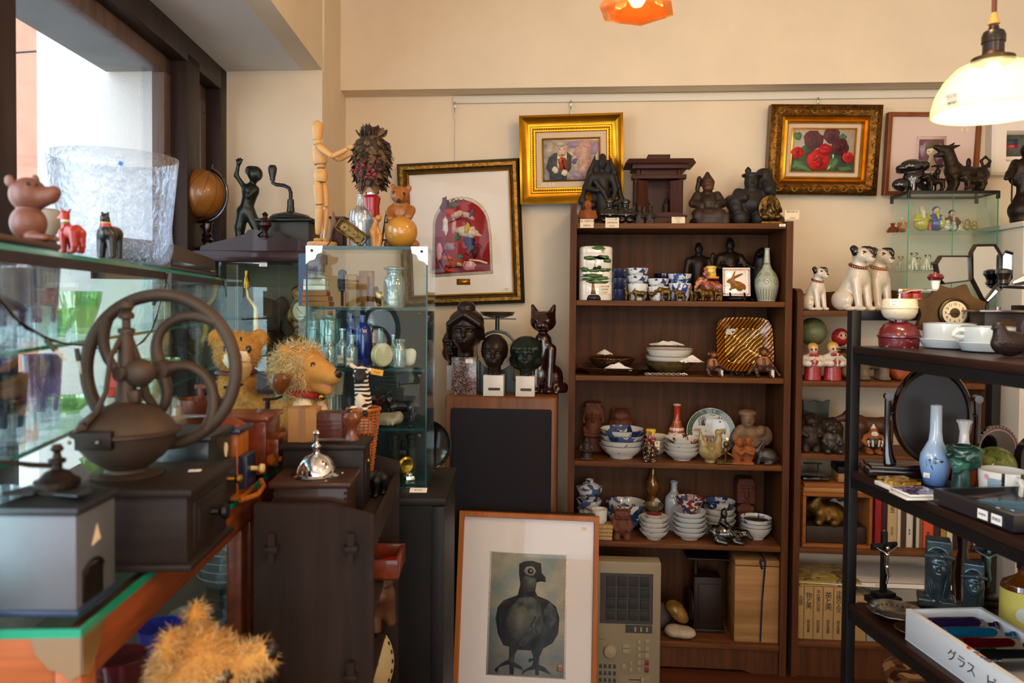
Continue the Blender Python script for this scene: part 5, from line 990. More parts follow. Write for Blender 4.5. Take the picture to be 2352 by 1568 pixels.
fig('ox_rider_statue','glossy black figure riding a reclining ox','statue',1668,1168,3.085,Z,[E((0,0,.26),(.5,.26,.24)),E((.32,-.02,.24),(.24,.22,.2)),E((-.35,0,.28),(.24,.24,.24)),E((.5,-.1,.3),(.15,.12,.13)),C((.55,-.14,.28),(.66,-.18,.2),.09,.07),C((-.1,0,.4),(-.1,0,.66),.17,.1),E((-.08,-.02,.83),(.1,.1,.12)),E((-.08,0,.93),(.07,.07,.06)),C((-.16,-.06,.6),(.0,-.18,.52),.06,.05),C((0,-.1,.5),(.12,-.22,.28),.09,.06),C((-.3,-.2,.1),(-.05,-.28,.06),.1,.07),C((.2,-.2,.1),(.4,-.26,.06),.1,.07)]+MX(C((.45,0,.4),(.45,0,.4),.01)),'black_gloss',.05,60)
fig('totem_figure','tall square-headed reddish wooden totem in the back corner','carved figure',1709,1096,3.27,Z,[B((0,0,.18),(.13,.12,.2),rd=.2),B((0,0,.42),(.16,.13,.06),rd=.3),B((0,0,.72),(.17,.15,.2),rd=.15),B((0,.0,.93),(.15,.14,.06),rd=.3),C((0,-.15,.78),(0,-.19,.66),.025,.035),B((0,-.15,.84),(.12,.03,.025)),E((0,-.15,.59),(.07,.03,.02)),B((.0,0,.52),(.1,.1,.06))]+MX(E((.08,-.15,.77),(.035,.02,.02))),'terra_red',.012,52)
q,u=stack('bowl','scalloped white bowl','bowl',1736,3.16,Z,36,30,3,9,['china_few','china_few','china_hill'],'scalloped bowls','of the stack at the fifth board right end',wv(14,.02),'navy_glaze',foot=.5)
g=G();g.la([(0,0),(24,0),(27,4),(0,5)],k=u);tag(g.mk('brown_saucer','brown_glaze',None,q+V_((0,0,22*u)),40),'small brown saucer lying inside the top scalloped bowl','saucer')
Z=BZ[0]
PL('stone_amber','8a6a30',.25,coat=.5,var=.5,vs=18);PL('stone_pale','b3a38c',.8,bmp=.6,bs=60,var=.3,vs=20);PL('stone_grey','4b443d',.8,bmp=.6,bs=50,var=.3)
tag(BD_('polished_stone',[E((0,0,0),(.055,.045,.03),rot=(0,.75,0)),E((-.015,0,.02),(.03,.04,.02))],'stone_amber',None,.02,36,1,atY(1556,3.13,Z)+V_((0,0,.088))),'polished amber-brown stone leaning on the pale one','stone')
tag(BD_('driftwood_stone',[E((0,0,.02),(.055,.04,.02)),E((.03,0,.014),(.03,.03,.013)),E((-.03,.0,.024),(.03,.03,.02))],'stone_pale',None,.02,36,1,atY(1562,3.09,Z)+V_((0,0,.006))),'pale knobbly stone in front of the amber stone','stone')
tag(BD_('round_stone',[E((0,0,.055),(.05,.05,.055))],'stone_grey',None,.02,30,1,atY(1512,3.17,Z)+V_((0,0,.001)),cut0=True),'round grey stone half hidden behind the beige drum machine','stone')
p=atY(1620,3.2,Z);u=mpp(p);t=TH('antique_scale','dim dark antique weighing scale at the back of the bottom board','weighing scale',p)
PL('scale_iron','2a1a12',.5,.4,bmp=.3,bs=80);g=G();g.bx((0,0,64*u),(62*u,.09,120*u),None,.004);g.bx((0,0,4*u),(76*u,.11,8*u),None,.002);g.bx((2*u,-.047,64*u),(46*u,.006,90*u),None,.002);g.mk('case','scale_iron',t)
g=G();g.cyl((-24*u,0,124*u),(-24*u,0,160*u),6*u);g.bx((0,0,167*u),(96*u,.12,5*u),None,.002);g.mk('tray','scale_iron',t);g=G();g.la([(0,0),(30,0),(33,2),(34,6),(30,10),(0,10)],(-34*u,-.02,60*u),32,(0,-PI/2,0),u,sy=1.6);g.mk('dial','scale_iron',t)
p=atY(1728,3.15,Z);u=mpp(p);w=100*u;h=186*u;t=TH('wooden_box','pale wooden storage box tied with a navy ribbon','box',p)
wood('kiri','8a6238','b98d58',3,.6,'x');g=G();g.bx((0,0,h*.46),(w,.15,h*.92),None,.002);g.mk('box_body','kiri',t);g=G();g.bx((0,0,h*.965),(w*1.005,.152,h*.065),None,.002);g.mk('lid','kiri',t)
PL('navy_ribbon','1a2138',.8);g=G();g.tu([(8*u,-.0775,0.004),(10*u,-.078,h*.5),(16*u,-.078,h),(16*u,0,h*1.002),(16*u,.078,h)],4*u,6,.12);g.tu([(16*u,-.074,h*1.004),(6*u,-.08,h*1.0),(4*u,-.082,h*.98),(8*u,-.083,h*.9)],3.5*u,6,.2);g.mk('ribbon','navy_ribbon',t)
p=atY(1437,2.93,0);u=mpp(p);t=TH('drum_machine','beige electronic drum machine with pad grid standing on end on the floor','drum machine',p,.02)
PL('device_beige','8d8066',.5);PL('device_dark','3a3833',.6);PL('pad_grey','282623',.7);PL('key_beige','9a8d70',.5);PL('key_red','7d1f28',.5);PL('key_blue','363c4a',.5);PL('print_dark','4a4436',.6)
W,H=150*u,288*u;g=G();g.bx((0,0,H/2),(W,.07,H),None,.006,3);g.mk('housing','device_beige',t)
X=lambda x:(x-1432)*u;Zp=lambda y:(1558-y)*u*1.0;F=-.035
g=G();g.bx(((X(1370)+X(1489))/2,F,(Zp(1296)+Zp(1411))/2),(X(1489)-X(1370),.003,Zp(1296)-Zp(1411)));g.mk('pad_panel','device_dark',t)
for i in RG(4):
 for j in RG(4):g=G();g.bx((X(1394+25.4*i),F-.004,Zp(1314+25.6*j)),(20*u,.006,21*u),None,.0015);g.mk('pad','pad_grey',t)
g=G();g.bx((X(1458),F,Zp(1422)),(60*u,.003,18*u));g.mk('switch_panel','device_dark',t)
for x in(1450,1463,1476):g=G();g.bx((X(x),F-.003,Zp(1422)),(4*u,.004,10*u));g.mk('switch','key_beige',t)
g=G();g.la([(0,0),(16,0),(16,4),(13,9),(0,11)],(X(1394),F,Zp(1474)),32,HX,u);g.mk('dial_knob','key_beige',t)
for x,y,w_,h_,m_ in[(1430,1473,15,10,'key_beige'),(1430,1462,15,8,'key_beige'),(1425,1508,9,11,'key_beige'),(1441,1500,6,10,'key_beige'),(1441,1515,6,10,'key_beige')]+[(1459,y,7,9,'key_beige')for y in(1451,1467,1482,1498,1514)]+[(1477,y,9,11,'key_beige'if y<1490 else 'key_red')for y in(1450,1466,1482,1498,1514)]+[(1373+10.5*i,1509+16*j,6,8,'key_blue')for i in RG(4)for j in RG(3)]:
 g=G();g.bx((X(x),F-.002,Zp(y)),(w_*u,.005,h_*u),None,.0008);g.mk('key',m_,t)
g=G();g.bx((X(1450),F,Zp(1538)),(70*u,.002,24*u));g.mk('fader_plate','device_beige',t);g=G();g.bx((X(1452),F-.001,Zp(1538)),(30*u,.002,1.5*u));g.mk('fader_slot','ink',t);g=G();g.bx((X(1467),F-.005,Zp(1538)),(7*u,.01,14*u),None,.001);g.mk('fader_knob','key_beige',t)
for s_,x,y,sz in(('DATA',1376,1448,5),('REC',1468,1490,4),('PLAY',1468,1506,4),('STOP',1468,1474,4),('VOLUME',1434,1528,4)):text(s_,sz*u,'print_dark',t,(X(x),F-.0008,Zp(y)))
Z=SPZ
granite=SP('granite','4a3833',('7a4a3c','2a2322','8a7a74'),170,.54,rough=.25);PL('marble','d8d2c8',.3,var=.05,vs=12);PL('bust_brown','241812',.32,.35,bmp=.15,bs=90);PL('bust_green','1f2a22',.35,.45,bmp=.2,bs=90,var=.25,vs=30);PL('cat_wood','2a0f0c',.18,coat=.7,var=.4,vs=14)
def bust(name,label,px,pyt,pyb,wpx,Y,prims,mat,bmat,by0,k=.03,res=64,plate=True,extra=None):
 p=atY(px,Y,Z);u=mpp(p);t=TH(name,label,'bust',p);bh=(pyb-by0)*u
 g=G();g.bx((0,0,bh/2),(wpx*u,wpx*u*.9,bh),None,.001);bl=g.mk('plinth_block',bmat,t)
 if plate:g=G();g.bx((2*u,-wpx*u*.45-.0006,bh*.34),(wpx*u*.58,.001,6*u));g.mk('name_strip','brass_dark',bl)
 hh=(by0-pyt)*u;o=BD_('head',prims,mat,t,k,res,hh,cut0=True);fit(o,hh);o.location.z=bh;return t,u,bh
hair_up=face((0,-.02,.46),.31)+[C((0,.02,.0),(0,.0,.25),.15,.14),E((0,.06,.62),(.33,.34,.27)),E((0,.05,.9),(.17,.17,.13)),E((0,.12,.45),(.31,.3,.3)),C((-.02,-.27,.77),(-.27,-.2,.6),.07,.07),C((.02,-.27,.77),(.27,-.2,.6),.07,.07),C((-.28,-.12,.58),(-.3,.02,.36),.07,.06),C((.28,-.12,.58),(.3,.02,.36),.07,.06)]
t,u,bh=bust('portrait_bust','dark bronze woman with hair in a top knot on a red granite block',1069,695,908,57,3.02,hair_up,'bust_brown','granite',823,.035,76,False);CD('',(12*u,-.5*57*u*.9-.0008,bh-13*u),17*u,9*u,['ブロンズ','¥28000'],parent=t,mat=WC)
bald=[C((0,.02,0),(0,.0,.3),.17,.15),E((0,.06,.62),(.33,.36,.36))]+face((0,-.02,.52),.34)
bust('portrait_bust','smooth dark bronze head of a short-haired person on a white marble cube',1135,771,911,46,2.99,bald,'bust_brown','marble',864)
bob=[C((0,.02,0),(0,.0,.3),.15,.14),E((0,.08,.62),(.4,.38,.36)),E((0,.1,.36),(.42,.3,.26))]+face((0,-.06,.5),.32)+[C((-.26,-.26,.68),(.26,-.26,.68),.09,.09),C((-.18,-.3,.66),(-.2,-.33,.58),.06,.03),C((0,-.33,.68),(0,-.36,.59),.07,.03),C((.18,-.3,.66),(.2,-.33,.58),.06,.03)]
bust('portrait_bust','greenish bronze girl with fringe and bobbed hair on a white marble cube',1207,774,911,43,2.99,bob,'bust_green','marble',865)
p=atY(1040,3.15,Z);t=TH('portrait_bust','rear dark bronze bust with long hair, half hidden behind the granite block','bust',p);u=mpp(p);g=G();g.bx((0,0,28*u),(24*u,.05,56*u),None,.001);g.mk('plinth_block','marble',t);o=BD_('head',SCL(bob,(.7,.7,1)),'bust_brown',t,.03,52,90*u);o.location.z=52*u
cat=[E((0,.02,.2),(.17,.17,.2)),C((0,.02,.25),(0,-.02,.6),.15,.1),E((0,-.02,.82),(.15,.13,.125)),E((0,-.13,.78),(.08,.07,.055))]+MX(C((.09,0,.9),(.125,.01,1.0),.055,.022),C((.09,-.06,.5),(.075,-.13,.05),.07,.055),E((.075,-.17,.03),(.06,.075,.035)),E((.15,.0,.16),(.09,.14,.15)),E((.06,-.13,.84),(.03,.02,.018),1),C((.02,-.19,.765),(.06,-.17,.755),.012))+CH([(.1,.15,.06),(.24,.08,.05),(.24,-.06,.05),(.18,-.12,.05)],[.05,.05,.05,.045])+[C((0,-.17,.8),(0,-.19,.79),.018),B((0,.02,.01),(.18,.2,.015))]
fig('cat_statue','tall seated dark red lacquered wooden cat','statue',1246,699,3.12,Z,cat,['cat_wood','black_gloss'],.03,84)
p=atY(1141,3.12,Z);u=mpp(p);t=TH('kitchen_scale','old dark green kitchen scale with round dial behind the bronze heads','weighing scale',p);PL('scale_green','13211b',.35,.2,coat=.4);PL('dial_cream','d8c6a4',.5)
g=G();g.pr([(-46*u,0),(46*u,0),(48*u,14*u),(38*u,30*u),(40*u,60*u),(44*u,90*u),(38*u,118*u),(22*u,136*u),(0,142*u),(-22*u,136*u),(-38*u,118*u),(-44*u,90*u),(-40*u,60*u),(-38*u,30*u),(-48*u,14*u)],-.03,.04,'y');g.cyl((0,0,140*u),(0,0,170*u),5*u);g.bx((0,0,166*u),(86*u,.012,3*u));g.mk('housing','scale_green',t)
g=G();g.la([(0,0),(38,0),(40,3),(42,3),(42,-2)],(0,-.031,92*u),40,HX,u);dl=g.mk('dial',['dial_cream'],t);g=G()
for i in RG(60):a=TAU*i/60;g.bx((34*u*sin(a),-.0322,92*u+34*u*cos(a)),(1*u,.0006,(6 if i%5==0 else 3)*u),(0,a,0))
g.mk('scale_marks','ink',dl);g=G();g.la([(0,168),(14,168),(36,174),(40,181),(41,182),(38,182),(34,176),(12,171),(0,171)],k=u,seg=36);g.mk('pan',PL('tin','8f8a80',.3,.9),t)
# ---- low bookcase
PL('dog_white','ded3c0',.14,coat=.7);PL('dog_black','15120f',.15,coat=.7);PL('collar_brown','6a2c16',.3,coat=.4);PL('collar_tan','9a5a26',.3,coat=.4);PL('ink_gloss','0c0a0a',.1,coat=.6)
def dogp():
 return[C((0,.12,.26),(0,-.04,.56),.19,.155),E((0,-.06,.5),(.155,.14,.16)),C((0,-.03,.6),(0,-.07,.76),.125,.1),E((0,-.1,.855),(.125,.14,.115)),C((0,-.18,.83),(0,-.30,.79),.085,.06),E((0,-.345,.815),(.035,.025,.025),1,None,.01)]+MX(E((.17,.1,.16),(.1,.2,.16)),C((.09,-.1,.48),(.095,-.17,.06),.075,.05),E((.095,-.21,.035),(.06,.085,.04)),E((.19,-.08,.035),(.06,.11,.04)),E((.055,-.215,.885),(.02,.016,.02),1,None,.005),C((.09,-.06,.95),(.155,-.1,.945),.05,.055,1,.012),E((.165,-.13,.9),(.035,.055,.07),1,None,.012),C((.01,-.3,.755),(.05,-.27,.76),.012))+CH([(.0,.28,.08),(.1,.33,.05),(.2,.28,.05)],[.05,.035,.02])
def dog(label,px,py,Y,z,rz,cmat,studs=True):
 p=atY(px,Y,z);h=ztop(px,py,Y)-z;t=TH('dog_figurine',label,'dog figurine',p,rz,'white seated ceramic dogs on the bookcase');o=BD_('dog_body',dogp(),['dog_white','dog_black'],t,.035,72,h,cut0=True);fit(o,h)
 g=G();N=28;g.tu([((.125)*h*cos(a),(-.05+.115*sin(a))*h,(.69-.04*sin(a+.0)*-1)*h)for a in[TAU*i/N for i in RG(N)]],.022*h,8,1.4,closed=True);c=g.mk('collar',cmat,t)
 g=G()
 for i in RG(0,12):a=PI+.2+i*.25;g.ell((.147*h*cos(a),(-.05+.137*sin(a))*h,(.69+.04*sin(a))*h),.009*h,8)
 g.mk('collar_stud','dog_white',c);return t
Z=LZ[4]
dog('small white ceramic dog with black ears alone at the left end of the board',1873,613,3.10,Z,.5,'collar_brown')
dog('large white ceramic dog with dark red collar, left of the pair',1964,565,3.095,Z,.45,'collar_brown')
dog('large white ceramic dog with tan collar, right of the pair',2011,569,3.183,Z,.35,'collar_tan')
bands('kokeshi_red',((0,'a5261d'),(.38,'c89a3a'),(.42,'2a1a12'),(.45,'c89a3a'),(.5,'b32a20'),(.82,'d8a84a'),(.9,'b32a20')),0,.1,.3)
for px,lab in((2078,'red and gold turned wooden doll, left of two behind the grinder'),(2102,'red and gold turned wooden doll, right of two behind the grinder')):
 p=atY(px,3.078,Z);h=.088;g=G();g.la([(0,0),(.26,0),(.28,.1),(.24,.4),(.27,.5),(.25,.78),(.16,.82),(.22,.86),(.2,.99),(.0,1)],k=h,seg=28);tag(g.mk('turned_doll','kokeshi_red',None,p+V_((0,0,.0008))),lab,'doll','turned dolls behind the grinder')
a=atY(2085,3.108,1.7);b=atY(2290,3.108,1.7);GX0,GX1,GY0,GY1=a.x,b.x,3.108,3.268;GZ0,GZ1=Z+.0008,ztop(2180,437,3.108)
t=TH('glass_show_case','small glass case of ceramic figures on the right bookcase, dark animals on top','glass case',((GX0+GX1)/2,GY0,GZ0));w=GX1-GX0;d=GY1-GY0;h=GZ1-GZ0-.001
PL('olive_metal','23241a',.45,.4);PL('grey_back','a9ab9c',.8)
g=G()
for y in(0,d):g.bx((0,y,h-.006),(w,.009,.012),None,.001)
for x in(-w/2,w/2):g.bx((x,d/2,h-.006),(.009,d,.012),None,.001)
for x in(-w/2,w/2):
 for y in(0,d):g.bx((x,y,h-.016),(.012,.011,.03),None,.002)
g.mk('metal_frame','olive_metal',t);g=G();g.bx((0,d/2,.004),(w,d,.008));g.mk('base_plate','olive_metal',t)
g=G();g.bx((-w/2,0,h/2),(.003,.003,h-.03));g.bx((w/2,0,h/2),(.003,.003,h-.03));g.bx((.0,-.001,h/2),(.0015,.003,h-.03));g.mk('glass_edge','green_edge',t)
g=G();g.bx((0,0,h/2),(w-.006,.002,h-.03));g.mk('front_glass','case_glass',t)
for s in(-1,1):g=G();g.bx((s*w/2,d/2,h/2),(.002,d-.006,h-.03));g.mk('side_glass','case_glass',t)
g=G();g.bx((0,d/2,h-.006),(w-.01,d-.01,.003));g.mk('top_glass','case_glass',t)
SH=[ztop(2180,531,3.15)-GZ0,ztop(2180,622,3.15)-GZ0]
for z in SH:g=G();g.bx((0,d/2+.002,z-.003),(w-.008,d-.012,.005));g.mk('glass_shelf','glass_shelf',t)
for k,c in dict(robe_yellow='c8b43c',robe_blue='2f4a9a',robe_orange='c8743a',robe_red='a3282a',skin_pale='dcb091',beard='e8e2d8',hair_black='1f1b1a',white_fig='dad2c4',gold_fig='9a7c3c',hair_gold='d9b04a',green_dk='1f3a2a',robe_grey='6a6a66',robe_rust='7a3a20').items():PL(k,c,.25,coat=.5,var=.15,vs=60)
def sage(cr,cs,extra=(),bald=True):
 return[E((0,0,.3),(.3,.25,.3),0),E((0,0,.5),(.22,.18,.2),0)]+[E((0,-.02,.8),(.12,.12,.15),1)]+([E((0,0,.9),(.11,.11,.1),1)]if bald else[E((0,.03,.86),(.15,.14,.13),3),E((0,.06,.68),(.13,.1,.14),3)])+[C((0,-.12,.72),(0,-.2,.5),.07,.03,2)]+MX(*CH([(.2,0,.58),(.28,-.1,.42),(.08,-.23,.42)],[.08,.07,.05],0))+list(extra)
zc=GZ0+SH[0]+.0005;k_=GZ0+SH[1]+.0005
FG='ceramic figures on the upper glass shelf';FL='small dogs on the lower glass shelf'
for px,py,Y,lab,pr,mats in((2117,471,3.155,'bald sage in a yellow robe with white beard, inside the glass case',sage(0,1),['robe_yellow','skin_pale','beard']),(2150,474,3.155,'lady in a blue hooded robe with a yellow child, inside the glass case',sage(0,1,(E((.15,-.2,.3),(.12,.1,.2),2),E((.17,-.22,.54),(.07,.07,.08),1)),False),['robe_blue','skin_pale','robe_yellow','robe_blue']),(2186,482,3.19,'round black-haired figure in a rust robe, inside the glass case',sage(0,1,(),False),['robe_rust','skin_pale','skin_pale','hair_black']),(2072,497,3.21,'white-haired figure in orange and yellow at the left glass side',sage(0,1),['robe_orange','white_fig','robe_yellow'])):
 fig('ceramic_figurine',lab,'figurine',px,py,Y,zc,pr,mats,.03,44,FG)
fig('ceramic_figurine','tiny red capped figure beside the yellow-robed sage','figurine',2136,503,3.135,zc,[C((0,0,0),(0,0,.6),.2,.17,0),E((0,0,.8),(.17,.17,.18),1)],['robe_red','green_dk'],.03,28,FG)
for i,px in enumerate((2176,2190,2204)):fig('ceramic_figurine','small white crouching figure in the glass case, '+('left of three','middle of three','right of three')[i],'figurine',px,505+(0,4,12)[i],3.135,zc,[E((0,0,.3),(.32,.25,.3)),E((0,-.04,.74),(.2,.18,.22)),C((-.2,-.1,.4),(-.05,-.26,.5),.09),C((.2,-.1,.4),(.05,-.26,.5),.09)],'white_fig',.04,26,FG)
for i,px in enumerate((2222,2238)):fig('ceramic_figurine',('pale gold seated figure towards the right of the glass case','dark gold cup-like figure at the right of the glass case')[i],'figurine',px,503+4*i,3.13,zc,[E((0,0,.3),(.34,.25,.3)),E((0,0,.7),(.22,.2,.28)),C((-.3,0,.5),(-.34,0,.8),.08)],'gold_fig',.04,28,FG)
p=atY(2050,3.22,zc);g=G();g.la([(0,0),(20,0),(24,8),(16,20),(6,26),(10,38),(8,38),(4,26),(0,24)],k=.0010);tag(g.mk('small_vase','robe_rust',None,p),'tiny dull red vase behind the left glass side','vase')
for i,(px,py,s,Y)in enumerate(((2097,580,0,3.14),(2106,590,.5,3.19),(2127,585,.3,3.14),(2066,588,.2,3.22))):
 h=ztop(px,py,Y)-k_;o=BD_('dog_figurine',dogp(),['dog_white','dog_black'],None,.03,40,h,atY(px,Y,k_),s,cut0=True);fit(o,h);tag(o,('tiny upright white dog by the left glass edge of the case','tiny white dog sitting half behind the upright one','tiny white dog right of the other two in the case','faint tiny white dog behind the left side glass')[i],'dog figurine',FL)
fig('toy_figure','tiny figure with red-brimmed hat beside the little dogs','figurine',2142,610,3.135,k_,[E((0,0,.3),(.5,.4,.3),0),E((0,0,.62),(.6,.5,.1),1),E((0,0,.8),(.34,.3,.2),0)],['white_fig','robe_red'],.02,26)
for i,(px,m_,w_,h_)in enumerate(((2156,'p_green',30,22),(2196,'p_blue',26,16))):
 p=atY(px,3.2,k_);g=G();g.bx((0,0,h_*.0009),(w_*.0017,.04,h_*.0017),None,.004);tag(g.mk('small_box',m_,None,p),('small green box behind the hexagonal mirror','small blue box behind the hexagonal mirror')[i],'box')
Z2=GZ1+.0
fig('lion_statue','round-headed black lion dog, leftmost on the glass case top','statue',2106,366,3.17,Z2,SCL([E((-.05,0,.42),(.26,.22,.3)),E((-.12,-.02,.78),(.26,.23,.22)),E((-.33,-.02,.72),(.14,.16,.12)),E((-.36,0,.62),(.1,.13,.06)),E((.2,0,.3),(.22,.2,.28)),E((.1,0,.8),(.16,.2,.17)),E((.38,.0,.4),(.1,.06,.22)),E((-.36,-.06,.22),(.2,.18,.2))]+[C((x,y,.3),(x,y,.03),.08)for x in(-.12,.3)for y in(-.12,.12)],(1.35,1.1,1)),'black_gloss',.03,60)
fig('candle_beast','small bronze beast carrying a candle holder on its back','statue',2150,380,3.12,Z2,quad(0,.62,.2,.26,(.06,.14),.12,.06,.06,(.12,.2),.05)+[C((.05,0,.5),(.05,0,.92),.06,.05),B((.05,0,.95),(.2,.16,.02)),C((.05,0,.7),(.05,0,.74),.1)],'bronze_dark',.02,52)
PL('scaly_bronze','33261a',.4,.7,bmp=1.0,bs=240,var=.4,vs=60)
ky=[E((.0,0,.36),(.28,.17,.16)),E((-.22,0,.42),(.18,.17,.19)),C((-.25,0,.52),(-.34,0,.78),.13,.12),E((-.4,0,.84),(.14,.11,.1)),C((-.45,0,.86),(-.58,0,.9),.08,.05),C((-.42,0,.76),(-.57,0,.73),.06,.04),C((-.3,.05,.9),(-.18,.07,1.0),.05,.01),C((-.3,-.05,.88),(-.14,-.07,.92),.05,.01),E((.28,0,.34),(.18,.16,.16)),C((.36,0,.45),(.47,.0,.6),.05,.02),E((.06,0,.58),(.05,.03,.1))]+CH([(.38,0,.4),(.3,0,.62),(.38,0,.7),(.47,0,.62),(.46,0,.5)],[.03,.025,.022,.02,.02])
for x in(-.24,.28):
 for y in(-.1,.1):ky+=CH([(x,y,.3),(x+.03,y,.16),(x-.02,y,.03)],[.09,.06,.06])
fig('beast_statue','scaly bronze mythical beast looking left with open mouth on the glass case','statue',2216,326,3.16,Z2,ky,'scaly_bronze',.025,76)
fig('beast_figurine','small scaly bronze beast at the right foot of the big one','statue',2238,398,3.10,Z2,quad(0,1.0,.36,.3,(.05,.1),.16,.06,.08,(.1,.2),.08),'scaly_bronze',.04,40)
PL('white_paint','d5ccba',.6);a=atY(2347,2.98,1.5)
t=TH('white_cabinet','white painted panelled cabinet at the right edge','cabinet',(a.x+.25,2.98,0));zt=ztop(2330,508,2.98);g=G();g.bx((0,.17,zt/2-.01),(.5,.34,zt-.02),None,.002);g.mk('body','white_paint',t);g=G();g.bx((0,.16,zt-.01),(.53,.37,.02),None,.003);g.mk('top','white_paint',t)
for z0,z1 in((.1,.85),(.9,zt-.06)):g=G();g.bx((0,-.006,(z0+z1)/2),(.44,.012,z1-z0),None,.003);dr=g.mk('door','white_paint',t);g=G();g.bx((0,-.014,(z0+z1)/2),(.34,.006,z1-z0-.1),None,.002);g.mk('door_panel','white_paint',dr)
fig('bronze_statue','dark bronze bearded figure with a staff on a rocky base, right edge','statue',2352,330,3.04,zt+.001,[C((0,0,0),(0,0,.26),.16,.13),E((0,0,.15),(.19,.17,.16)),C((-.04,0,.3),(0,0,.55),.06,.09),C((.06,0,.3),(.02,0,.55),.06,.09),E((0,0,.66),(.13,.1,.16))]+face((0,-.02,.9),.085)+CH([(-.12,0,.75),(-.22,-.06,.6),(-.28,-.1,.54)],[.05,.045,.03])+[C((-.2,-.08,.25),(-.2,-.08,.72),.012),E((-.1,.02,.62),(.1,.07,.16))],'bronze_dark',.025,64)
Z=LZ[3]
p=atY(1864,3.2,Z);u=mpp(p);t=TH('desk_globe','dusty green globe behind the choirboy figurines','globe',p);g=G();SP('globe_green','6b7a5a',('8a6f45','9a8a5a'),14,.58,rough=.4,coat=.2,detail=4);g.ell((0,0,105*u),32*u,40);g.mk('globe','globe_green',t);g=G();g.la([(0,0),(26,0),(26,4),(8,8),(5,40),(4,74),(0,74)],k=u);g.mk('foot','dark_rail',t)
def choir(px,py,rz,lab,cross):
 p=atY(px,3.085,Z);h=ztop(px,py,3.085)-Z;t=TH('choirboy_figurine',lab,'figurine',p,rz,'choirboy figurines')
 o=BD_('figure',[C((0,0,0),(0,0,.38),.23,.2,1),E((0,0,.5),(.27,.22,.17),0),E((0,0,.62),(.2,.17,.13),0),E((0,-.02,.84),(.13,.13,.15),2),E((0,.02,.9),(.145,.145,.12),3)]+MX(*CH([(.2,0,.6),(.27,-.08,.48),(.14,-.2,.46)],[.09,.1,.09],0),C((.13,-.2,.46),(.03,-.24,.52),.055,.045,1),C((.0,-.25,.5),(.0,-.26,.58),.035,.03,2),E((.07,-.17,.7),(.07,.05,.045),1),C((.045,-.145,.84),(.07,-.14,.84),.014,.014,4))+[C((0,-.13,.82),(0,-.155,.79),.02)],['white_fig','robe_red','skin_pale','hair_gold','ink'],t,.018,56,h,cut0=True);fit(o,h)
 if cross:g=G();g.bx((0,-.27*h,.56*h),(.035*h,.03*h,.34*h));g.bx((0,-.27*h,.63*h),(.17*h,.03*h,.035*h));g.mk('cross','white_fig',t)
choir(1866,787,-.1,'blond choirboy figurine with folded hands, left of the two',False);choir(1912,785,.1,'blond choirboy figurine holding a white cross, right of the two',True)
p=atY(1930,3.2,Z);u=mpp(p);t=TH('ornament_box','dark box supporting the red round doll behind the rack post','box',p);g=G();g.bx((0,0,33*u),(36*u,.07,66*u),None,.003);g.mk('box_body','robe_rust',t);g=G();g.bx((0,0,69*u),(40*u,.08,6*u),None,.001);g.mk('lid','black_gloss',t)
fig('tumbler_doll','round red papier-mache doll on the dark box','doll',1930,754,3.2,Z+73*u,[E((0,0,.48),(.46,.42,.48),0),E((0,-.28,.55),(.24,.18,.24),1),E((.1,-.42,.58),(.05,.04,.06),2),E((-.1,-.42,.58),(.05,.04,.06),2)],['robe_red','skin_pale','ink'],.03,40)
fig('owl_figurine','brown patterned owl behind the choirboy with the cross','figurine',1938,802,3.12,Z,[E((0,0,.4),(.3,.25,.4)),E((0,0,.78),(.28,.23,.2))]+MX(E((.12,-.2,.8),(.09,.05,.09),1),E((.12,-.24,.8),(.045,.03,.045),2),C((.2,0,.9),(.24,0,1.0),.06,.02))+[E((0,-.2,.4),(.18,.1,.28),1)],['carved_brown','carved_light','ink'],.03,44)
PL('stone_carved','6e5f50',.8,bmp=1.0,bs=60,var=.35,vs=24)
fig('stone_lion','pale carved stone lion with thick legs and curled mane, partly behind the rack','statue',2004,806,3.14,Z,[E((0,0,.66),(.62,.4,.32))]+[C((x,y,.5),(x,y,.05),.17,.16)for x in(-.36,.3)for y in(-.2,.2)]+[E((x,y-.06,.07),(.19,.22,.08))for x in(-.36,.3)for y in(-.2,.2)]+[E((x,-.36,.7+.1*(i%2)),(.14,.08,.14))for i,x in enumerate((-.4,-.18,.05,.28))],'stone_carved',.04,56)
PL('leather_orange','9a4410',.4,coat=.2,var=.2,vs=30,bmp=.4,bs=120)
p=atY(2108,3.16,Z);u=mpp(p);t=TH('leather_bag','orange leather bag lying on the board behind the oval mirror','bag',p);o=BD_('bag_body',[E((0,0,.4),(.95,.42,.4)),E((-.55,0,.34),(.45,.4,.34)),B((.1,0,.12),(.9,.36,.12),rd=.8)],'leather_orange',t,.1,44,70*u,cut0=True);g=G();g.tu([(60*u,-.05,30*u),(90*u,-.06,16*u),(100*u,-.05,5*u)],.004,8);g.ell((101*u,-.052,8*u),.012,12);g.mk('strap','leather_orange',t);g=G();g.bx((92*u,-.045,36*u),(.006,.006,.02));g.mk('clasp','brass',t)
PL('wicker','a5672a',.7,bmp=.8,bs=80)
p=atY(2052,3.25,Z);g=G();g.la([(0,0),(.05,0),(.058,.03),(.05,.05),(.0,.052)],k=1);tag(g.mk('wooden_bowl','leather_orange',None,p+V_((0,0,.001)),40),'rounded orange wooden bowl between the stone lion and the bag','bowl')
Z=LZ[2]
BEAR=[E((0,.05,.3),(.3,.27,.3)),E((0,-.02,.5),(.22,.2,.22)),E((0,-.05,.8),(.19,.18,.17)),C((0,-.18,.77),(0,-.29,.75),.09,.07)]+MX(C((.13,0,.92),(.15,0,.97),.07,.05),*CH([(.18,-.05,.58),(.26,-.15,.42),(.22,-.26,.34)],[.1,.09,.07]),C((.17,-.1,.14),(.2,-.34,.1),.12,.09))
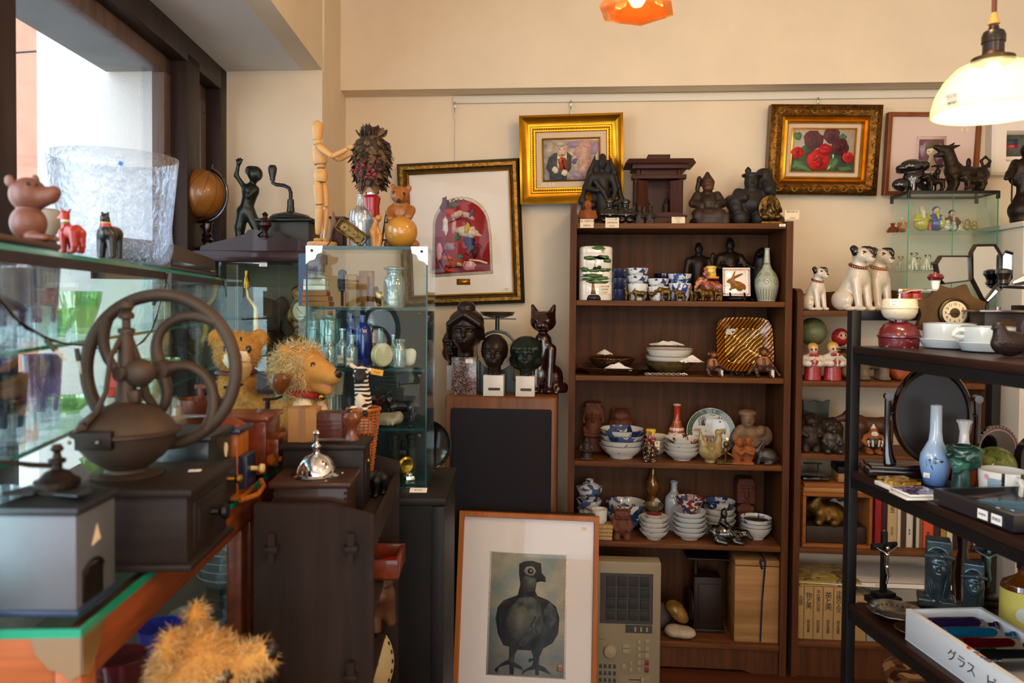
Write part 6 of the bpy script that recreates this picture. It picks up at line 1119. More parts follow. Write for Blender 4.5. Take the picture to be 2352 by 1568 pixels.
fig('bear_figurine','dark wooden standing bear at the left end of the third board','carved figure',1862,955,3.10,Z,[E((0,0,.35),(.26,.22,.26)),E((0,0,.6),(.2,.18,.2)),E((0,-.04,.84),(.17,.16,.14)),C((0,-.16,.81),(0,-.25,.78),.07,.05)]+MX(C((.12,0,.93),(.13,0,.98),.05,.03),C((.14,-.02,.2),(.15,-.05,.03),.12,.12),*CH([(.18,0,.65),(.26,-.1,.52),(.16,-.2,.48)],[.09,.08,.06])),'carved_brown',.04,48)
fig('bear_figurine','small grey-brown seated bear next to the standing one','carved figure',1908,970,3.085,Z,BEAR,'pewter',.04,44)
fig('elephant_carving','large dark wooden elephant behind the bears','carved figure',1893,950,3.21,Z,quad(0,.8,.5,.34,(.1,.0),.25,.16,.05,(.05,-.3),.12),'carved_brown',.05,52)
PL('mask_green','26382c',.4,coat=.3,bmp=.6,bs=60)
p=atY(1872,3.285,Z);g=G();g.pr([(-.05,0),(.05,0),(.05,.14),(.055,.185),(.03,.175),(0,.182),(-.03,.175),(-.055,.185),(-.05,.14)],-.01,.01,'y');tag(g.mk('totem_mask','mask_green',None,p+V_((0,0,.001))),'dark green carved totem mask standing behind the bears','mask')
fig('animal_carving','large dark wooden long-eared animal behind the rack post','carved figure',1999,930,3.2,Z,quad(0,.9,.36,.36,(.1,.12),.17,.12,.14,(.12,-.1),.1),'carved_mid',.04,52)
fig('bearded_figurine','painted figurine with white moustache and striped trousers','figurine',2005,974,3.09,Z,[E((0,0,.4),(.32,.26,.26),1),E((0,0,.6),(.26,.2,.18),2),E((0,-.02,.78),(.14,.14,.13),2),C((0,0,.84),(0,0,1.0),.12,.04,0),E((0,-.14,.7),(.12,.06,.1),0)]+MX(E((.16,-.12,.06),(.13,.17,.08),2),C((.14,0,.25),(.14,-.02,.06),.13,.1,2),*CH([(.26,0,.6),(.36,-.08,.45),(.28,-.16,.36)],[.08,.075,.07],2),C((.1,-.24,.3),(.12,-.26,.5),.03,.03,0),C((.22,-.18,.3),(.24,-.2,.48),.03,.03,0)),['white_fig','hair_black','terracotta'],.02,56)
PL('globe_pale','b9ab86',.4)
Z=LZ[1]
wood('pine_box','7d4a22','a5682f',4,.5,'x');a=atPY(1843,1255,3.06);b=atPY(2005,1137,3.06);bw=b.x-a.x;bh=b.z-Z;t=TH('wooden_box','open-fronted pale wooden box holding a carved bear on the fourth board','box',((a.x+b.x)/2,3.06,Z));bd=.2
for nm_,c,s_ in(('bottom_board',(0,bd/2,.006),(bw,bd,.012)),('top_board',(0,bd/2,bh-.006),(bw,bd,.012)),('side_board',(bw/2-.006,bd/2,bh/2),(.012,bd,bh-.025)),('side_board',(-bw/2+.006,bd/2,bh/2),(.012,bd,bh-.025)),('back_board',(0,bd-.005,bh/2),(bw-.025,.008,bh-.025))):g=G();g.bx(c,s_,None,.0008);g.mk(nm_,'pine_box',t)
p=t.location+V_((0,0,.0125));t2=TH('carved_bear_plaque','dark bronzed bear lying on a thick wooden base inside the open box','carved figure',p+V_((0,.075,0)));g=G();g.bx((0,0,.034),(.23,.12,.066),None,.004);g.mk('base','carved_brown',t2);BD_('bear',[E((0,0,.04),(.06,.04,.045)),E((-.06,0,.07),(.035,.035,.035)),C((-.08,0,.065),(-.1,0,.055),.02,.015),C((-.055,.02,.1),(-.05,.022,.108),.012),C((-.055,-.02,.1),(-.05,-.022,.108),.012),C((.03,-.02,.03),(.0,-.05,.012),.025,.018),C((-.04,-.02,.03),(-.06,-.05,.012),.022,.016)],'brass_old',t2,.02,40,1,(-.004,0,.066))
paper('wrapping_paper','crumpled cream wrapping paper hanging behind the bear in the box',p+V_((.055,.158,.068)),.11,.04,.09,seed=12)
zt_=Z+bh+.0012
for i,(w_,x,m_)in enumerate(((.25,0,'kiri'),(.245,0,'pine_box'))):g=G();g.bx((0,0,.0085),(w_,.15,.017),None,.001);tag(g.mk('wooden_board',m_,None,V_((t.location.x+x,3.155,zt_+i*.0175))),('pale flat board lying on the open box','second flat board on top of the pale one')[i],'board')
z3=zt_+.036;t2=TH('wooden_stand','small dark low wooden stand on the flat boards','stand',V_((t.location.x-.07,3.15,z3)));g=G();g.bx((0,0,.008),(.1,.09,.014),None,.002);g.mk('top','black_gloss',t2);g=G();g.cyl((.02,0,.014),(.02,0,.06),.003);g.bx((0,0,.062),(.07,.02,.004));g.mk('bracket','black_gloss',t2)
t2=TH('cardboard_box','black-topped cardboard box on the flat boards','box',V_((t.location.x+.06,3.15,z3)),-.1);g=G();g.bx((0,0,.02),(.085,.12,.036),None,.001);g.mk('tray','kiri',t2);g=G();g.bx((0,0,.05),(.09,.126,.026),None,.001);g.mk('lid','black_wood',t2)
PL('page_cream','d8cbb0',.85)
def book(px0,w,hpx,Y,z,col,title=None,small=None,label='',ink='ink',d=.15,lean=0,cat='book',group=None,u=.00172):
 k='cov_'+col;PL(k,col,.6,var=.06,vs=60);w*=u;h=hpx*u;t=TH('book',label,cat,V_((px0+w/2,Y,z)),0,group);t.rotation_euler.y=lean
 g=G();g.bx((0,.001,h/2),(w,.002,h),None,.0006);g.bx((-w/2+.0008,d/2,h/2),(.0016,d,h));g.bx((w/2-.0008,d/2,h/2),(.0016,d,h));g.mk('cover',k,t)
 g=G();g.bx((0,d/2,h/2),(max(w-.0034,.001),d-.006,h-.005));g.mk('pages','page_cream',t)
 if title:n=len(title);sz=min(w*.72,h*.5/n);text(list(title),sz,ink,t,(0,-.0004,h*.72),vertical=True)
 if small:text(list(small),min(w*.34,h*.4/len(small)),ink,t,(0,-.0004,h*.24),vertical=True)
 return px0+w+.0006
x=atY(2008,3.10,Z).x;UB=.00172
for i,(w,h,c,ti,sm,ik)in enumerate(((15,160,'a01d22',None,None,'ink'),(12,152,'3a1216','大観','展','p_cream'),(22,150,'c9ad7c','仏教美術の源流','平凡社','ink'),(8,146,'d9cbb0','古寺',None,'ink'),(11,150,'4a2f22',None,None,'ink'),(15,148,'d6cdbb','白隠','書と画','ink'),(6,142,'1f1c20',None,None,'ink'),(8,140,'cfc4b0','陶',None,'ink'),(7,138,'8a5a30',None,None,'ink'),(23,128,'d9532c','工芸','朝日','ink'),(15,126,'3a2018',None,None,'ink'),(13,122,'a8803c','染',None,'ink'),(13,122,'d8cfa0','シルクロード文物展',None,'ink'),(14,118,'2a1830',None,None,'ink'),(10,116,'d6cab4','美',None,'ink'))):
 x=book(x,w,h,3.10,Z,c,ti,sm,('tall bright red book at the left end of the row on the fourth board','dark red book next to the bright red one','thick tan book with a vertical title in the row behind the crucifix','thin cream book right of the thick tan one','dark brown book behind the crucifix','off-white book with black title right of the dark brown one','thin black book in the middle of the row','thin cream book beside the thin black one','thin tan-brown book left of the orange one','broad orange-red book in the row','dark chocolate book right of the orange one','ochre book between the chocolate and the black-lettered ones','cream book with large black vertical lettering','deep purple book near the right end of the row','narrow cream book ending the row')[i],ik,group='books on the fourth board')
x+=.004
for i,(w,h,c)in enumerate(((18,150,'7a2e1c'),(18,148,'cfc4aa'))):x=book(x,w,h,3.10,Z,c,None,None,('reddish brown book right of the turned rack leg','cream book right of the reddish brown one','tan book at the far right of the fourth board')[i],group='books on the fourth board')
Z=LZ[0]
x=atY(1817,3.085,Z).x;x=LX0+.03
for i,(w,ti,sm)in enumerate(((13,'大絵師',None),(21,'物と美','柳宗悦選集'),(21,'手仕事の日本','柳宗悦選集'),(23,'茶と美','柳宗悦選集'),(22,'沖縄の人文','柳宗悦選集'),(22,'木喰','選集'))):
 x=book(x,w,122,3.075,Z,'b3925f',ti,sm,'tan book with black vertical title, '+('leftmost of the matching set','second of the matching set','third of the matching set','fourth of the matching set','fifth of the matching set','sixth, behind the rack post')[i],group='matching tan books')
zb=Z+122*UB+.002
for i,(w,h,c,ti,lab)in enumerate(((28,100,'b3925f','蒐集','tan book right of the rack post'),(20,96,'8fa0a8',None,'book with a blue-grey seascape spine'),(15,90,'2a7a4a',None,'green paperback beside the seascape book'),(6,84,'8a8a90',None,'thin grey booklet'),(6,84,'d8d4da',None,'thin white booklet'),(5,82,'5a4a7a',None,'thin violet booklet'),(7,82,'b02a2a',None,'thin red booklet'),(8,80,'d87a9a',None,'pink paperback'),(17,78,'d9d4d8',None,'white paperback at the end of the bottom row'))):x=book(x+.0012,w,h,3.075,Z,c,ti,None,lab+' on the bottom board',group='paperbacks right of the rack post')
def flatbook(label,p,w,d,h,cover,rz=0,edge='page_cream',titles=()):
 t=TH('book',label,'book',p,rz);g=G();g.bx((0,0,h/2),(w-.003,d-.003,h-.003));g.mk('pages',edge,t);g=G();g.bx((0,0,h-.0008),(w,d,.0016));g.bx((0,0,.0008),(w,d,.0016));g.bx((0,-d/2+.0008,h/2),(w,.0016,h));g.mk('cover',cover,t)
 for s_,sz,m_,x in titles:text(s_,sz,m_,t,(x,-d/2-.0004,h*.5))
 return t
SP('mag_yellow','c8a84a',('5a4a30','8a6a30','d8c890'),12,.6,rough=.4,coat=.2)
for i,(dx,rz,m_)in enumerate(((0,.04,'mag_yellow'),(.006,-.05,'white_card'),(-.004,.02,'mag_yellow'))):
 flatbook(('glossy magazine at the bottom of the pile on the tan books','white magazine in the middle of the pile on the tan books','yellow illustrated magazine on top of the tan books')[i],(LX0+.155+dx,3.175,zb+i*.0075),.25,.2,.006,m_,rz)
flatbook('large white book with red lettering lying on the paperbacks',(LX0+.44,3.18,zb+.004),.34,.22,.02,'white_card',.0,titles=(('LOYAL',.012,'p_red',-.1),('And His Band',.012,'ink',.1)))
# ---- metal rack
PL('mill_red','5e0f18',.22,coat=.6,var=.2,vs=60);PL('mill_cream','d8ccae',.3,coat=.4,var=.08,vs=90);SP('red_worn','5e0f18',('9a8f88',),90,.60,rough=.35,detail=6)
Z=RZ[3]
p=RKpx(2064,-.085,Z);u=mpp(p);t=TH('coffee_grinder','red and cream enamel coffee grinder with red and white crank knob','coffee grinder',p)
g=G();g.la([(0,0),(41,0),(42,4),(43,20),(46,23),(46,27),(43,29),(41,40),(32,52),(18,57),(18,66),(0,66)],k=u,seg=48,paint=lambda a,z,i:1 if z<21 else 0);bs=g.mk('base',['mill_red','red_worn'],t);g=G();g.la([(0,62),(22,62),(32,68),(38,80),(38,87),(39.5,89),(39.5,92),(38,94),(37,106),(34,110),(0,111)],k=u,seg=48);hp=g.mk('hopper','mill_cream',t)
g=G();g.tu([(3.5*u*cos(a),3.5*u*sin(a),(111+a*1.1)*u)for a in[i*.5 for i in RG(24)]],.8*u,5);g.cyl((0,0,110*u),(0,0,132*u),2*u);g.bx((0,0,129*u),(9*u,9*u,8*u),None,.001);g.tu([(-4*u,0,126*u),(8*u,0,124*u),(24*u,0,130*u),(44*u,0,132*u),(82*u,0,131*u)],[3*u]*2+[2.4*u]*3,8,.5);cr=g.mk('crank','chrome',t)
g=G();g.la([(0,132),(6,132),(8,137),(9,146),(11,154),(0,154)],(78*u,0,0),24,None,u);g.la([(0,153),(13,153),(17,158),(17.5,161),(14,167),(4,170),(3,172),(0,172)],(78*u,0,0),24,None,u,paint=lambda a,z,i:1);g.mk('knob',['porcelain','mill_red'],cr)
g=G();g.bx((-24*u,-19*u,61*u),(12*u,3*u,8*u),(0,0,-.85),.001);g.mk('maker_badge','black_gloss',t);CD('',(-24*u,-31*u,94*u),19*u,14*u,['¥13800','税込'],-.6,parent=t,mat=WC)
PL('cup_grey','c4cbca',.15,coat=.5);PL('cup_rim','1f2638',.3)
for px,py,lab,hx in((2180,801,'pale blue-grey stacking cup with dark rim, left of two',1),(2268,809,'pale blue-grey stacking cup with dark rim, right of two',1)):
 p=onz(px,py,Z);u=mpp(p);side='left'if px<2200 else 'right'
 g=G();g.la([(0,1),(38,1),(39,0),(42,0),(52,3),(60,15),(63,22),(62,23),(59,18),(52,5),(0,5)],k=u,seg=56,paint=lambda a,z,i:0);tag(g.mk('saucer','cup_grey',None,p+V_((0,0,.001))+(V_((.0,0,0))if side=='left'else V_((0,0,0)))),'pale blue-grey saucer under the %s cup'%side,'saucer','stacking cups and saucers')
 t=TH('cup',lab,'cup',p+V_((0,0,6.2*u)),-.15,'stacking cups and saucers');g=G();g.la([(0,0),(48,0),(49.5,1),(50,14),(53.5,15.5),(54,17),(54.5,52),(53,52.5),(52,50),(51,18),(47,3),(0,3)],k=u,seg=56);g.mk('cup_body','cup_grey',t)
 g=G();g.tu([(53.8*u*cos(a),53.8*u*sin(a),52.4*u)for a in AN(56)],.9*u,6,closed=True);g.mk('rim','cup_rim',t)
 g=G();g.tu([(52*u,0,44*u),(66*u,0,45*u),(74*u,0,36*u),(75*u,0,32*u),(70*u,0,28*u),(60*u,0,26*u),(52*u,0,28*u)],[5*u,5*u,4*u,4*u,4*u,5*u,4*u],10,1.4);h=g.mk('handle','cup_grey',t);
 if side=='right':h.rotation_euler.z=PI+.15
 else:h.rotation_euler.z=.9
 if side=='right':g=G();g.tu([(0,-53*u,44*u),(2*u,-66*u,43*u),(2*u,-70*u,30*u),(0,-64*u,18*u),(0,-53*u,14*u)],4.5*u,10)
p=RKpx(2318,-.42,Z);u=mpp(p);PL('bird_bronze','2e211e',.4,.5,bmp=.5,bs=120)
t=TH('bird_figurine','dark bronze pigeon with scale-like feathers in front of the cups','bird figurine',p);o=BD_('bird_body',[E((0,0,.38),(.52,.3,.38)),C((-.2,0,.5),(-.3,0,.84),.27,.16),E((-.31,0,.88),(.17,.15,.14)),C((-.42,0,.84),(-.52,0,.8),.07,.025),C((.3,0,.5),(.8,0,.58),.2,.1),E((.45,0,.5),(.4,.22,.16))],'bird_bronze',t,.06,64,82*u,cut0=True);fit(o,80*u)
g=G();S_k=78*u
for i in RG(7):
 for j in RG(6):
  x,z=-.42+i*.14+(j%2)*.07,.12+j*.1;q_=1-((x)/.54)**2-((z-.38)/.40)**2
  if q_>.06:y=-.30*math.sqrt(q_);g.tu([((x+.065*cos(b))*S_k,(y-.004)*S_k,(z+.05*sin(b))*S_k)for b in[PI+.3+k*.4 for k in RG(7)]],.011*S_k,5)
g.mk('feather_groove','bird_bronze',t)
p=RKpx(2182,-.054,Z);u=mpp(p);PL('copper_brown','5c4326',.45,.6,var=.25,vs=20)
t=TH('mantel_clock','brown copper clock with scalloped star-shaped edge and cream dial','clock',p);cz=72*u
pts=[]
for i in RG(8):
 a0=PI/8+i*PI/4
 for k in RG(8):b=a0+k*PI/32;r=(82-16*sin(PI*k/8))*u;pts.append((r*cos(b),max(0.0,cz+r*sin(b)*.93)))
g=G();g.pr(pts,-.004,.012,'y');g.mk('case','copper_brown',t);g=G();g.la([(0,6),(26,6),(29,7),(30,10),(34,8),(35,0),(0,0)],(4*u,-.004,cz+5*u),40,HX,u);g.mk('bezel','brass_dark',t)
g=G();g.la([(0,0),(27,0),(27,1.2),(0,1.2)],(4*u,-.0105,cz+5*u),40,HX,u);dl=g.mk('dial','dial_cream',t);g=G();g.la([(0,0),(11,0),(11,1),(0,1)],(4*u,-.0118,cz+5*u),24,HX,u);g.mk('dial_centre','copper_brown',dl)
for n in RG(1,13):a=TAU*n/12;text(str(n),8*u,'ink',dl,(4*u+20*u*sin(a),-.0126,cz+5*u+20*u*cos(a)))
for a,l in((-1.75,15),(2.3,9)):g=G();g.bx((4*u+l/2*u*sin(a),-.0130,cz+5*u+l/2*u*cos(a)),(1.4*u,.0008,l*u),(0,a,0));g.mk('clock_hand','ink',dl)
p=RKpx(2290,-.145,Z);u=mpp(p);PL('mill_black','1c1818',.5,bmp=.2,bs=60);t=TH('coffee_mill','black box coffee mill with metal lid behind the right cup','coffee mill',p,-.1);g=G();g.bx((0,0,42*u),(88*u,84*u,84*u),None,.002);g.mk('box','mill_black',t);g=G();g.bx((0,0,86*u),(116*u,104*u,5*u),None,.001);g.mk('lid',PL('dull_chrome','8a817a',.3,.95),t)
g=G();g.pr([(x*u,(60+y)*u)for x,y in((-20,-8),(20,-8),(20,2),(12,2),(8,8),(-8,8),(-12,2),(-20,2))],-42.8*u,-41.5*u,'y');g.mk('maker_plate','copper_brown',t);g=G();g.cyl((0,0,88*u),(0,0,96*u),6*u);g.mk('spindle','dull_chrome',t)
pm=RKpx(2270,-.05,Z);t=TH('folding_mirror','folding pewter mirror of two angled panes standing behind the black mill','mirror',pm);um=mpp(pm);PL('pewter_frame','4f473e',.35,.85);PL('mirror_glass','aeb6ba',.02,1.0)
def pane_of(cxp,pts,rz,y0):
 q=[((x-2282)*um,(755-y)*um)for x,y in pts];cx=sum(a for a,b in q)/len(q);cz_=sum(b for a,b in q)/len(q);s_=[(cx+(a-cx)*.88,cz_+(b-cz_)*.88)for a,b in q]
 g=G();n=len(q);vs=[]
 for pl,y in((q,.012),(q,-.004),([(cx+(a-cx)*.95,cz_+(b-cz_)*.95)for a,b in q],-.008),(s_,-.001),(s_,.012)):vs+=[(a,y,b)for a,b in pl]
 g.add(vs,[(k*n+j,k*n+(j+1)%n,((k+1)%5)*n+(j+1)%n,((k+1)%5)*n+j)for k in RG(5)for j in RG(n)]);f=g.mk('pane_frame','pewter_frame',t);g=G();g.pr(s_,.0,.006,'y');m_=g.mk('mirror_pane','mirror_glass',f);f.rotation_euler.z=rz;f.location.y=y0;return f
pane_of(0,[(2148,568),(2161,548),(2232,547),(2236,600),(2232,606),(2168,614),(2156,602)],.18,0)
pane_of(0,[(2236,540),(2246,521),(2290,520),(2306,545),(2306,606),(2268,655),(2238,600)],.06,-.004)
pane_of(0,[(2306,545),(2312,535),(2326,540),(2326,600),(2276,660),(2270,655),(2306,606)],-.35,.0)
g=G();g.cyl((0,.012,0),(0,.012,150*um),.005);g.la([(0,0),(.012,0),(.012,.006),(0,.008)],(0,.008,0));g.mk('stand','pewter_frame',t)
p=RKpx(2384,-.3,Z);u=mpp(p);t=TH('duck_decanter','violet glass decanter with silver duck head at the right edge','decanter',p);CG('violet_glass','b9a3c9',.1,.03,opac=.3,body='8a6fa0')
g=G();g.la([(0,0),(40,0),(46,20),(44,60),(28,110),(16,150),(12,160),(0,160)],(10*u,0,0),36,None,u);g.mk('glass_body','violet_glass',t);BD_('duck_head',[E((0,0,0),(.03,.026,.028)),C((-.02,0,-.004),(-.062,0,-.018),.018,.006),C((0,0,-.01),(.01,0,-.05),.022,.02)],'chrome',t,.015,40,1,(6*u,0,178*u))
p=RKpx(2346,-.125,Z);t=TH('coffee_mill','dark wooden mill with large turned knob on its crank, right edge','coffee mill',p+V_((.055,.03,0)),-.1);u=mpp(p);g=G();g.bx((0,0,.055),(.09,.09,.11),None,.002);g.mk('box','black_wood',t);g=G();g.cyl((0,0,.11),(0,0,.155),.006);g.tu([(0,0,.152),(-.04,0,.156),(-.085,0,.158)],.004,8);cr=g.mk('crank','iron',t);g=G();g.la([(0,0),(9,0),(9,4),(13,7),(10,16),(13,24),(18,31),(17,38),(8,42),(0,43)],(-.082,0,.158),28,None,u);g.mk('knob','bakelite',cr)
Z=RZ[2]
p=RKpx(2068,-.08,Z);u=mpp(p);t=TH('dressing_mirror','large oval dark wooden dressing mirror seen from behind on a stepped base','mirror',p,-.12);PL('dark_lacquer','1a0c0b',.2,coat=.5);
X=lambda x:(x-2048)*u
g=G();g.bx((X(2055),0,9*u),(172*u,.11,16*u),None,.003);g.bx((X(2055),0,20*u),(158*u,.09,8*u),None,.003);g.mk('base','dark_lacquer',t)
cxm,czm,ra,rb=X(2112),138*u,84*u,112*u
ov=lambda k,y:[(cxm+ra*k*cos(TAU*i/64),y,czm+rb*k*sin(TAU*i/64))for i in RG(64)]
g=G();vs=ov(1,.012)+ov(1,-.004)+ov(.95,-.014)+ov(.88,-.012)+ov(.85,-.002);g.add(vs,[(k*64+j,k*64+(j+1)%64,(k+1)*64+(j+1)%64,(k+1)*64+j)for k in RG(4)for j in RG(64)]+[tuple(range(64))]);g.mk('oval_frame','dark_lacquer',t)
g=G();g.add(ov(.86,-.003)+ov(.86,.004),[tuple(range(64)),tuple(range(64,128))]+[(j,(j+1)%64,64+(j+1)%64,64+j)for j in RG(64)]);g.mk('back_panel',PL('back_lacquer','150c0b',.45),t)
for s in(-1,1):
 x0=cxm+s*93*u;g=G();g.tu([(x0-s*6*u,0,24*u),(x0-s*2*u,0,45*u),(x0,0,80*u),(x0+s*1*u,0,120*u),(x0,0,178*u)],[15*u,11*u,7*u,6.5*u,8*u],10);g.cyl((x0,-.012,178*u),(x0,.012,178*u),9*u);g.cyl((x0,0,140*u),(cxm+s*82*u,0,140*u),4*u);g.mk('upright','dark_lacquer',t)
SP('tile_gold','8a6a1c',('3a2408','c8a23a'),60,.54,rough=.3);SP('tile_violet','4a4378',('c9c2dc','2a2350'),70,.55,rough=.25)
for px,py,w,d,m_,edge,lab,dz,th,rz in((2055,-.215,.062,.07,'porcelain',None,'white moulded tile under the gold one',0,.009,RA),(2064,-.205,.07,.07,'tile_gold',None,'gold and black relief tile on top of the white one',.010,.007,RA),(2098,-.30,.075,.075,'pale_blue',None,'pale blue tile under the violet one',0,.005,RA-.05),(2106,-.29,.082,.08,'tile_violet',None,'violet and white patterned tile on the pale blue one',.006,.005,RA)):
 q=RKpx(px,py,Z+dz)+V_((0,0,.001));g=G();g.bx((0,0,th/2),(w,d,th),None,.001);g.m=1;g.bx((0,0,th-.0001),(w*.97,d*.97,.0008));tag(g.mk('tile',['porcelain'if 'violet'in lab else m_,m_],None,q,rz=rz),lab,'tile','tiles on the rack')
p=RKpx(2147,-.195,Z);u=mpp(p);t=TH('bottle_vase','pale blue porcelain vase with long neck and painted dark blue leaves','vase',p);m,nt,b=newmat('vase_blue');b.inputs['Roughness'].default_value=.08;b.inputs['Coat Weight'].default_value=.6
tc=nd(nt,'ShaderNodeTexCoord');sp=nd(nt,'ShaderNodeSeparateXYZ');nt.links.new(tc.outputs['Object'],sp.inputs[0]);mr=nd(nt,'ShaderNodeMapRange');mr.inputs[2].default_value=180*u;nt.links.new(sp.outputs[2],mr.inputs[0]);nt.links.new(ramp(nt,((0,'5b86c4'),(.35,'8fb0d8'),(.6,'b4c4d4'),(1,'aebac2')),mr.outputs[0]),b.inputs['Base Color'])
vp=[(0,0),(20,0),(23,3),(30,30),(33,52),(31,70),(22,88),(15,102),(12.5,125),(12,178),(12.5,183),(10.5,183),(10,130),(0,125)]
g=G();g.la(vp,k=u,seg=48);v=g.mk('vase_body','vase_blue',t);vr=lambda z:np.interp(z,[0,3,30,52,70,88,102],[20,23,30,33,31,22,15])
g=G()
def leaf(g,a0,z0,a1,z1,w):
 L_=[];R_=[]
 for i in RG(9):
  f=i/8;a,z=a0+(a1-a0)*f,z0+(z1-z0)*f;ww=w*sin(PI*min(f*1.05,1))*.5
  for s,A in((1,L_),(-1,R_)):zz=z+s*ww;A.append(((vr(zz)+.25)*u*cos(a),(vr(zz)+.25)*u*sin(a),zz*u))
 g.add(L_+R_,[(i,i+1,9+i+1,9+i)for i in RG(8)])
for i,(a0,z0,a1,z1,w)in enumerate(((-2.5,62,-1.7,54,9),(-2.4,60,-2.1,38,10),(-2.6,60,-2.5,44,8),(-2.7,70,-2.1,74,5),(-1.9,58,-1.4,60,6),(-2.2,66,-1.6,64,6))):g.m=0 if i<3 else(1 if i==3 else 0);leaf(g,a0,z0,a1,z1,w)
g.mk('painted_leaf',[PL('leaf_blue','1d4258',.2,coat=.5),'white_glaze'],v,sharp=0)
CD('',(-27*u,-19*u,20*u),13*u,11*u,['','¥3800'],-.6,parent=t,mat=WC)
p=RKpx(2212,-.19,Z);u=mpp(p);bands('vase_orange',((0,'d8521f'),(.48,'d8521f'),(.53,'e07a4a'),(.58,'e5b8a0'),(.64,'dcd4cc')),0,146*u,.1,.6);t=TH('bud_vase','white and orange bud vase with fluted flaring mouth behind the green head','vase',p);g=G();g.la([(0,0),(22,0),(26,12),(28,40),(24,66),(16,82),(11,98),(9.5,120),(12,136),(17,146),(14.5,146),(10,136),(7,118),(0,100)],k=u,seg=60,fl=lambda a,z:1+(.05*cos(a*12)if z>125 else 0));g.mk('vase_body','vase_orange',t)
p=RKpx(2207,-.265,Z);u=mpp(p);PL('green_patina','2f5a48',.3,coat=.4,col2='0f2420',vs=28,bmp=.3,bs=60);PL('green_skin','3f7a62',.3,coat=.4,var=.3,vs=20)
hp_=[C((0,.02,0),(0,0,.5),.2,.15)]+face((0,-.02,.62),.2,1)+[E((0,.1,.74),(.31,.32,.16)),E((0,.08,.86),(.33,.34,.12)),C((-.1,-.25,.76),(-.28,.05,.8),.06,.08),C((.1,-.25,.76),(.28,.05,.8),.06,.08),E((0,.2,.62),(.26,.22,.2)),E((0,0,1.0),(.2,.2,.1),0,None,.02,True)]+[C((cos(a)*.3,.08+sin(a)*.3,.72+.03*sin(i*2)),(cos(a+.7)*.31,.08+sin(a+.7)*.31,.88),.05,.05)for i,a in enumerate([k*.7 for k in RG(9)])]
fig('head_vase','green glazed vase shaped as a lady head in profile facing left','vase',2205,1000,p.y,Z,hp_,['green_patina','green_skin'],.025,76,None,-1.15,108*u).location=p+V_((0,0,.001))
p=RKpx(2303,-.315,Z);u=mpp(p);t=TH('mug','white mug with black tree trunks and pink sun, in front of the melon','mug',p,-.1);tr=[(-2.5,.30),(-1.95,.16),(-1.15,.3),(-.62,.3),(-.2,.2),(.5,.2),(1.3,.25),(2.2,.2)]
def mp_(a,z,i):
 a=(a+PI)%(TAU)-PI
 if i in(2,3,4,5)and any(abs(a-c)<w*(.42 if z>40 else.5)for c,w in tr[1:]):return 1
 return 2 if(i in(2,3,4)and-2.6<a<-2.05)else 0
g=G();g.la([(0,0),(44,0),(47,3),(48,16),(49,32),(50,48),(50,62),(48,62),(47,20),(44,6),(0,6)],k=u,seg=96,paint=mp_);g.mk('mug_body',['porcelain','black_gloss',PL('mug_blue','8fa6b0',.15,coat=.5)],t)
g=G();g.tu([(8*u,-49*u,50*u),(9*u,-66*u,50*u),(9*u,-72*u,40*u),(8*u,-70*u,22*u),(7*u,-60*u,10*u),(7*u,-48*u,10*u)],6.5*u,10,1.5);g.mk('handle','porcelain',t);g=G();g.la([(0,0),(6,0),(6,.6),(0,.6)],(-44*u,-23.5*u,50*u),20,(PI/2,0,-1.09),u);g.mk('painted_sun','p_pink',t)
p=RKpx(2165,-.34,Z);u=mpp(p);fig('shell_dish','white and gold scalloped shell dish in front of the green head','dish',2165,1112,p.y,Z,[E((0,0,.8),(1.6,1.0,.8),0),E((0,0,1.3),(1.4,.85,.7),1,None,.05,True),C((-.9,-.5,1.0),(-1.4,-.2,1.1),.3,.2,1),C((.9,-.5,1.1),(1.3,-.3,1.2),.3,.2,1),C((-.3,-.7,1.0),(.4,-.7,1.1),.25,.25,1)],['porcelain',PL('shell_gold','a8741c',.3,.5,coat=.4)],.2,40,h=.02)
PL('black_slip','1d1c22',.3,coat=.5,bmp=.2,bs=90);PL('slip_blue','5f93a8',.3,coat=.5);
q=RKpx(2345,-.47,Z);t=TH('slab_dish','black rectangular slab dish with pale blue combed lines and white dots','dish',q,RA+.06);w,d,h=.235,.22,.036
def rg(k,z):return[(sx*w/2*k-(sx*w/2*(k-1))*0,sy*d/2*k,z)for sx,sy in((-1,-1),(1,-1),(1,1),(-1,1))]
g=G();R=[rg(.95,0),rg(1,.004),rg(1.0,h-.003),rg(.985,h),rg(.90,h),rg(.86,h-.006),rg(.7,h-.017),rg(.0,h-.019)];g.add([v for r in R for v in r],[(3,2,1,0)]+[(a*4+j,a*4+(j+1)%4,(a+1)*4+(j+1)%4,(a+1)*4+j)for a in RG(len(R)-1)for j in RG(4)]);b_=g.mk('dish_body','black_slip',t)
g=G()
for i in RG(9):g.tu([(-.06+.016*i*.6+.02*sin(f*2.2),-.065+f*.13-.004*i,h-.0165+.001)for f in[k/8 for k in RG(9)]],.0011,5)
g.mk('combed_stripe','slip_blue',b_)
for i in RG(5):g=G();g.ell((-.055+.014*i,.0-.022*i,h-.016),(.005,.005,.0015),12);g.mk('white_dot','porcelain',b_)
for i in RG(2):CD('',(-w/2-.0016,-.07+.036*i,.008),.026,.019,['¥4800'if i else '黒釉皿'],-PI/2,parent=t,mat=WC)
p=RKpx(2294,-.2,Z);u=mpp(p);g=G();SP('melon_skin','6f7a2c',('4a5520','8f9440'),60,.56,rough=.5,detail=5);fig('melon_ornament','round yellow-green crackled ornament behind the mug','ornament',2284,990,p.y,Z,[E((0,0,.5),(.52,.5,.5)),E((-.2,-.1,.35),(.34,.36,.34))],'melon_skin',.1,40,h=86*u)
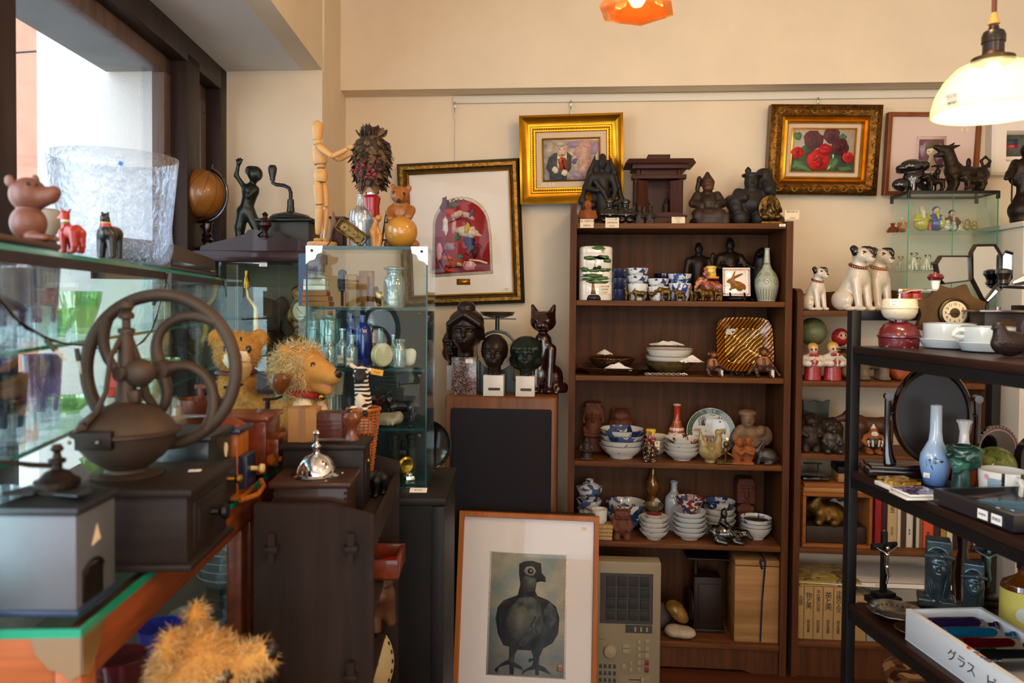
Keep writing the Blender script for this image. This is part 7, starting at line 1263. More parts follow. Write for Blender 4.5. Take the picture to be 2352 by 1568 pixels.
p=RKpx(2388,-.22,Z);t=TH('dark_disc_stand','dark reddish rounded wooden plaque standing at the right edge','plaque',p,RA);g=G();g.pr([(-.06,0),(.06,0)]+[(.06*cos(a),.07+.055*sin(a))for a in[PI*i/14 for i in RG(15)]],-.012,.012,'y');g.mk('plaque','dark_lacquer',t);g=G();g.bx((0,0,.004),(.14,.05,.008),None,.002);g.mk('foot','dark_lacquer',t)
p=RKpx(2284,-.09,Z);t=TH('painted_plate','dark plate with pink beaded rim standing behind the melon','plate',p,RA);g=G();g.la([(0,.006),(.05,.006),(.062,0),(.062,.004),(.05,.01),(0,.01)],(0,0,.066),40,HX);g.mk('plate','black_gloss',t);g=G()
for i in RG(36):a=TAU*i/36;g.ell((.058*cos(a),-.007,.066+.058*sin(a)),.0022,6)
g.tu([(.05*cos(a),-.009,.066+.05*sin(a))for a in AN(40)],.002,6,closed=True);g.mk('beaded_rim','p_pink',t)
Z=RZ[1]
CG('x_none','ffffff')
def crucifix(label,p,h,rz,fm):
 t=TH('crucifix',label,'crucifix',p,rz);g=G();g.bx((0,0,.008),(h*.42,h*.26,.016),None,.001);g.bx((0,0,.022),(h*.28,h*.18,.012),None,.001);g.mk('base','black_metal',t);g=G();g.bx((0,0,h*.5),(h*.085,h*.05,h),None,.001);g.bx((0,0,h*.8),(h*.42,h*.05,h*.085),None,.001);g.mk('cross','black_metal',t)
 BD_('figure',[C((0,0,.52),(0,0,.70),.025,.035),E((0,-.01,.79),(.028,.028,.034)),C((0,0,.52),(.015,-.01,.40),.03,.024),C((.015,-.01,.40),(0,0,.28),.022,.014)]+MX(C((.03,0,.72),(.11,0,.76),.016,.012),C((.11,0,.76),(.17,.0,.80),.012,.01)),fm,t,.012,56,h,(0,-h*.055,0));return t
p=RKpx(2028,-.032,Z);crucifix('black wooden crucifix with silver figure beside the silver plate',p,(1345-1182)*mpp(p),.35,'chrome')
p=RKpx(2264,-.07,Z);crucifix('second crucifix with greenish figure behind the bookends',p,(1385-1225)*mpp(p),-.1,PL('verdigris','5f7f7a',.4,.6))
p=RKpx(2056,-.135,Z);u=mpp(p);t=TH('silver_dish','oval tarnished silver dish with lobed rim on the lower rack shelf','dish',p,.3);PL('tarnished','8f8a86',.22,1.0,var=.2,vs=14);g=G();g.la([(0,0),(36,0),(46,10),(56,20),(61,21),(60,22.5),(50,19),(44,16),(36,14),(30,10),(0,9)],k=u,seg=72,fl=lambda a,z:1+(.02*cos(a*10)if z>14 else 0));g.mk('dish_body','tarnished',t);g=G()
for i in RG(24):a=TAU*i/24;g.ell((44*u*cos(a),44*u*sin(a),17*u),(4*u,2.5*u,.9*u),8,(0,0,a))
g.mk('embossed_border','tarnished',t)
p=RKpx(2094,-.22,Z);u=mpp(p);dish('dish','small dark brown dish between the silver dish and the white box','dish',p,36*u,12*u,'brown_glaze',rim='olive_glaze')
PL('bookend_bronze','4f6066',.25,.6,bmp=.5,bs=60,var=.35,vs=26)
for px,py,h_,lab in((2153,-.055,150,'glossy blue-grey bookend cast with a bearded face, left of the pair'),(2234,-.13,122,'glossy blue-grey bookend cast with a bearded face, right of the pair')):
 p=RKpx(px,py,Z);u=mpp(p);t=TH('bookend',lab,'bookend',p,-.35,'bearded face bookends');h=h_*u;o=BD_('cast_face',[B((.0,.06,.5),(.17,.14,.5),rd=.15),B((-.02,0,.06),(.26,.2,.06),rd=.4),E((-.02,-.1,.72),(.15,.12,.14))]+face((-.02,-.13,.66),.2)+[C((-.2,-.2,.78),(.02,-.3,.83),.03,.04),C((.02,-.3,.83),(.18,-.2,.78),.04,.03)]+[C((-.12,-.14,.6),(-.06,-.12,.12),.07,.05),C((0,-.18,.56),(-.02,-.14,.1),.08,.06),C((.1,-.12,.6),(.06,-.1,.12),.07,.05)],'bookend_bronze',t,.02,68,h,cut0=True);fit(o,h)
 g=G()
 for k in RG(7):x=-.14+.045*k;g.tu([(x*h,(-.2+abs(x)*.4)*h,.55*h),((x*.8-.02)*h,(-.225+abs(x)*.4)*h,.36*h),((x*.5-.02)*h,-.19*h,.14*h)],.01*h,5)
 g.mk('beard_groove','bookend_bronze',t)
p=RKpx(2348,-.22,Z);u=mpp(p);t=TH('liqueur_bottle','amber glass bottle with large yellow label at the right edge','bottle',p);CG('amber_glass','c98a3a',.12,.03,opac=.45,body='6b3d10');g=G();g.la([(0,0),(44,0),(46,4),(46,96),(42,108),(20,122),(12,130),(12,170),(0,170)],k=u,seg=40);g.mk('bottle_body','amber_glass',t);g=G();g.la([(46.6,8),(46.6,96)],k=u,seg=40);lb=g.mk('label',PL('label_yellow','d9c45a',.6),t);g=G();g.la([(12.5,140),(14,142),(14,168),(0,168),(0,140)],k=u,seg=24);g.mk('cap','dark_rail',t)
g=G();g.la([(0,0),(17,0),(17,.5),(0,.5)],(-20*u,-42.5*u,48*u),24,(PI/2,0,-.44),u,fl=lambda a,z:1+.06*cos(a*14));g.mk('label_medallion',PL('medal','cfd0c0',.6),lb)
q=onz(2079,1468,Z);BWI,BL,BH=.19,.62,.072;t=TH('cardboard_box','open white cardboard box of coloured glass bottles on the lower rack shelf','box',q,RA);PL('box_white','cdd6dc',.7);PL('box_rim','e8e8e6',.7)
g=G();g.box2((0,-BL,0),(BWI,0,.003));g.mk('bottom','box_white',t);g=G();g.box2((.013,-BL+.012,.0035),(BWI-.013,-.012,.028));g.mk('packing','tissue',t)
for nm_,a_,b_ in(('side',(0,-BL,.003),(.012,0,BH)),('side',(BWI-.012,-BL,.003),(BWI,0,BH)),('end',(.012,-.010,.003),(BWI-.012,0,BH)),('end',(.012,-BL,.003),(BWI-.012,-BL+.01,BH))):g=G();g.box2(a_,b_,.0008);g.mk(nm_,'box_white',t)
g=G();g.box2((-.0004,-BL,BH),(.0135,0,BH+.001));g.mk('rim_fold','box_rim',t)
for i,c in enumerate('グラス'):text(c,.030,'ink',t,(-.0006,-.165-.03*i,.036),(PI/2,0,-PI/2))
text('ビン',.034,'ink',t,(-.0006,-.30,.034),(PI/2,0,-PI/2));g=G()
for i in RG(16):rr=random.Random(i);g.m=i%4;g.la([(0,0),(.004,0),(.004,.0004),(0,.0006)],(.0065+rr.uniform(-.002,.004),-.20-rr.uniform(0,.07),BH+.001),10)
g.mk('coloured_dots',['p_red','p_blue','p_green','p_orange'],t)
for i,(k,tint,bd,lab)in enumerate((('g_purple','4a3a66','2a1a44','dark purple glass bottle'),('g_teal','2a9ac0','0a5a80','bright turquoise glass bottle'),('g_red','7a1020','4a0510','dark red glass bottle'),('g_black','2a302e','101514','near-black glass bottle'))):
 CG(k,tint,.12,.03,opac=.5,body=bd);c,s_=cos(RA),sin(RA);lx,ly=.022,-.055-.052*i;P0=q+V_((lx*c-ly*s_,lx*s_+ly*c,.052))
 g=G();g.la([(0,0),(.018,0),(.0215,.003),(.022,.022),(.0225,.024),(.022,.026),(.022,.036),(.0225,.038),(.022,.04),(.022,.1),(.017,.118),(.009,.128),(.0085,.142),(.011,.144),(.011,.150),(0,.150)],(0,0,0),36,(0,PI/2,0),fl=lambda a,z:1+(.02*cos(a*6)if.05<z<.1 else 0));o=g.mk('glass_bottle',k,None,P0);o.rotation_euler=(0,-.06,RA-.18);tag(o,lab+' lying in the white box','bottle','glass bottles in the white box')
p=atY(2200,2.55,0);t=TH('side_table','dark turned-leg side table standing behind the rack','side table',p);g=G()
g.la([(0,0),(.02,0),(.024,.05),(.014,.1),(.022,.25),(.028,.4),(.016,.5),(.024,.6),(.014,.68),(.026,.78),(.026,.88),(.016,.95),(.02,1.0),(0,1.0)],k=1,seg=24);g.mk('leg','dark_lacquer',t);g=G();g.la([(0,1.0),(.12,1.0),(.125,1.01),(.12,1.02),(0,1.02)],k=1,seg=40);g.mk('top','dark_lacquer',t);g=G();g.la([(.02,.0),(.13,.0),(.12,.03),(.02,.06)],k=1,seg=32);g.mk('foot','dark_lacquer',t)
p=atY(2150,2.32,0);t=TH('carved_stool','small carved wooden stool with inlaid pattern on the floor under the rack','stool',p);SP('inlay','7a4a2a',('b88a58','3a1a12'),30,.54,rough=.4,detail=0,dist=0);g=G();g.la([(0,.34),(.13,.34),(.15,.355),(.15,.37),(.13,.385),(.03,.39),(0,.39)],seg=40);g.mk('seat','inlay',t);g=G();g.la([(0,.38),(.035,.38),(.045,.42),(.02,.44),(0,.44)],seg=24);g.mk('knob','pine_box',t)
for i in RG(3):a=i*2.1+.4;g=G();g.tu([(.1*cos(a),.1*sin(a),.34),(.12*cos(a),.12*sin(a),.15),(.14*cos(a),.14*sin(a),0)],[.02,.016,.022],10);g.mk('leg','pine_box',t)
# ---- counter, glass cases, mills, plush toys
def KYpx(px):
 lo,hi=-.2,KLEN
 for _ in RG(40):
  m=(lo+hi)/2;lo,hi=(m,hi)if proj(KT(0,m,KZ))[0]<px else(lo,m)
 return lo
ysp=KYpx(392)
glasscase(-.12,ysp-.006,.17,'long glass show case of cut glassware behind the wheel mill',(.31,.17),(KYpx(52),));glasscase(ysp+.006,KLEN-.05,.15,'short glass show case with green glass bowls, further from the camera',(.31,.17),(KYpx(408),))
for k,tint,bd,op in(('cg_clear','f2f8fb','dfe8ee',.12),('cg_blue','4a7ae0','1238c0',.62),('cg_purple','7a5a90','3a1a4c',.62),('cg_navy','3a5a7a','12304a',.65),('cg_red','b04a58','7a0f20',.5),('cg_green','d8f2cc','a8dc98',.16),('cg_violet','b9a8cc','8a78a8',.3)):CG(k,tint,.14,.04,opac=op,body=bd)
def cutglass(name,label,p,r,h,col,group,split=.45,flare=1.0,rz=0):
 fl=lambda a,z:1+.035*cos(a*12)*(1 if z<h*split else.25)
 pr=[(0,0),(r*.78,0),(r*.8,h*.06),(r*.83,h*.25),(r*.88,h*split),(r*.93,h*.7),(r*flare,h),(r*flare-.0015,h),(r*.9,h*.7),(r*.8,h*.3),(r*.74,h*.1),(0,h*.08)]
 g=G();g.la(pr,seg=48,fl=fl,paint=lambda a,z,i:1 if(i in(4,5,6,7)and z>h*(split-.05))or(i==3 and cos(a*6)>0)else 0)
 return tag(g.mk(name,['cg_clear',col],None,V_(p)+V_((0,0,.001)),60,rz=rz),label,'glass',group)
rows=[(18,.31,.036,.105,'cg_purple','dark purple cut glass'),(60,.31,.034,.10,'cg_purple','purple cut glass'),(100,.31,.04,.11,'cg_purple','broad purple cut glass with fan cutting'),(140,.31,.034,.11,'cg_navy','dark blue cut glass'),(172,.31,.036,.118,'cg_red','red cut glass'),(205,.31,.034,.118,'cg_violet','pale violet cut glass'),(15,.17,.036,.12,'cg_blue','bright blue cut glass with star cutting'),(58,.17,.036,.12,'cg_blue','second bright blue cut glass'),(100,.17,.036,.10,'cg_navy','dark teal cut glass'),(142,.17,.034,.118,'cg_violet','pale violet tumbler'),(178,.17,.034,.118,'cg_violet','violet tumbler nearest the wheel'),(35,.0125,.036,.10,'cg_blue','blue-footed cut glass'),(80,.0125,.036,.10,'cg_clear','clear cut glass'),(120,.0125,.034,.09,'cg_clear','small clear cut glass')]
for i,(px,z,r,h,c,lab)in enumerate(rows):
 y=KYpx(px);q=KT(-.055-.05*(i%2),y+.01,CZ+z);cutglass('cut_glass',lab+{.31:' on the upper glass shelf',.17:' on the middle glass shelf',.0125:' on the floor of the long case'}[z],q,r*.82,h,c,'cut glasses in the long glass case')
for px,z,r,h,lab in((236,.31,.034,.05,'pale green glass bowl on the upper shelf of the long case'),(285,.31,.034,.08,'leaf-green glass vase on the upper shelf'),(440,.17,.045,.05,'green scalloped glass bowl in the short case'),(262,.17,.036,.03,'flat green glass dish on the middle shelf'),(330,.0125,.045,.04,'wide green glass dish on the case floor')):
 q=KT(-.075,KYpx(px),CZ+z);fl=lambda a,zz:1+(.06*cos(a*10)if zz>.6*h else 0);o=dishg(r,h,.003,.45,fl=fl).mk('glass_bowl','cg_green',None,q+V_((0,0,.001)));tag(o,lab,'glass bowl','green glass dishes in the cases')
q=KT(-.086,KYpx(190),CZ+.0125);g=G();g.la([(0,.006),(.05,.006),(.065,.012),(.075,.024),(.073,.026),(.06,.015),(0,.009)],seg=60,fl=lambda a,z:1+(.03*cos(a*24)if z>.02 else 0));tag(g.mk('glass_plate','cg_clear',None,q+V_((0,0,.001))),'large clear glass plate with scalloped rim low in the long case','plate')
g=G();g.bx((0,0,.03),(.035,.05,.06),None,.001);tag(g.mk('red_box','p_scarlet',None,KT(-.06,KYpx(345),CZ+.171),rz=KA),'small bright red paper box in the long case behind the wheel','box')
g=G();g.bx((0,0,.05),(.002,.07,.1));tag(g.mk('paper_sheet','white_card',None,KT(-.10,KYpx(470),CZ+.311),rz=KA),'white paper sheet standing in the short case','paper')
Z=KZ+.0005
def KP(px,off):
 lo,hi=-.3,KLEN+.3
 for _ in RG(40):
  m_=(lo+hi)/2;lo,hi=(m_,hi)if proj(KT(-off,m_,Z))[0]<px else(lo,m_)
 return KT(-off,lo,Z)
PL('clay_brown','74493b',.45,var=.1,vs=20);PL('clay_board','5a4238',.6)
q0,q1=KYpx(-60),KYpx(158);t=TH('display_board','dark flat board under the clay bear on the glass case','board',KT(-.07,(q0+q1)/2,Z),KA);g=G();g.bx((0,0,.004),(.12,q1-q0,.008),None,.002);g.mk('board','clay_board',t);BZt=.0095
p=KP(66,.04)+V_((0,0,BZt));u=mpp(p);t=TH('clay_bear','smooth brown clay animal with round body and upturned snout on the glass case','figurine',p,.1);h=(545-388)*u
o=BD_('clay_body',[E((0,0,.27),(.25,.25,.27)),E((0,0,.70),(.26,.26,.26)),C((.1,0,.66),(.32,0,.69),.2,.13),C((.32,0,.71),(.38,0,.74),.12,.1),E((-.16,-.2,.88),(.07,.04,.09)),E((-.02,.2,.95),(.07,.04,.09)),C((.1,-.12,.06),(.34,-.16,.04),.08,.05),C((.1,.12,.06),(.34,.12,.04),.08,.05),E((.12,-.21,.84),(.028,.02,.028),1),E((.22,-.17,.83),(.028,.02,.028),1)],['clay_brown','ink'],t,.03,64,h,cut0=True);fit(o,h)
PL('vase_grey','9a958a',.4,var=.2,vs=18);p=KP(112,.12)+V_((0,0,BZt));u=mpp(p);g=G();g.la([(0,0),(20,0),(24,4),(16,24),(14,40),(26,62),(28,82),(24,96),(16,100),(0,98)],k=u,seg=32,paint=lambda a,z,i:1 if z<50 else 0);tag(g.mk('ceramic_vase',['vase_grey',PL('vase_teal','1f3a44',.3,coat=.3)],None,p),'grey and dark teal ceramic vase behind the clay bear','vase')
PL('horse_red','a5261a',.35,coat=.3);PL('painted_black','121212',.3,coat=.4);bands('horse_harness',((0,'a5261a'),(.48,'a5261a'),(.5,'2a5a3a'),(.53,'d9c8a0'),(.56,'a5261a')),0,.1,.3)
fig('wooden_horse','red painted wooden toy horse between the clay bear and the glass bucket','toy horse',166,478,KP(166,.03).y,Z,SCL(quad(0,.62,.3,.34,(.06,.32),.12,.12,.08,None,.075),(.8,1,1)),'horse_harness',.025,52,None,KA-.6).location=KP(166,.03)+V_((0,0,.0005))
fig('wooden_bull','black painted toy horse with red band seen from behind in front of the glass bucket','toy horse',245,488,KP(245,.02).y,Z,[C((.1,0,.5),(.13,0,.03),.12,.08),C((-.1,0,.5),(-.13,0,.03),.12,.08),C((.09,.28,.5),(.1,.3,.03),.1,.07),C((-.09,.28,.5),(-.1,.3,.03),.1,.07),C((0,0,.55),(0,.3,.55),.19,.18),C((0,-.02,.62),(0,-.05,.82),.13,.1),E((0,-.06,.88),(.09,.12,.11)),C((.05,-.05,.95),(.07,-.05,1.0),.03),C((-.05,-.05,.95),(-.07,-.05,1.0),.03)],bands('bull_band',((0,'141516'),(.55,'141516'),(.57,'a5261a'),(.63,'c8b070'),(.65,'141516')),0,.1,.3),.03,52).location=KP(245,.018)+V_((0,0,.0005))
p=KP(262,.085);d_=dep(p);u=mpp(p);CG('ice_glass','f7fbff',.05,.04,opac=.03,body='e6eef6',wavy=45);t=TH('glass_bucket','large clear textured glass ice bucket, flaring, on top of the long glass case','glass bucket',p);hb=(596-352)*u
q=lambda a,z:1+.02*cos(2*a)+(.012*sin(a*30+z*200)if.03*1<z<hb*.85 else 0)
g=G();R0=136*u;g.la([(0,.004),(R0*.72,.004),(R0*.78,0),(R0*.86,.01),(R0*.9,hb*.15),(R0*.88,hb*.35),(R0*.92,hb*.6),(R0*.97,hb*.85),(R0*1.0,hb),(R0*.975,hb),(R0*.94,hb*.8),(R0*.87,hb*.5),(R0*.84,hb*.2),(R0*.74,.018),(0,.014)],seg=110,fl=q);g.mk('glass_wall','ice_glass',t,sharp=0)
g=G();g.bx((0,0,0),(.008,.0012,.008),(0,.4,0));s_=g.mk('blue_sticker',PL('sticker_blue','1c7fd6',.5),t,(R0*.62,-R0*.80,hb*.86),rz=.65)
a,b=KYpx(402),KYpx(505);t=TH('flat_case','flat grey-brown box lying slanted on the short glass case','box',KT(-.09,(a+b)/2,Z),KA);l=b-a;PL('grey_box','4f463f',.6);g=G();g.add([(-.08,-l/2,0),(.08,-l/2,0),(.08,l/2,0),(-.08,l/2,0),(-.07,-l/2+.01,.075),(.075,-l/2+.004,.062),(.075,l/2-.004,.05),(-.07,l/2-.01,.065)],[(3,2,1,0),(4,5,6,7),(0,1,5,4),(1,2,6,5),(2,3,7,6),(3,0,4,7)]);g.mk('case_body','grey_box',t);g=G();g.bx((.081,0,.014),(.003,l*.96,.01));g.mk('seam_strip','black_gloss',t)
def KF(px,py,out=.017):
 r=RT*(px-CX)-UP*(py-CY)+FD*FPX;n=V_((cos(KA),sin(KA),0));o=KT(out,0,0);o.z=EYE.z;return EYE+r*((o-EYE).dot(n)/r.dot(n))
pts=[KF(px,py)for px,py in((-40,660),(0,690),(32,722),(60,752),(88,770),(112,777),(150,786),(190,795),(232,803),(265,806),(305,800),(330,786),(346,760),(358,728),(370,690),(380,655),(384,626))]
t=TH('string_lights','black cord of small unlit lamps draped along the glass case','string lights',pts[8]);g=G();L_=[p_-t.location for p_ in pts]
g.tu([p_+V_((0,0,.0025*sin(i*1.9)))for i,p_ in enumerate(L_)],.0016,6);g.tu([p_+V_((.002*cos(i*2),0,.003*cos(i*1.7)))for i,p_ in enumerate(L_)],.0016,6);g.mk('cord','black_gloss',t)
PL('socket_green','2a3428',.5);CG('mini_lamp','f4efe2',.1,.1,opac=.4,body='e6dcc4')
for px,py,dx,dz in((105,780,.012,-.012),(176,800,.003,-.016),(352,700,.006,.012)):
 q=KF(px,py)-t.location;g=G();g.cyl(q,q+V_((dx,0,dz))*1.2,.0035,.004,10);sk=g.mk('lamp_socket','socket_green',t);g=G();g.cyl(q+V_((dx,0,dz))*1.2,q+V_((dx,0,dz))*2.4,.0025,.001,8);g.mk('mini_lamp','mini_lamp',sk)
Z=CZ
PL('mill_steel','6c7078',.42,.35,var=.1,vs=8);PL('mill_edge','2c3a55',.4,.2);PL('mill_top','2d3136',.4,.3);PL('bronze_dk','2a211c',.45,.75,bmp=.3,bs=200);PL('cast_brown','4a3b30',.55,.45,bmp=.25,bs=260,var=.15,vs=12)
p=onz(68,1418,Z);u=mpp(p);w=186*u;t=TH('coffee_mill','grey steel box coffee mill in the nearest left corner of the counter','coffee mill',p+V_((.002,.047,0)),.09);dp=.09;hh=222*u
g=G();g.bx((0,0,.006+hh/2),(w,dp,hh),None,.0015);g.mk('box','mill_steel',t);g=G();g.bx((0,0,.004),(w+.008,dp+.008,.008),None,.002);g.mk('base_rim','mill_edge',t)
g=G();g.bx((0,0,hh+.011),(w+.01,dp+.01,.010),None,.003);g.add([(sx*(w/2+.002),sy*(dp/2+.002),hh+.016)for sx,sy in((-1,-1),(1,-1),(1,1),(-1,1))]+[(sx*.012,sy*.012,hh+.026)for sx,sy in((-1,-1),(1,-1),(1,1),(-1,1))],[(0,1,5,4),(1,2,6,5),(2,3,7,6),(3,0,4,7),(4,5,6,7)]);g.mk('lid','mill_top',t)
g=G()
for s in(-1,1):g.pr([(s*.012,-.03),(s*.045,-.038),(s*.052,-.02),(s*.04,.01),(s*.012,.012)],hh+.0265,hh+.028,'z')
g.mk('lid_flap','mill_top',t)
g=G();g.la([(0,.024),(.022,.024),(.022,.030),(.026,.032),(.026,.038),(.021,.04),(.014,.048),(.006,.052),(.006,.058),(.01,.06),(.01,.064),(0,.066)],(0,0,hh),32);g.mk('grinding_collar','bronze_dk',t);g=G();g.tu([(.004,0,hh+.055),(-.03,-.004,hh+.057),(-.05,-.012,hh+.062),(-.085,-.02,hh+.064)],[.004,.004,.003,.003],8,.6);g.la([(0,0),(.006,0),(.004,.008),(.008,.012),(.005,.018),(0,.018)],(.0,0,hh+.064),16);g.mk('crank','bronze_dk',t)
g=G();g.bx((w/2+.001,-.01,.03),(.003,.045,.04),None,.001);g.tu([(w/2+.003,-.03+.02*(1-cos(a)),.045+.012*sin(a))for a in[PI*i/8 for i in RG(9)]],.0022,6);g.mk('drawer','bronze_dk',t);g=G();g.pr([(-.012,.074),(.008,.078),(.0,.098)],w/2+.0006,w/2+.0014,'x');g.mk('paper_label','card',t)
p=onz(388,1322,Z);c=V_((p.x-.085+.012,p.y+.095,Z));t=TH('flywheel_mill','large cast iron coffee mill with a big spoked flywheel on a wooden box','coffee mill',c,CA);bh=.095
wood('mill_box_wood','17110f','2b201b',5,.5,'x',wear='4a3a2c')
g=G();g.bx((0,0,bh/2+.008),(.155,.17,bh),None,.001);g.bx((0,0,.005),(.172,.187,.01),None,.002);g.mk('box','mill_box_wood',t);g=G();g.bx((0,0,bh+.014),(.175,.19,.012),None,.003);g.mk('top_board','mill_box_wood',t)
g=G();g.bx((.0785,0,bh/2+.008),(.004,.125,bh*.72),None,.001);g.bx((.081,0,bh/2+.008),(.003,.10,bh*.5),None,.001);dr=g.mk('drawer','mill_box_wood',t);g=G();g.la([(0,0),(.006,0),(.005,.01),(.012,.018),(.011,.024),(0,.026)],(.083,-.0,bh/2+.012),20,(0,PI/2,0));g.mk('knob','black_iron',dr);CD('',(.05,.02,bh+.0205),.018,.010,['¥'],parent=t,mat=WC).rotation_euler=(-PI/2,0,.2)
hc=atPD(291,990,1.13);hl=t.matrix_basis.inverted()@hc if False else V_((0,0,0))
ci,si=cos(-CA),sin(-CA);dv=hc-c;hx,hy=dv.x*ci-dv.y*si,dv.x*si+dv.y*ci;zt=bh+.020;zf=hc.z-c.z
g=G();g.la([(0,zt),(.048,zt),(.05,zt+.004),(.03,zt+.008),(.028,zt+.012),(.05,zt+.028),(.064,zf-.022),(.069,zf-.004),(.075,zf-.002),(.0755,zf+.002),(.069,zf+.004),(.062,zf+.016),(.046,zf+.03),(.022,zf+.04),(.016,zf+.044),(0,zf+.044)],(hx,hy,0),56);g.mk('hopper','cast_brown',t)
g=G();g.bx((hx-.012,hy-.071,zf-.002),(.05,.012,.026),None,.002);g.mk('catch_plate','bronze_dk',t)
for sx in(-.03,.008):g=G();g.ell((hx-.012+sx,hy-.079,zf-.003),.003,10);g.mk('rivet','dull_chrome',t)
wc=atPD(370,850,1.18);dv=wc-c;wx,wy,wz=dv.x*ci-dv.y*si,dv.x*si+dv.y*ci,dv.z
pz=zf+.04;g=G();g.tu([(hx,hy,pz),(hx,hy,pz+.03),(hx,hy,pz+.07),(hx,hy,pz+.105)],[.016,.013,.012,.009],14);g.la([(0,0),(.012,0),(.012,.006),(.006,.008),(.006,.02),(.011,.022),(.011,.028),(.007,.032),(.011,.038),(.01,.046),(0,.05)],(hx,hy,pz+.105),20);g.mk('post','cast_brown',t)
g=G();g.tu([(hx-.03,hy-.06,zf+.018),(hx-.022,hy-.045,zf+.032),(hx-.016,hy-.03,zf+.06),(hx-.014,hy-.02,pz+.07),(hx-.006,hy,pz+.1)],[.007,.007,.0065,.006,.008],10,.6);g.tu([(hx+.03,hy+.04,zf+.02),(hx+.02,hy+.02,zf+.05),(hx+.014,hy+.01,pz+.06),(hx+.004,hy,pz+.095)],[.007,.007,.006,.007],10,.6);g.tu([(hx-.03,hy-.06,zf+.018),(hx-.04,hy-.068,zf)],.0065,8,.6);g.mk('bracket','cast_brown',t)
g=G();g.tu([(hx-.004,hy-.02,wz),(wx,wy+.012,wz)],[.011,.011],16);g.ell((hx+.018,hy-.0,wz),(.024,.02,.022),18);g.bx((hx+.012,hy-.004,wz-.034),(.02,.018,.02),None,.004);g.la([(0,0),(.016,0),(.018,.006),(.014,.02),(0,.022)],(wx,wy+.01,wz),20,HX);g.mk('axle','cast_brown',t)
g=G();R0=.1155;N=72;wr=Matrix.Rotation(-CA+rad(4.64),3,'Z')
def WH(r,a,y=0):return V_((wx,wy,wz))+wr@V_((r*cos(a),y,r*sin(a)))
g.tu([WH(R0,TAU*i/N)for i in RG(N)],.0098,14,closed=True);wh=g.mk('flywheel','cast_brown',t)
for k in RG(4):
 a0=(1.85,.25,-1.25,-2.75)[k];pts=[]
 for i in RG(13):
  f=i/12;pts.append(WH(.014+(R0-.014)*f**.9,a0-1.15*f**1.6))
 g=G();g.tu(pts,[.0105-.003*sin(PI*i/12)for i in RG(13)],12);g.mk('spoke','cast_brown',wh)
def boxmill(label,px,d,w,dp,h,rz,mbox,mtop,rim=.006,knob=None,drawer=None,extra=None):
 p=atD(px,d,Z);t=TH('coffee_mill',label,'coffee mill',p,rz);g=G();g.bx((0,0,h/2),(w,dp,h),None,.0015);g.mk('box',mbox,t);g=G();g.bx((0,0,h+.005),(w+2*rim,dp+2*rim,.010),None,.003);g.mk('top',mtop,t)
 if drawer:g=G();g.bx((w/2+.001+drawer[2]/2,0,h*.4),(.006+drawer[2],dp*.8,h*.5),None,.001);dr=g.mk('drawer',drawer[0],t);g=G();g.la([(0,0),(.005,0),(.004,.012),(.009,.018),(.008,.024),(0,.026)],(w/2+.004+drawer[2],0,h*.42),18,(0,PI/2,0));g.mk('knob',drawer[1],dr)
 return t
wood('wood_orange','8a4410','b56a22',5,.4,'z',.2);wood('wood_red','5a210d','8a3c18',5,.35,'y',.3);PL('navy_paint','1a2340',.35,coat=.3,var=.1,vs=20);PL('black_teal','11181b',.4,coat=.2);PL('knob_cream','d9b878',.35)
t=boxmill('black box coffee mill with cream label and brass drawer knob, right of the flywheel mill',447,1.36,.09,.12,.135,CA,'black_teal','black_teal',drawer=('black_teal','brass',.01));g=G();g.pr(blob(.03,.105,.009,.014,12,.15,2),.0451,.0459,'x');g.mk('paper_label','card',t)
t=boxmill('yellow-orange wooden mill with navy blue lid, drawer and cream knob',525,1.47,.055,.075,.125,CA,'wood_orange','navy_paint',.008,drawer=('navy_paint','knob_cream',.012));g=G();g.bx((0,0,.004),(.075,.09,.008),None,.002);g.tu([(.04,-.06,.006),(.06,-.02,.006),(.062,.02,.012),(.05,.04,.02)],.005,8);g.mk('base','wood_orange',t);g=G();g.la([(0,.135),(.03,.135),(.028,.14),(.012,.15),(0,.152)],seg=24);g.mk('cone_cap','wood_red',t)
t=boxmill('red-brown wooden mill with open-topped hopper bowl and small drawer knobs',575,1.70,.10,.12,.115,CA,'wood_red','wood_red',.008,drawer=('wood_red','wood_orange',.02));g=G();g.la([(0,.0),(.012,0),(.016,.012),(.006,.02),(.006,.03),(0,.03)],(.05,-.04,.03),18,(0,PI/2,0));g.mk('knob','wood_orange',t)
p=atD(462,1.56,Z);t=TH('coffee_mill','wooden mill with brown metal hopper bowl, seen through the flywheel','coffee mill',p,CA);PL('bowl_brown','5a2a18',.35,.3);g=G();g.bx((0,0,.05),(.085,.085,.1),None,.002);g.bx((0,0,.105),(.09,.09,.01),None,.003);g.mk('box','wood_orange',t);zb_=1.47-(875-684)*1.6/1750-Z
g=G();g.la([(0,.11),(.018,.11),(.02,.12),(.034,.135),(.042,.155),(.044,.175),(.042,.175),(.038,.155),(.03,.138),(0,.13)],seg=36);g.mk('hopper_bowl','bowl_brown',t);g=G();g.cyl((0,0,.13),(0,0,.205),.006);g.bx((0,0,.2),(.022,.014,.008));g.bx((0,0,.15),(.02,.02,.014));g.mk('spindle','bowl_brown',t)
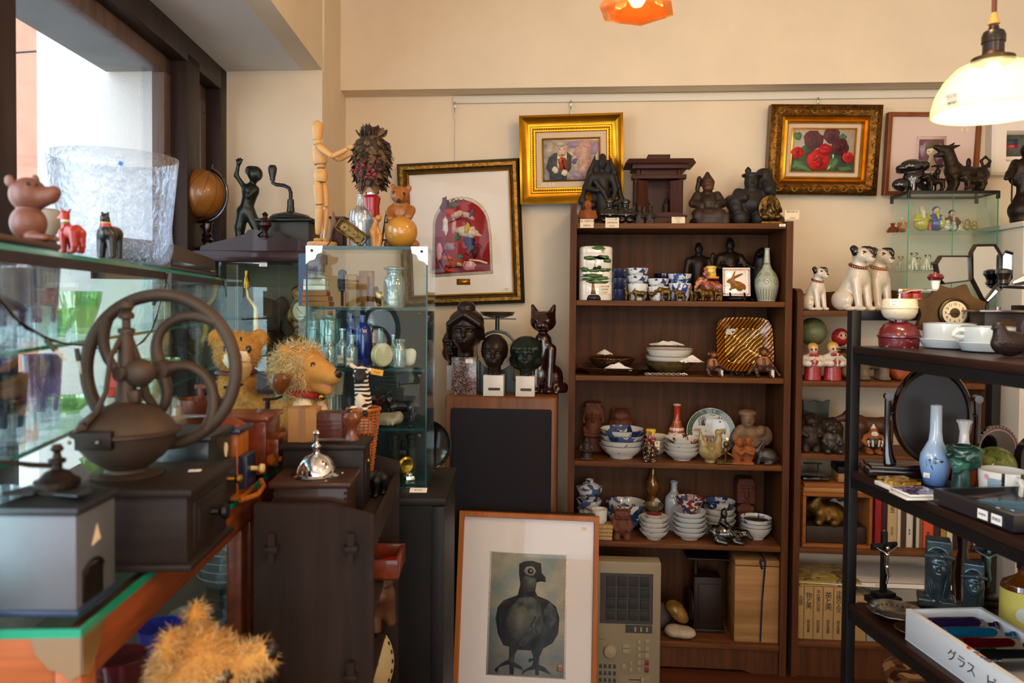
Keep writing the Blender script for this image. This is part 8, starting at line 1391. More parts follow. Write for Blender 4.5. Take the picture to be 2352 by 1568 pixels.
p=atD(408,1.462,Z);t=TH('coffee_mill','small mill with turned grey knob and long steel crank, in front of the hopper bowl','coffee mill',p,CA);g=G();g.bx((0,0,.05),(.072,.072,.1),None,.002);g.bx((0,0,.104),(.08,.08,.008),None,.002);g.mk('box','wood_red',t);g=G();g.la([(0,.108),(.02,.108),(.022,.115),(.012,.125),(.018,.135),(.018,.15),(.01,.156),(.009,.17),(.0,.176)],seg=24);g.mk('cap',PL('knob_grey','8a7f70',.4,.5),t);g=G();g.tu([(0,0,.154),(.05,0,.154),(.095,0,.153)],[.004,.003,.003],8,.5);g.mk('crank','steel',t)
for px,d,py,mk,lab in((548,1.85,853,'knob_pale','mill with pale heart-shaped wooden crank knob before the tiger'),(614,1.83,880,'knob_brown','mill with glossy brown heart-shaped wooden crank knob beside the lion')):
 PL('knob_pale','b08a5a',.3,coat=.4,var=.1,vs=20);PL('knob_brown','6a3a18',.25,coat=.5,var=.2,vs=20)
 p=atD(px if mk=='knob_brown'else px-24,d,Z);u=mpp(p);t=TH('coffee_mill',lab,'coffee mill',p,CA);g=G();g.bx((0,0,.03),(.06,.06,.06),None,.002);g.bx((0,0,.064),(.066,.066,.008),None,.002);g.mk('box','wood_red',t);zk=1.47-(py+26-686)*d/1750-Z;g=G();g.cyl((0,0,.068),(0,0,zk-.012),.006);g.tu([(-.01,0,zk-.012),(.02,-.0,zk-.010),(30*u+.004,0,zk-.004)],.004,8,.6);cr=g.mk('crank','iron',t)
 g=G();g.la([(0,0),(6,1),(16,12),(23,28),(24,38),(19,46),(8,49),(3,47),(0,46)],(30*u,0,zk),28,None,u*1.0);g.cyl((30*u,0,zk+46*u),(31*u,0,zk+54*u),.0015);g.mk('knob',mk,cr)
PL('plush_gold','c28a40',.95,bmp=.8,bs=500,var=.15,vs=40);PL('plush_pale','d8b070',.95,bmp=.8,bs=500);PL('plush_white','e8dcc0',.95,bmp=.6,bs=400);PL('plush_nose','1a1210',.3,coat=.4);PL('plush_pink','c8806a',.8);PL('eye_amber','2a1606',.08,coat=.8);PL('mane_gold','d8b87c',.9);PL('mane_pale','e2cc98',.9);PL('fur_orange','bd8c4c',.9);PL('fur_light','d8b072',.9);PL('ribbon_red','8a1a18',.6);PL('plush_stripe','1f150e',.9);PL('leather_brown','5a2414',.5)
p=atD(545,2.03,Z);t=TH('plush_tiger','golden plush tiger cub sitting behind the mills, legs stretched to the right','plush toy',p,.25);H=.295
tg=[E((0,0,.26),(.2,.18,.27)),E((0,-.02,.52),(.16,.15,.18)),E((.01,-.06,.80),(.2,.17,.19)),E((.03,-.2,.75),(.1,.09,.08),1),E((-.17,-.02,.93),(.075,.05,.085)),E((.19,-.02,.93),(.075,.05,.085)),E((.04,-.29,.79),(.035,.025,.022),2),E((-.06,-.2,.84),(.022,.02,.022),3),E((.12,-.19,.84),(.022,.02,.022),3),C((.08,-.16,.42),(.3,-.24,.3),.075,.06),C((.1,-.1,.3),(.40,-.14,.32),.12,.09),C((.06,-.12,.26),(.36,-.2,.33),.1,.08),E((-.2,-.02,.26),(.17,.15,.16),1)]+CH([(-.2,-.1,.16),(-.34,-.2,.12),(-.4,-.3,.14)],[.06,.055,.05],0)
o=BD_('plush_body',tg,['plush_gold','plush_white','plush_pink','eye_amber'],t,.05,72,H,cut0=True)
fur(o,5200,.010,.0007,['fur_light','plush_gold'],seed=2,curl=.35,lie=(0,0,-.5),keep=lambda c,p_:p_.material_index==0);fur(o,1500,.022,.0009,'plush_white','fluffy_fur',3,.8,keep=lambda c,p_:p_.material_index==1 and c.x<-.03)
g=G();
for i,(x,y,z)in enumerate(((-.3,-.17,.16),(-.34,-.21,.16),(-.38,-.26,.18))):g.tu([(x*H+.045*H*cos(a),y*H-.02*H,z*H-.03*H+.06*H*sin(a))for a in[.1+k*.4 for k in RG(8)]],.010*H,6)
for i in RG(3):g.tu([((-.08+.07*i)*H,(-.2+.02*abs(i-1))*H,.95*H),((-.07+.07*i)*H,(-.2+.02*abs(i-1))*H,.9*H)],.009*H,6)
g.mk('stripe_pattern','plush_stripe',t);g=G();g.tu([(.165*H*cos(a),(-.03+.15*sin(a))*H,.63*H)for a in AN(28)],.016*H,8,1.5,closed=True);g.mk('collar','leather_brown',t)
p=atD(692,1.925,1.125);t=TH('plush_lion','pale shaggy plush lion in profile with open mouth and red collar','plush toy',p,PI/2-.25);H=.235
ln=[E((0,.1,.22),(.2,.24,.22)),E((0,.0,.44),(.18,.18,.2)),E((0,.03,.72),(.25,.28,.26)),C((0,-.16,.72),(0,-.36,.66),.165,.1),E((0,-.40,.65),(.085,.06,.075)),E((0,-.455,.69),(.05,.03,.04),2),C((0,-.2,.55),(0,-.33,.5),.08,.05,1),E((0,-.28,.55),(.055,.1,.035),4,None,.02),E((.115,-.22,.77),(.025,.03,.03),3),E((-.115,-.22,.77),(.025,.03,.03),3)]+MX(E((.2,.06,.9),(.06,.05,.08)),C((.12,-.1,.34),(.1,-.28,.06),.09,.08,5))
o=BD_('plush_body',ln,['plush_gold','plush_gold','plush_nose','eye_amber','plush_pink','plush_white'],t,.04,72,H,cut0=True)
fur(o,6500,.032,.0010,['mane_gold','mane_pale','mane_pale'],'mane',5,1.3,lie=(0,.3,-.9),keep=lambda c,p_:(c.y>-.13*H and c.z>.42*H)or(c.z>.5*H and c.y>-.16*H and abs(c.x)>.1*H));fur(o,2600,.016,.0008,['fur_light','mane_gold'],'fur',6,.5,keep=lambda c,p_:p_.material_index in(0,5)and c.z<.42*H)
g=G();g.tu([(.19*H*cos(a),(-.0+.2*sin(a))*H,(.5-.05*sin(a+PI))*H)for a in AN(28)],.03*H,8,1.6,closed=True);cl=g.mk('collar','ribbon_red',t);g=G();g.ell((0,-.25*H,.43*H),.045*H,16);g.mk('bell','brass',cl)
p=atD(452,1.02,.715);t=TH('plush_bear','golden shaggy plush bear in profile at the bottom edge, below the counter','plush toy',p,PI/2+.12);H=.345
br=[E((0,.02,.2),(.2,.2,.2)),E((0,.03,.45),(.19,.18,.22)),E((0,.0,.75),(.155,.16,.15)),C((0,-.1,.75),(0,-.24,.80),.085,.055,0),E((0,-.285,.83),(.036,.024,.03),1),E((.085,-.135,.765),(.018,.015,.018),2),E((-.085,-.135,.765),(.018,.015,.018),2)]+MX(E((.13,.05,.9),(.06,.03,.06)),*CH([(.16,0,.55),(.25,-.1,.42),(.24,-.22,.34)],[.075,.07,.065]),C((.12,-.1,.1),(.16,-.36,.09),.09,.075))
o=BD_('plush_body',br,['plush_gold','plush_nose','eye_amber'],t,.035,76,H,cut0=True)
fur(o,11000,.017,.0007,['fur_orange','fur_light','mane_gold'],seed=8,curl=.65,keep=lambda c,p_:p_.material_index==0 and c.z>.36*H)
g=G();g.la([(0,.675),(.06,.675),(.065,.685),(.065,.705),(.06,.714),(0,.714)],seg=36);ts=TH('stool','round wooden stool under the plush bear','stool',V_((p.x,p.y,0)));g.mk('seat','walnut',ts)
for k in RG(4):a=PI/4+k*PI/2;g=G();g.cyl((.04*cos(a),.04*sin(a),.675),(.07*cos(a),.07*sin(a),0),.012);g.mk('leg','walnut',ts)
for i,(x,y,z,r,h,c,lab)in enumerate(((-.07,.16,.80,.034,.12,'cg_blue','deep blue flared glass'),(-.08,.27,.80,.036,.13,'cg_red','red and white cut glass'),(-.07,.40,.80,.036,.12,'cg_blue','blue lotus-cut glass'),(-.17,.2,.80,.036,.12,'cg_clear','clear fluted glass'),(-.18,.34,.80,.034,.12,'cg_clear','tall clear fluted glass'),(-.12,.10,.80,.034,.11,'cg_clear','clear ribbed tumbler'),(-.06,.5,.80,.034,.1,'cg_clear','clear glass by the counter stile'))):
 cutglass('cut_glass',lab+' on the shelf inside the counter',CT(x,y,z),r,h,c,'cut glasses inside the counter',.4,1.1)
t=TH('glass_jar','large clear ribbed glass jar inside the counter beyond the stiles','jar',CT(-.12,.95,.80));g=G();g.la([(0,0),(.075,0),(.08,.01),(.085,.1),(.08,.2),(.078,.2),(.082,.1),(.076,.012),(0,.01)],seg=48);g.mk('jar_body','cg_clear',t);g=G()
for k in RG(9):g.tu([(.0855*cos(a),.0855*sin(a),.02+.02*k)for a in AN(40)],.0015,5,closed=True)
g.mk('raised_rib','porcelain',t)
# ---- bottle case, old cabinet, plank shelf
FA=rad(4.64)
def box3(t,name,m,a,b,bev=0):g=G();g.box2(a,b,bev);return g.mk(name,m,t)
p=atD(1015,1.958,0);CBZ=atPD(1015,1140,1.955).z;t=TH('black_cabinet','old black painted wooden cabinet under the glass case of bottles','cabinet',p,FA);CBW=.355
box3(t,'body','black_wood',(-CBW,.004,0),(0,.36,CBZ-.02));box3(t,'top','black_wood',(-CBW-.005,0,CBZ-.019),(.005,.365,CBZ),.002)
for x0,x1 in((-CBW,-.31),(-.03,0)):box3(t,'stile','black_wood',(x0,-.004,0),(x1,.0035,CBZ-.02),.001)
BD=2.03;p=atD(841,BD,CBZ);u=BD/FPX;W,D,H=274*u,.20,atPD(829,566,BD).z-CBZ;t=TH('glass_show_case','square glass case of old bottles with chrome corners, mannequin on its top','glass case',p,FA);BT=t
def bz(py,d=BD):return atPD(829,py,d).z-CBZ
PL('case_backing','2a2f36',.8,var=.15,vs=6);PL('blue_panel','3f5f80',.6);CG('teal_edge','2f6f78',.1,opac=.7,body='24565e')
box3(t,'top_glass','glass_shelf',(-W/2,0,H-.007),(W/2,D,H-.001));box3(t,'top_edge','teal_edge',(-W/2,-.003,H-.009),(W/2,-.0005,H));box3(t,'front_glass','case_glass',(-W/2+.003,.0,.004),(W/2-.003,.003,H-.01))
for s in(-1,1):box3(t,'side_glass','case_glass',(s*W/2-.0015,.004,.004),(s*W/2+.0015,D,H-.01));box3(t,'glass_edge','teal_edge',(s*W/2-.002,-.003,.004),(s*W/2+.002,-.0005,H-.01))
box3(t,'back_panel','case_backing',(-W/2+.03,D-.004,.004),(W/2-.002,D-.001,bz(705)-.01));box3(t,'floor_glass','teal_edge',(-W/2,.004,0),(W/2,D,.004))
BS=[bz(848),bz(985)];BA=bz(706)
for z in[BA]+BS:box3(t,'glass_shelf','glass_shelf',(-W/2+.003,.02,z-.006),(W/2-.006,D-.006,z));box3(t,'shelf_edge','teal_edge',(-W/2+.003,.0175,z-.006),(W/2-.006,.0195,z))
for s in(-1,1):
 g=G();q=[(0,0),(s*-.045,0),(s*-.042,-.018),(s*-.030,-.022),(s*-.024,-.036),(s*-.010,-.04),(0,-.05)];g.pr([(s*(W/2+.002)+x,H+z)for x,z in(q if s<0 else q)],-.0055,-.0035,'y');cb=g.mk('corner_bracket','nickel',t)
 g=G();g.ell((s*(W/2-.014),-.006,H-.013),.004,10);g.mk('screw','brass_dark',cb)
for z in[BA]+BS:
 for x in(-W*.3,W*.44):g=G();g.la([(0,0),(.005,0),(.005,.003),(0,.004)],(x,-.0005,z-.016),14,HX);g.mk('shelf_stud','brass_dark',t)
def BP(px,z,dy):
 d=BD+dy;v=atD(px,d,CBZ+z);return v+V_((0,0,.0012))
CD('blue poster with red and white lettering standing at the left of the bottle case',BP(708,BA,.12),.055,bz(568)-BA-.012,['','マル','ネル','カメ'],FA,mat='blue_panel',ink='p_red',name='blue_poster',cat='poster')
for i in RG(3):
 g=G();w_=(64,62,56)[i]*u;g.bx((0,0,.007),(w_,.06,.0135),None,.001);tag(g.mk('wooden_case','pine_box',None,BP(731-2*i,BA+i*.0145,.08),rz=FA+.03*i),('flat brown wooden box, bottom of the pile in the bottle case','flat brown wooden box in the middle of the pile','flat brown wooden box under the clear-lidded box')[i],'box','flat wooden boxes')
q=BP(727,BA+.0445,.08);t2=TH('specimen_box','white box with clear lid on the flat wooden boxes','box',q,FA);box3(t2,'tray','white_card',(-.03,-.025,0),(.03,.025,.012),.001);box3(t2,'lid','mini_lamp',(-.03,-.025,.0125),(.03,.025,.03),.001)
q=BP(786,BA,.13);g=G();g.cyl((0,0,.001),(0,0,.05),.004);g.la([(0,.04),(.012,.045),(.014,.06),(.012,.1),(.003,.105),(0,.105)],seg=20);tag(g.mk('brush','black_iron',None,q),'black bristle brush standing upright in the bottle case','brush')
for i,(px,y0,w_,m_,lab,dy)in enumerate(((806,628,24,'wood_orange','orange-brown tall wooden box in the bottle case',.12),(812,632,18,'kiri','cream narrow box in front of the orange one',.07),(833,632,24,'pine_box','tan box right of the cream one',.10),(842,618,34,'wood_orange','wide orange box behind the tan one',.15))):h_=(706-y0)*u;g=G();g.bx((0,0,h_/2),(w_*u,.03,h_),None,.001);tag(g.mk('tall_box',m_,None,BP(px,BA,dy),rz=FA),lab,'box','tall boxes on the case top shelf')
q=BP(862,BA,.07);g=G();g.la([(0,0),(.026,0),(.028,.004),(.028,.010),(.012,.012),(.012,.02),(0,.02)],(0,0,.028),32,(0,1.35,.4));tag(g.mk('round_tin','brass',None,q),'round brass-rimmed lid standing on edge by the glass jar','tin lid')
def bottle(name,label,px,z,dy,rpx,hpx,mat,prof,cat='bottle',extra=None,group='bottles in the glass case',body_name='bottle_body'):
 q=BP(px,z,dy);k=mpp(q);h=hpx*k;r=rpx*k;t=TH(name,label,cat,q,0,group);g=G();g.la([(a*r,b*h)for a,b in prof],seg=32);g.mk(body_name,mat,t)
 if extra:extra(t,r,h)
 return t
APO=[(0,0),(.95,0),(1,.03),(1,.5),(.9,.6),(.4,.7),(.34,.74),(.34,.92),(.5,.95),(.5,1),(.3,1),(.24,.75),(.85,.5),(.88,.06),(0,.05)]
JAR=[(0,0),(.95,0),(1,.04),(1,.62),(.85,.74),(.7,.78),(.7,.84),(.6,.84),(.6,.76),(.9,.6),(.9,.05),(0,.04)]
CG('b_clear','eef4f6',.16,.03,opac=.08,body='dfe8ec');CG('b_aqua','cfe6e4',.16,.03,opac=.15,body='a8ccc8');CG('b_cobalt','1f4fd0',.12,.03,opac=.6,body='0b2a9a');CG('b_grey','d0dcdc',.14,.05,opac=.3,body='a9b8b8');CG('b_pink','c9a0a0',.12,.05,opac=.4,body='8a4a50')
def stop(t,r,h):g=G();g.la([(0,.80),(.6,.80),(.72,.86),(.72,.9),(1.0,.93),(1.0,.96),(.6,1.0),(0,1.0)],seg=28);g.v=[(a*r,b*r,c_*h)for a,b,c_ in g.v];g.mk('stopper','b_grey',t)
def lab(t,r,h,y=.2,w_=.5):CD('',(0,-r*1.02,h*y),r*w_,h*.22,['¥1200'],parent=t,mat=WC)
bottle('glass_jar','large apothecary jar with grey ground-glass stopper on the top shelf',905,BA,.10,24,92,'b_clear',JAR,'jar',stop);bottle('small_bottle','clear bottle with white price label before the apothecary jar',903,BA,.045,15,70,'b_clear',APO,'bottle',lambda t,r,h:lab(t,r,h,.12,.8))
cork=lambda t,r,h:(lambda g:(g.cyl((0,0,h*.97),(0,0,h*1.1),r*.26),g.mk('cork','kiri',t)))(G())
B1=BS[0]
bottle('tall_bottle','tall fluted aqua bottle with cork behind the flowers',758,B1,.12,24,112,'b_aqua',[(0,0),(.9,0),(1,.03),(1,.88),(.9,.95),(.4,.97),(.4,1.0),(.3,1.0),(.9,.9),(.9,.05),(0,.04)],'bottle',cork)
bottle('cobalt_bottle','cobalt blue bottle with screw neck, left and behind',806,B1,.12,11,118,'b_cobalt',[(0,0),(.95,0),(1,.02),(1,.68),(.8,.78),(.6,.82),(.62,.86),(.62,1),(.5,1),(.5,.8),(.9,.6),(.9,.04),(0,.03)]);bottle('cobalt_bottle','larger cobalt blue bottle with a pink sticker, in front',833,B1,.08,17.5,117,'b_cobalt',[(0,0),(.95,0),(1,.02),(1,.72),(.8,.8),(.45,.86),(.45,1),(.38,1),(.38,.84),(.9,.65),(.9,.04),(0,.03)],'bottle',lambda t,r,h:CD('',(r*.5,-r*.9,h*.66),r*.5,h*.06,[''],.5,parent=t,mat='p_pink'))
for px,dy,r,h,m_,l_ in((720,.07,16,90,'b_clear','tall clear bottle at the left of the middle shelf'),(757,.05,18,77,'b_clear','squat clear square-shouldered bottle beside it'),(786,.08,15,86,'b_clear','clear bottle with wire-thin neck behind the one with a label'),(808,.045,15,74,'b_clear','clear bottle with white label in front of the cobalt ones'),(903,.09,11,72,'b_clear','clear bottle behind the round cream clock'),(722,.12,12,120,'b_aqua','aqua bottle at the left glass side')):
 bottle('clear_bottle',l_,px,B1,dy,r,h,m_,APO,'bottle',(lambda t,r,h:lab(t,r,h,.08,1.0))if px in(808,786)else None)
bottle('small_jar','clear jar with stopper at the right of the middle shelf',917,B1,.05,15.5,66,'b_clear',JAR,'jar',stop);bottle('ribbed_bottle','pinkish ribbed bottle between the cobalt bottle and the clock',858,B1,.10,9,84,'b_pink',[(0,0),(1,0)]+[(1-.1*(i%2),.03+i*.06)for i in RG(14)]+[(.5,.95),(.5,1),(0,1)]);bottle('decanter_stopper','faceted clear glass decanter with pointed stopper at the back',852,B1,.15,12,118,'b_clear',[(0,0),(1,0),(1,.5),(.4,.6),(.3,.72),(.6,.75),(.75,.82),(.1,.98),(0,1)],'decanter')
bottle('grey_jar','grey-blue jar behind the cream clock',870,B1,.15,10,82,'b_grey',[(0,0),(1,0),(1,1),(0,1)],'jar')
q=BP(770,B1,.15);t2=TH('dried_flowers','bunch of dried pink flowers among the bottles','dried flowers',q);g=G();rr=random.Random(5);tips=[]
for i in RG(16):a=rr.uniform(0,6.3);x=rr.uniform(.004,.022);tp=(x*cos(a),x*sin(a)*.6,rr.uniform(.05,.085));tips.append(tp);g.tu([(0,0,0.001),(tp[0]*.4,tp[1]*.4,tp[2]*.6),tp],.0006,4)
g.mk('stems','olive_glaze',t2);g=G()
for tp in tips:g.ell(tp,.0035,8)
g.mk('blossoms','p_pink',t2)
q=BP(872,B1,.035);k=mpp(q);t2=TH('travel_clock','round cream clock lying on edge in the bottle case','clock',q,.9);g=G();g.la([(0,0),(24,0),(27,3),(27,15),(24,18),(0,18)],(0,0,27*k+.003),36,HX,k);g.mk('case',PL('clock_cream','d6c8a0',.35,coat=.3),t2);g=G();g.la([(0,18.2),(22,18.2),(22,18.8),(0,18.8)],(0,0,27*k+.003),36,HX,k);g.la([(0,18.9),(3,18.9),(3,19.4),(0,19.4)],(0,0,27*k+.003),12,HX,k);g.mk('face','page_cream',t2);g=G();g.tu([(12*k*cos(a),-.006,55*k+6*k*sin(a))for a in[PI*i/8 for i in RG(9)]],.0012,6);g.mk('ring_handle','brass',t2)
tag(BD_('cotton_wool',[E((0,0,.02),(.02,.018,.021)),E((.008,0,.036),(.014,.014,.014)),E((-.01,0,.03),(.014,.014,.016))],'tissue',None,.01,26,1,BP(938,B1,.1)),'white cotton wool behind the right-hand jar','cotton wool')
B2=BS[1]
for i,(px,h_)in enumerate(((755,44),(772,48))):q=BP(px,B2+(.0 if i==0 else 0),.09+.045*i);k=mpp(q);g=G();g.la([(0,60),(14,60),(15,62),(19,108),(20,110),(18,110),(13,64),(0,63)],k=k,seg=24);g.la([(0,0),(16,0),(14,10),(12,58),(14,60),(0,60)],k=k,seg=24,paint=lambda a,z,i_:1);tag(g.mk('ice_cup',['knob_white'if 'knob_white'in MATS else PL('knob_white','d8d2bc',.4),'b_clear'],None,q),('cream plastic cup on a glass foot, left of two behind the zebra','cream plastic cup on a glass foot, right of two behind the zebra')[i],'cup','cream cups behind the zebra')
q=BP(858,B2,.10);k=mpp(q);dish('bowl','dark red glass bowl behind the zebra','bowl',q+V_((0,0,.018)),28*k,42*k,PL('bowl_red','3a0a14',.1,coat=.7),rim='bowl_red',foot=.4);g=G();g.la([(0,0),(20,0),(16,6),(12,14),(0,14)],k=k);tag(g.mk('dish_stand','black_gloss',None,q),'low black stand under the dark red bowl','stand')
fig('animal_figurine','dark violet-black animal figurine on the lower glass shelf','figurine',922,897,BP(920,B2,.12).y,CBZ+B2,quad(0,.8,.3,.3,(.1,.15),.14,.1,.14,(.1,-.05),.07),PL('violet_black','1c1722',.25,coat=.5),.04,44)
tag(BD_('seashell',[E((0,0,.014),(.036,.024,.016)),C((-.02,0,.016),(.03,0,.028),.012,.008),E((.03,.0,.02),(.014,.016,.016))]+[C((-.03+.012*i,-.018,.004),(-.012+.009*i,-.004,.03),.004,.003)for i in RG(5)],PL('shell','a8917a',.4,var=.3,vs=60,coat=.3),None,.006,44,1,BP(890,B2,.05)+V_((0,0,.003))),'brown ridged seashell on the lower glass shelf','seashell')
q=BP(925,.0045,.12);t2=TH('binoculars','black binoculars standing upright at the bottom of the glass case','binoculars',q,.3);PL('leatherette','15181b',.6,bmp=.6,bs=300)
for s in(-1,1):g=G();g.la([(0,0),(.019,0),(.02,.03),(.016,.04),(.016,.075),(.012,.08),(.012,.105),(.015,.107),(.015,.118),(0,.118)],(s*.024,0,0),28);g.mk('barrel','leatherette',t2)
g=G();g.bx((0,0,.06),(.03,.012,.03),None,.003);g.cyl((0,0,.04),(0,0,.1),.005);g.mk('bridge','black_iron',t2)
q=BP(927,.0045,.055);g=G();g.la([(0,0),(.022,0),(.024,.004),(.024,.016),(.018,.02),(0,.014)],(0,0,.048),32,(PI/2,0,.7));g.cyl((0,0,.0),(0,0,.026),.004);tag(g.mk('camera_lens','brass',None,q),'small brass-rimmed lens before the binoculars','lens')
q=BP(940,.0045,.03);g=G();g.bx((0,0,.012),(.03,.02,.024),None,.004);g.ell((0,0,.026),(.010,.008,.006));tag(g.mk('light_meter','chrome',None,q,rz=.3),'small chrome light meter at the bottom right of the glass case','light meter')
CD('white paper slips on the black cabinet in front of the glass case',atD(960,1.99,CBZ)+V_((0,0,.001)),.045,.02,['¥1500'],FA,-1.2,mat='white_card');
q=atD(985,2.24,CBZ);t2=TH('round_tray','black round tray leaning behind the glass case on the black cabinet','tray',q+V_((0,.0,0)),.1);t2.rotation_euler.x=-.2;g=G();g.la([(0,0),(.065,0),(.075,.008),(.073,.010),(.062,.004),(0,.004)],(-.01,0,.075),40,HX);g.mk('tray_body','black_gloss',t2)
ZB=CBZ+H+.0006
def TP(px,dy):return atD(px,BD+dy,ZB)
PL('manikin','c9975a',.45,var=.08,vs=20);PL('manikin_joint','b88448',.45)
p=TP(740,.05);k=mpp(p);t=TH('artist_mannequin','jointed light wooden artist mannequin reaching to the right','mannequin',p);Zp=lambda py:(560-py)*k;Xp=lambda px:(px-740)*k
g=G();g.la([(0,0),(33,0),(34,2),(34,9),(32,11),(0,11)],k=k,seg=40);g.mk('stand_base','manikin',t);g=G();g.cyl((Xp(742),.008,11*k),(Xp(742),.008,Zp(405)),.0012);g.mk('support_rod','steel',t)
def seg(name,prof,c,rot=None,sx=1,sy=1,m='manikin'):g=G();g.la([(a*k,b*k)for a,b in prof],c,28,rot,1,sx,sy);return g.mk(name,m,t)
seg('head',[(0,0),(9,1),(10,6),(13,24),(13,34),(10,41),(5,44),(0,45)],(Xp(728),0,Zp(317)),(0,.02,0),1,1.1);seg('neck',[(0,0),(9,0),(8,10),(6,11),(0,11)],(Xp(729),0,Zp(326)))
seg('chest',[(0,0),(14,0),(17,4),(17,14),(16,30),(15,42),(9,46),(0,47)],(Xp(735),0,Zp(371)),(0,-.08,0),1.0,.8);seg('waist',[(0,0),(10,2),(11,8),(8,12),(0,12)],(Xp(737),0,Zp(381)),(0,0,0),1,.8,'manikin_joint');seg('pelvis',[(0,0),(13,0),(16,8),(16,18),(12,28),(8,30),(0,30)],(Xp(736),0,Zp(411)),None,1,.9)
def limb(name,a,b,r0,r1,m='manikin'):
 a,b=V_(a),V_(b);g=G();g.tu([a+(b-a)*f for f in(0,.05,.3,.7,.95,1)],[r0*.6,r0*.9,r0,(r0+r1)/2,r1,r1*.6],18);g.ell(a,r0*.72,14);return g.mk(name,m,t)
limb('thigh',(Xp(730),-.004,Zp(416)),(Xp(734),-.004,Zp(465)),11*k,9*k);limb('thigh',(Xp(740),.012,Zp(416)),(Xp(744),.014,Zp(468)),10*k,8*k);limb('shin',(Xp(734),-.004,Zp(470)),(Xp(731),-.004,Zp(532)),9*k,6*k);limb('shin',(Xp(744),.014,Zp(472)),(Xp(741),.014,Zp(534)),8*k,5*k)
for x,y in((733,-.012),(746,.006)):g=G();g.ell((Xp(x),y,15*k),(9*k,14*k,5*k));g.mk('foot','manikin',t)
sh=(Xp(737),-.022,Zp(333));el=(Xp(771),-.028,Zp(358));wrs=(Xp(806),-.026,Zp(341));g=G();g.ell(sh,7.5*k,14);g.mk('shoulder_joint','manikin_joint',t);limb('upper_arm',sh,el,8*k,6*k);limb('forearm',el,wrs,6*k,5*k);g=G();g.ell((Xp(812),-.026,Zp(337)),(7*k,5*k,6*k));g.mk('hand','manikin',t)
limb('upper_arm',(Xp(737),.024,Zp(333)),(Xp(770),.03,Zp(357)),7*k,5.5*k);limb('forearm',(Xp(770),.03,Zp(357)),(Xp(803),.03,Zp(341)),5.5*k,4.5*k)
p=TP(808,.03);k=mpp(p);t=TH('clock_movement','skeleton brass clock movement lying tilted on the bottle case','clock movement',p);
fr=Matrix.Rotation(-.62,3,'Y');
g=G()
for y in(-.018,.018):
 for x in(-34,34):g.cyl(fr.inverted()@V_((x*k,y,-13*k))+V_((0,0,33*k)),fr.inverted()@V_((x*k,y,13*k))+V_((0,0,33*k)),.0022,seg=8)
 for z in(-13,13):g.cyl(fr.inverted()@V_((-36*k,y,z*k))+V_((0,0,33*k)),fr.inverted()@V_((36*k,y,z*k))+V_((0,0,33*k)),.0022,seg=8)
for x in(-34,34):
 for z in(-13,13):g.cyl(fr.inverted()@V_((x*k,-.018,z*k))+V_((0,0,33*k)),fr.inverted()@V_((x*k,.018,z*k))+V_((0,0,33*k)),.002,seg=8)
g.mk('cage','brass_old',t);g=G()
for x,r,w_ in((-20,10,.006),(-6,13,.004),(8,9,.008),(20,12,.005)):
 o=fr.inverted()@V_((x*k,0,0))+V_((0,0,33*k));g.la([(0,-w_),(r*k,-w_),(r*k,w_),(0,w_)],o,36,HX,1,fl=lambda a,z:1+.07*cos(a*18));g.cyl(o+V_((0,-.017,0)),o+V_((0,.017,0)),.0016,seg=8)
g.mk('gear_train','brass_old',t);g=G();g.tu([fr.inverted()@V_((-36*k,-.02,-13*k))+V_((0,0,33*k)),(-46*k,-.02,8*k),(-52*k,-.02,.002)],.0015,6);g.tu([(34*k,-.02,15*k),(40*k,-.02,20*k),(38*k,-.02,4*k)],.0012,6);g.mk('lever','iron',t)
q=TP(778,.11);k=mpp(q);g=G();g.bx((0,0,36*k),(30*k,.04,66*k),None,.002);g.bx((0,0,3*k),(40*k,.05,6*k));g.bx((0,0,70*k),(38*k,.05,4*k));tag(g.mk('dark_box','shrine_wood',None,q,35),'upright dark wooden box behind the clock movement','box');q=TP(755,.09);k=mpp(q);g=G();g.tu([(0,0,.001),(6*k,0,34*k),(12*k,0,60*k),(10*k,0,84*k)],[5*k,4*k,7*k,2*k],10);tag(g.mk('driftwood','carved_light',None,q),'thin piece of grey driftwood standing beside the mannequin','driftwood')
p=TP(828,.08);k=mpp(p);t=TH('bottle_vase','clear square-shouldered bottle holding sprigs of pink berries','bottle',p);g=G();g.la([(0,0),(25,0),(27,3),(27,72),(24,84),(12,92),(9,96),(8,116),(10,119),(10,121),(7,121),(6.5,97),(24,78),(25,5),(0,4)],k=k,seg=32);g.mk('bottle_body','b_clear',t)
t=TH('berry_sprig','dried sprigs with tiny pink berries standing in the clear bottle','berry sprig',p+V_((0,0,.006)));rr=random.Random(11);g=G();tips=[]
for sx,zt_ in((-12,178),(4,196),(22,200),(38,192),(30,170),(-4,170),(46,176)):
 base=V_((sx*.1*k,0,5*k));nk=V_((sx*.08*k,0,118*k));tp=V_((sx*k,rr.uniform(-.01,.01),zt_*k));g.tu([base,nk,nk+(tp-nk)*.5+V_((0,0,.002)),tp],[.0009,.0009,.0007,.0004],5);tips.append(tp)
 for j in RG(5):s_=nk+(tp-nk)*rr.uniform(.5,.95);e=s_+V_((rr.uniform(-12,12)*k,rr.uniform(-.01,.01),rr.uniform(2,14)*k));g.tu([s_,e],.0004,4);tips.append(e)
g.mk('twig','carved_mid',t);g=G()
for e in tips:
 for j in RG(2):g.ell(e+V_((rr.uniform(-.003,.003),rr.uniform(-.003,.003),rr.uniform(-.003,.003))),rr.uniform(.0014,.0024),8)
g.mk('berries',PL('berry_pink','b8324a',.4,var=.3,vs=90),t)
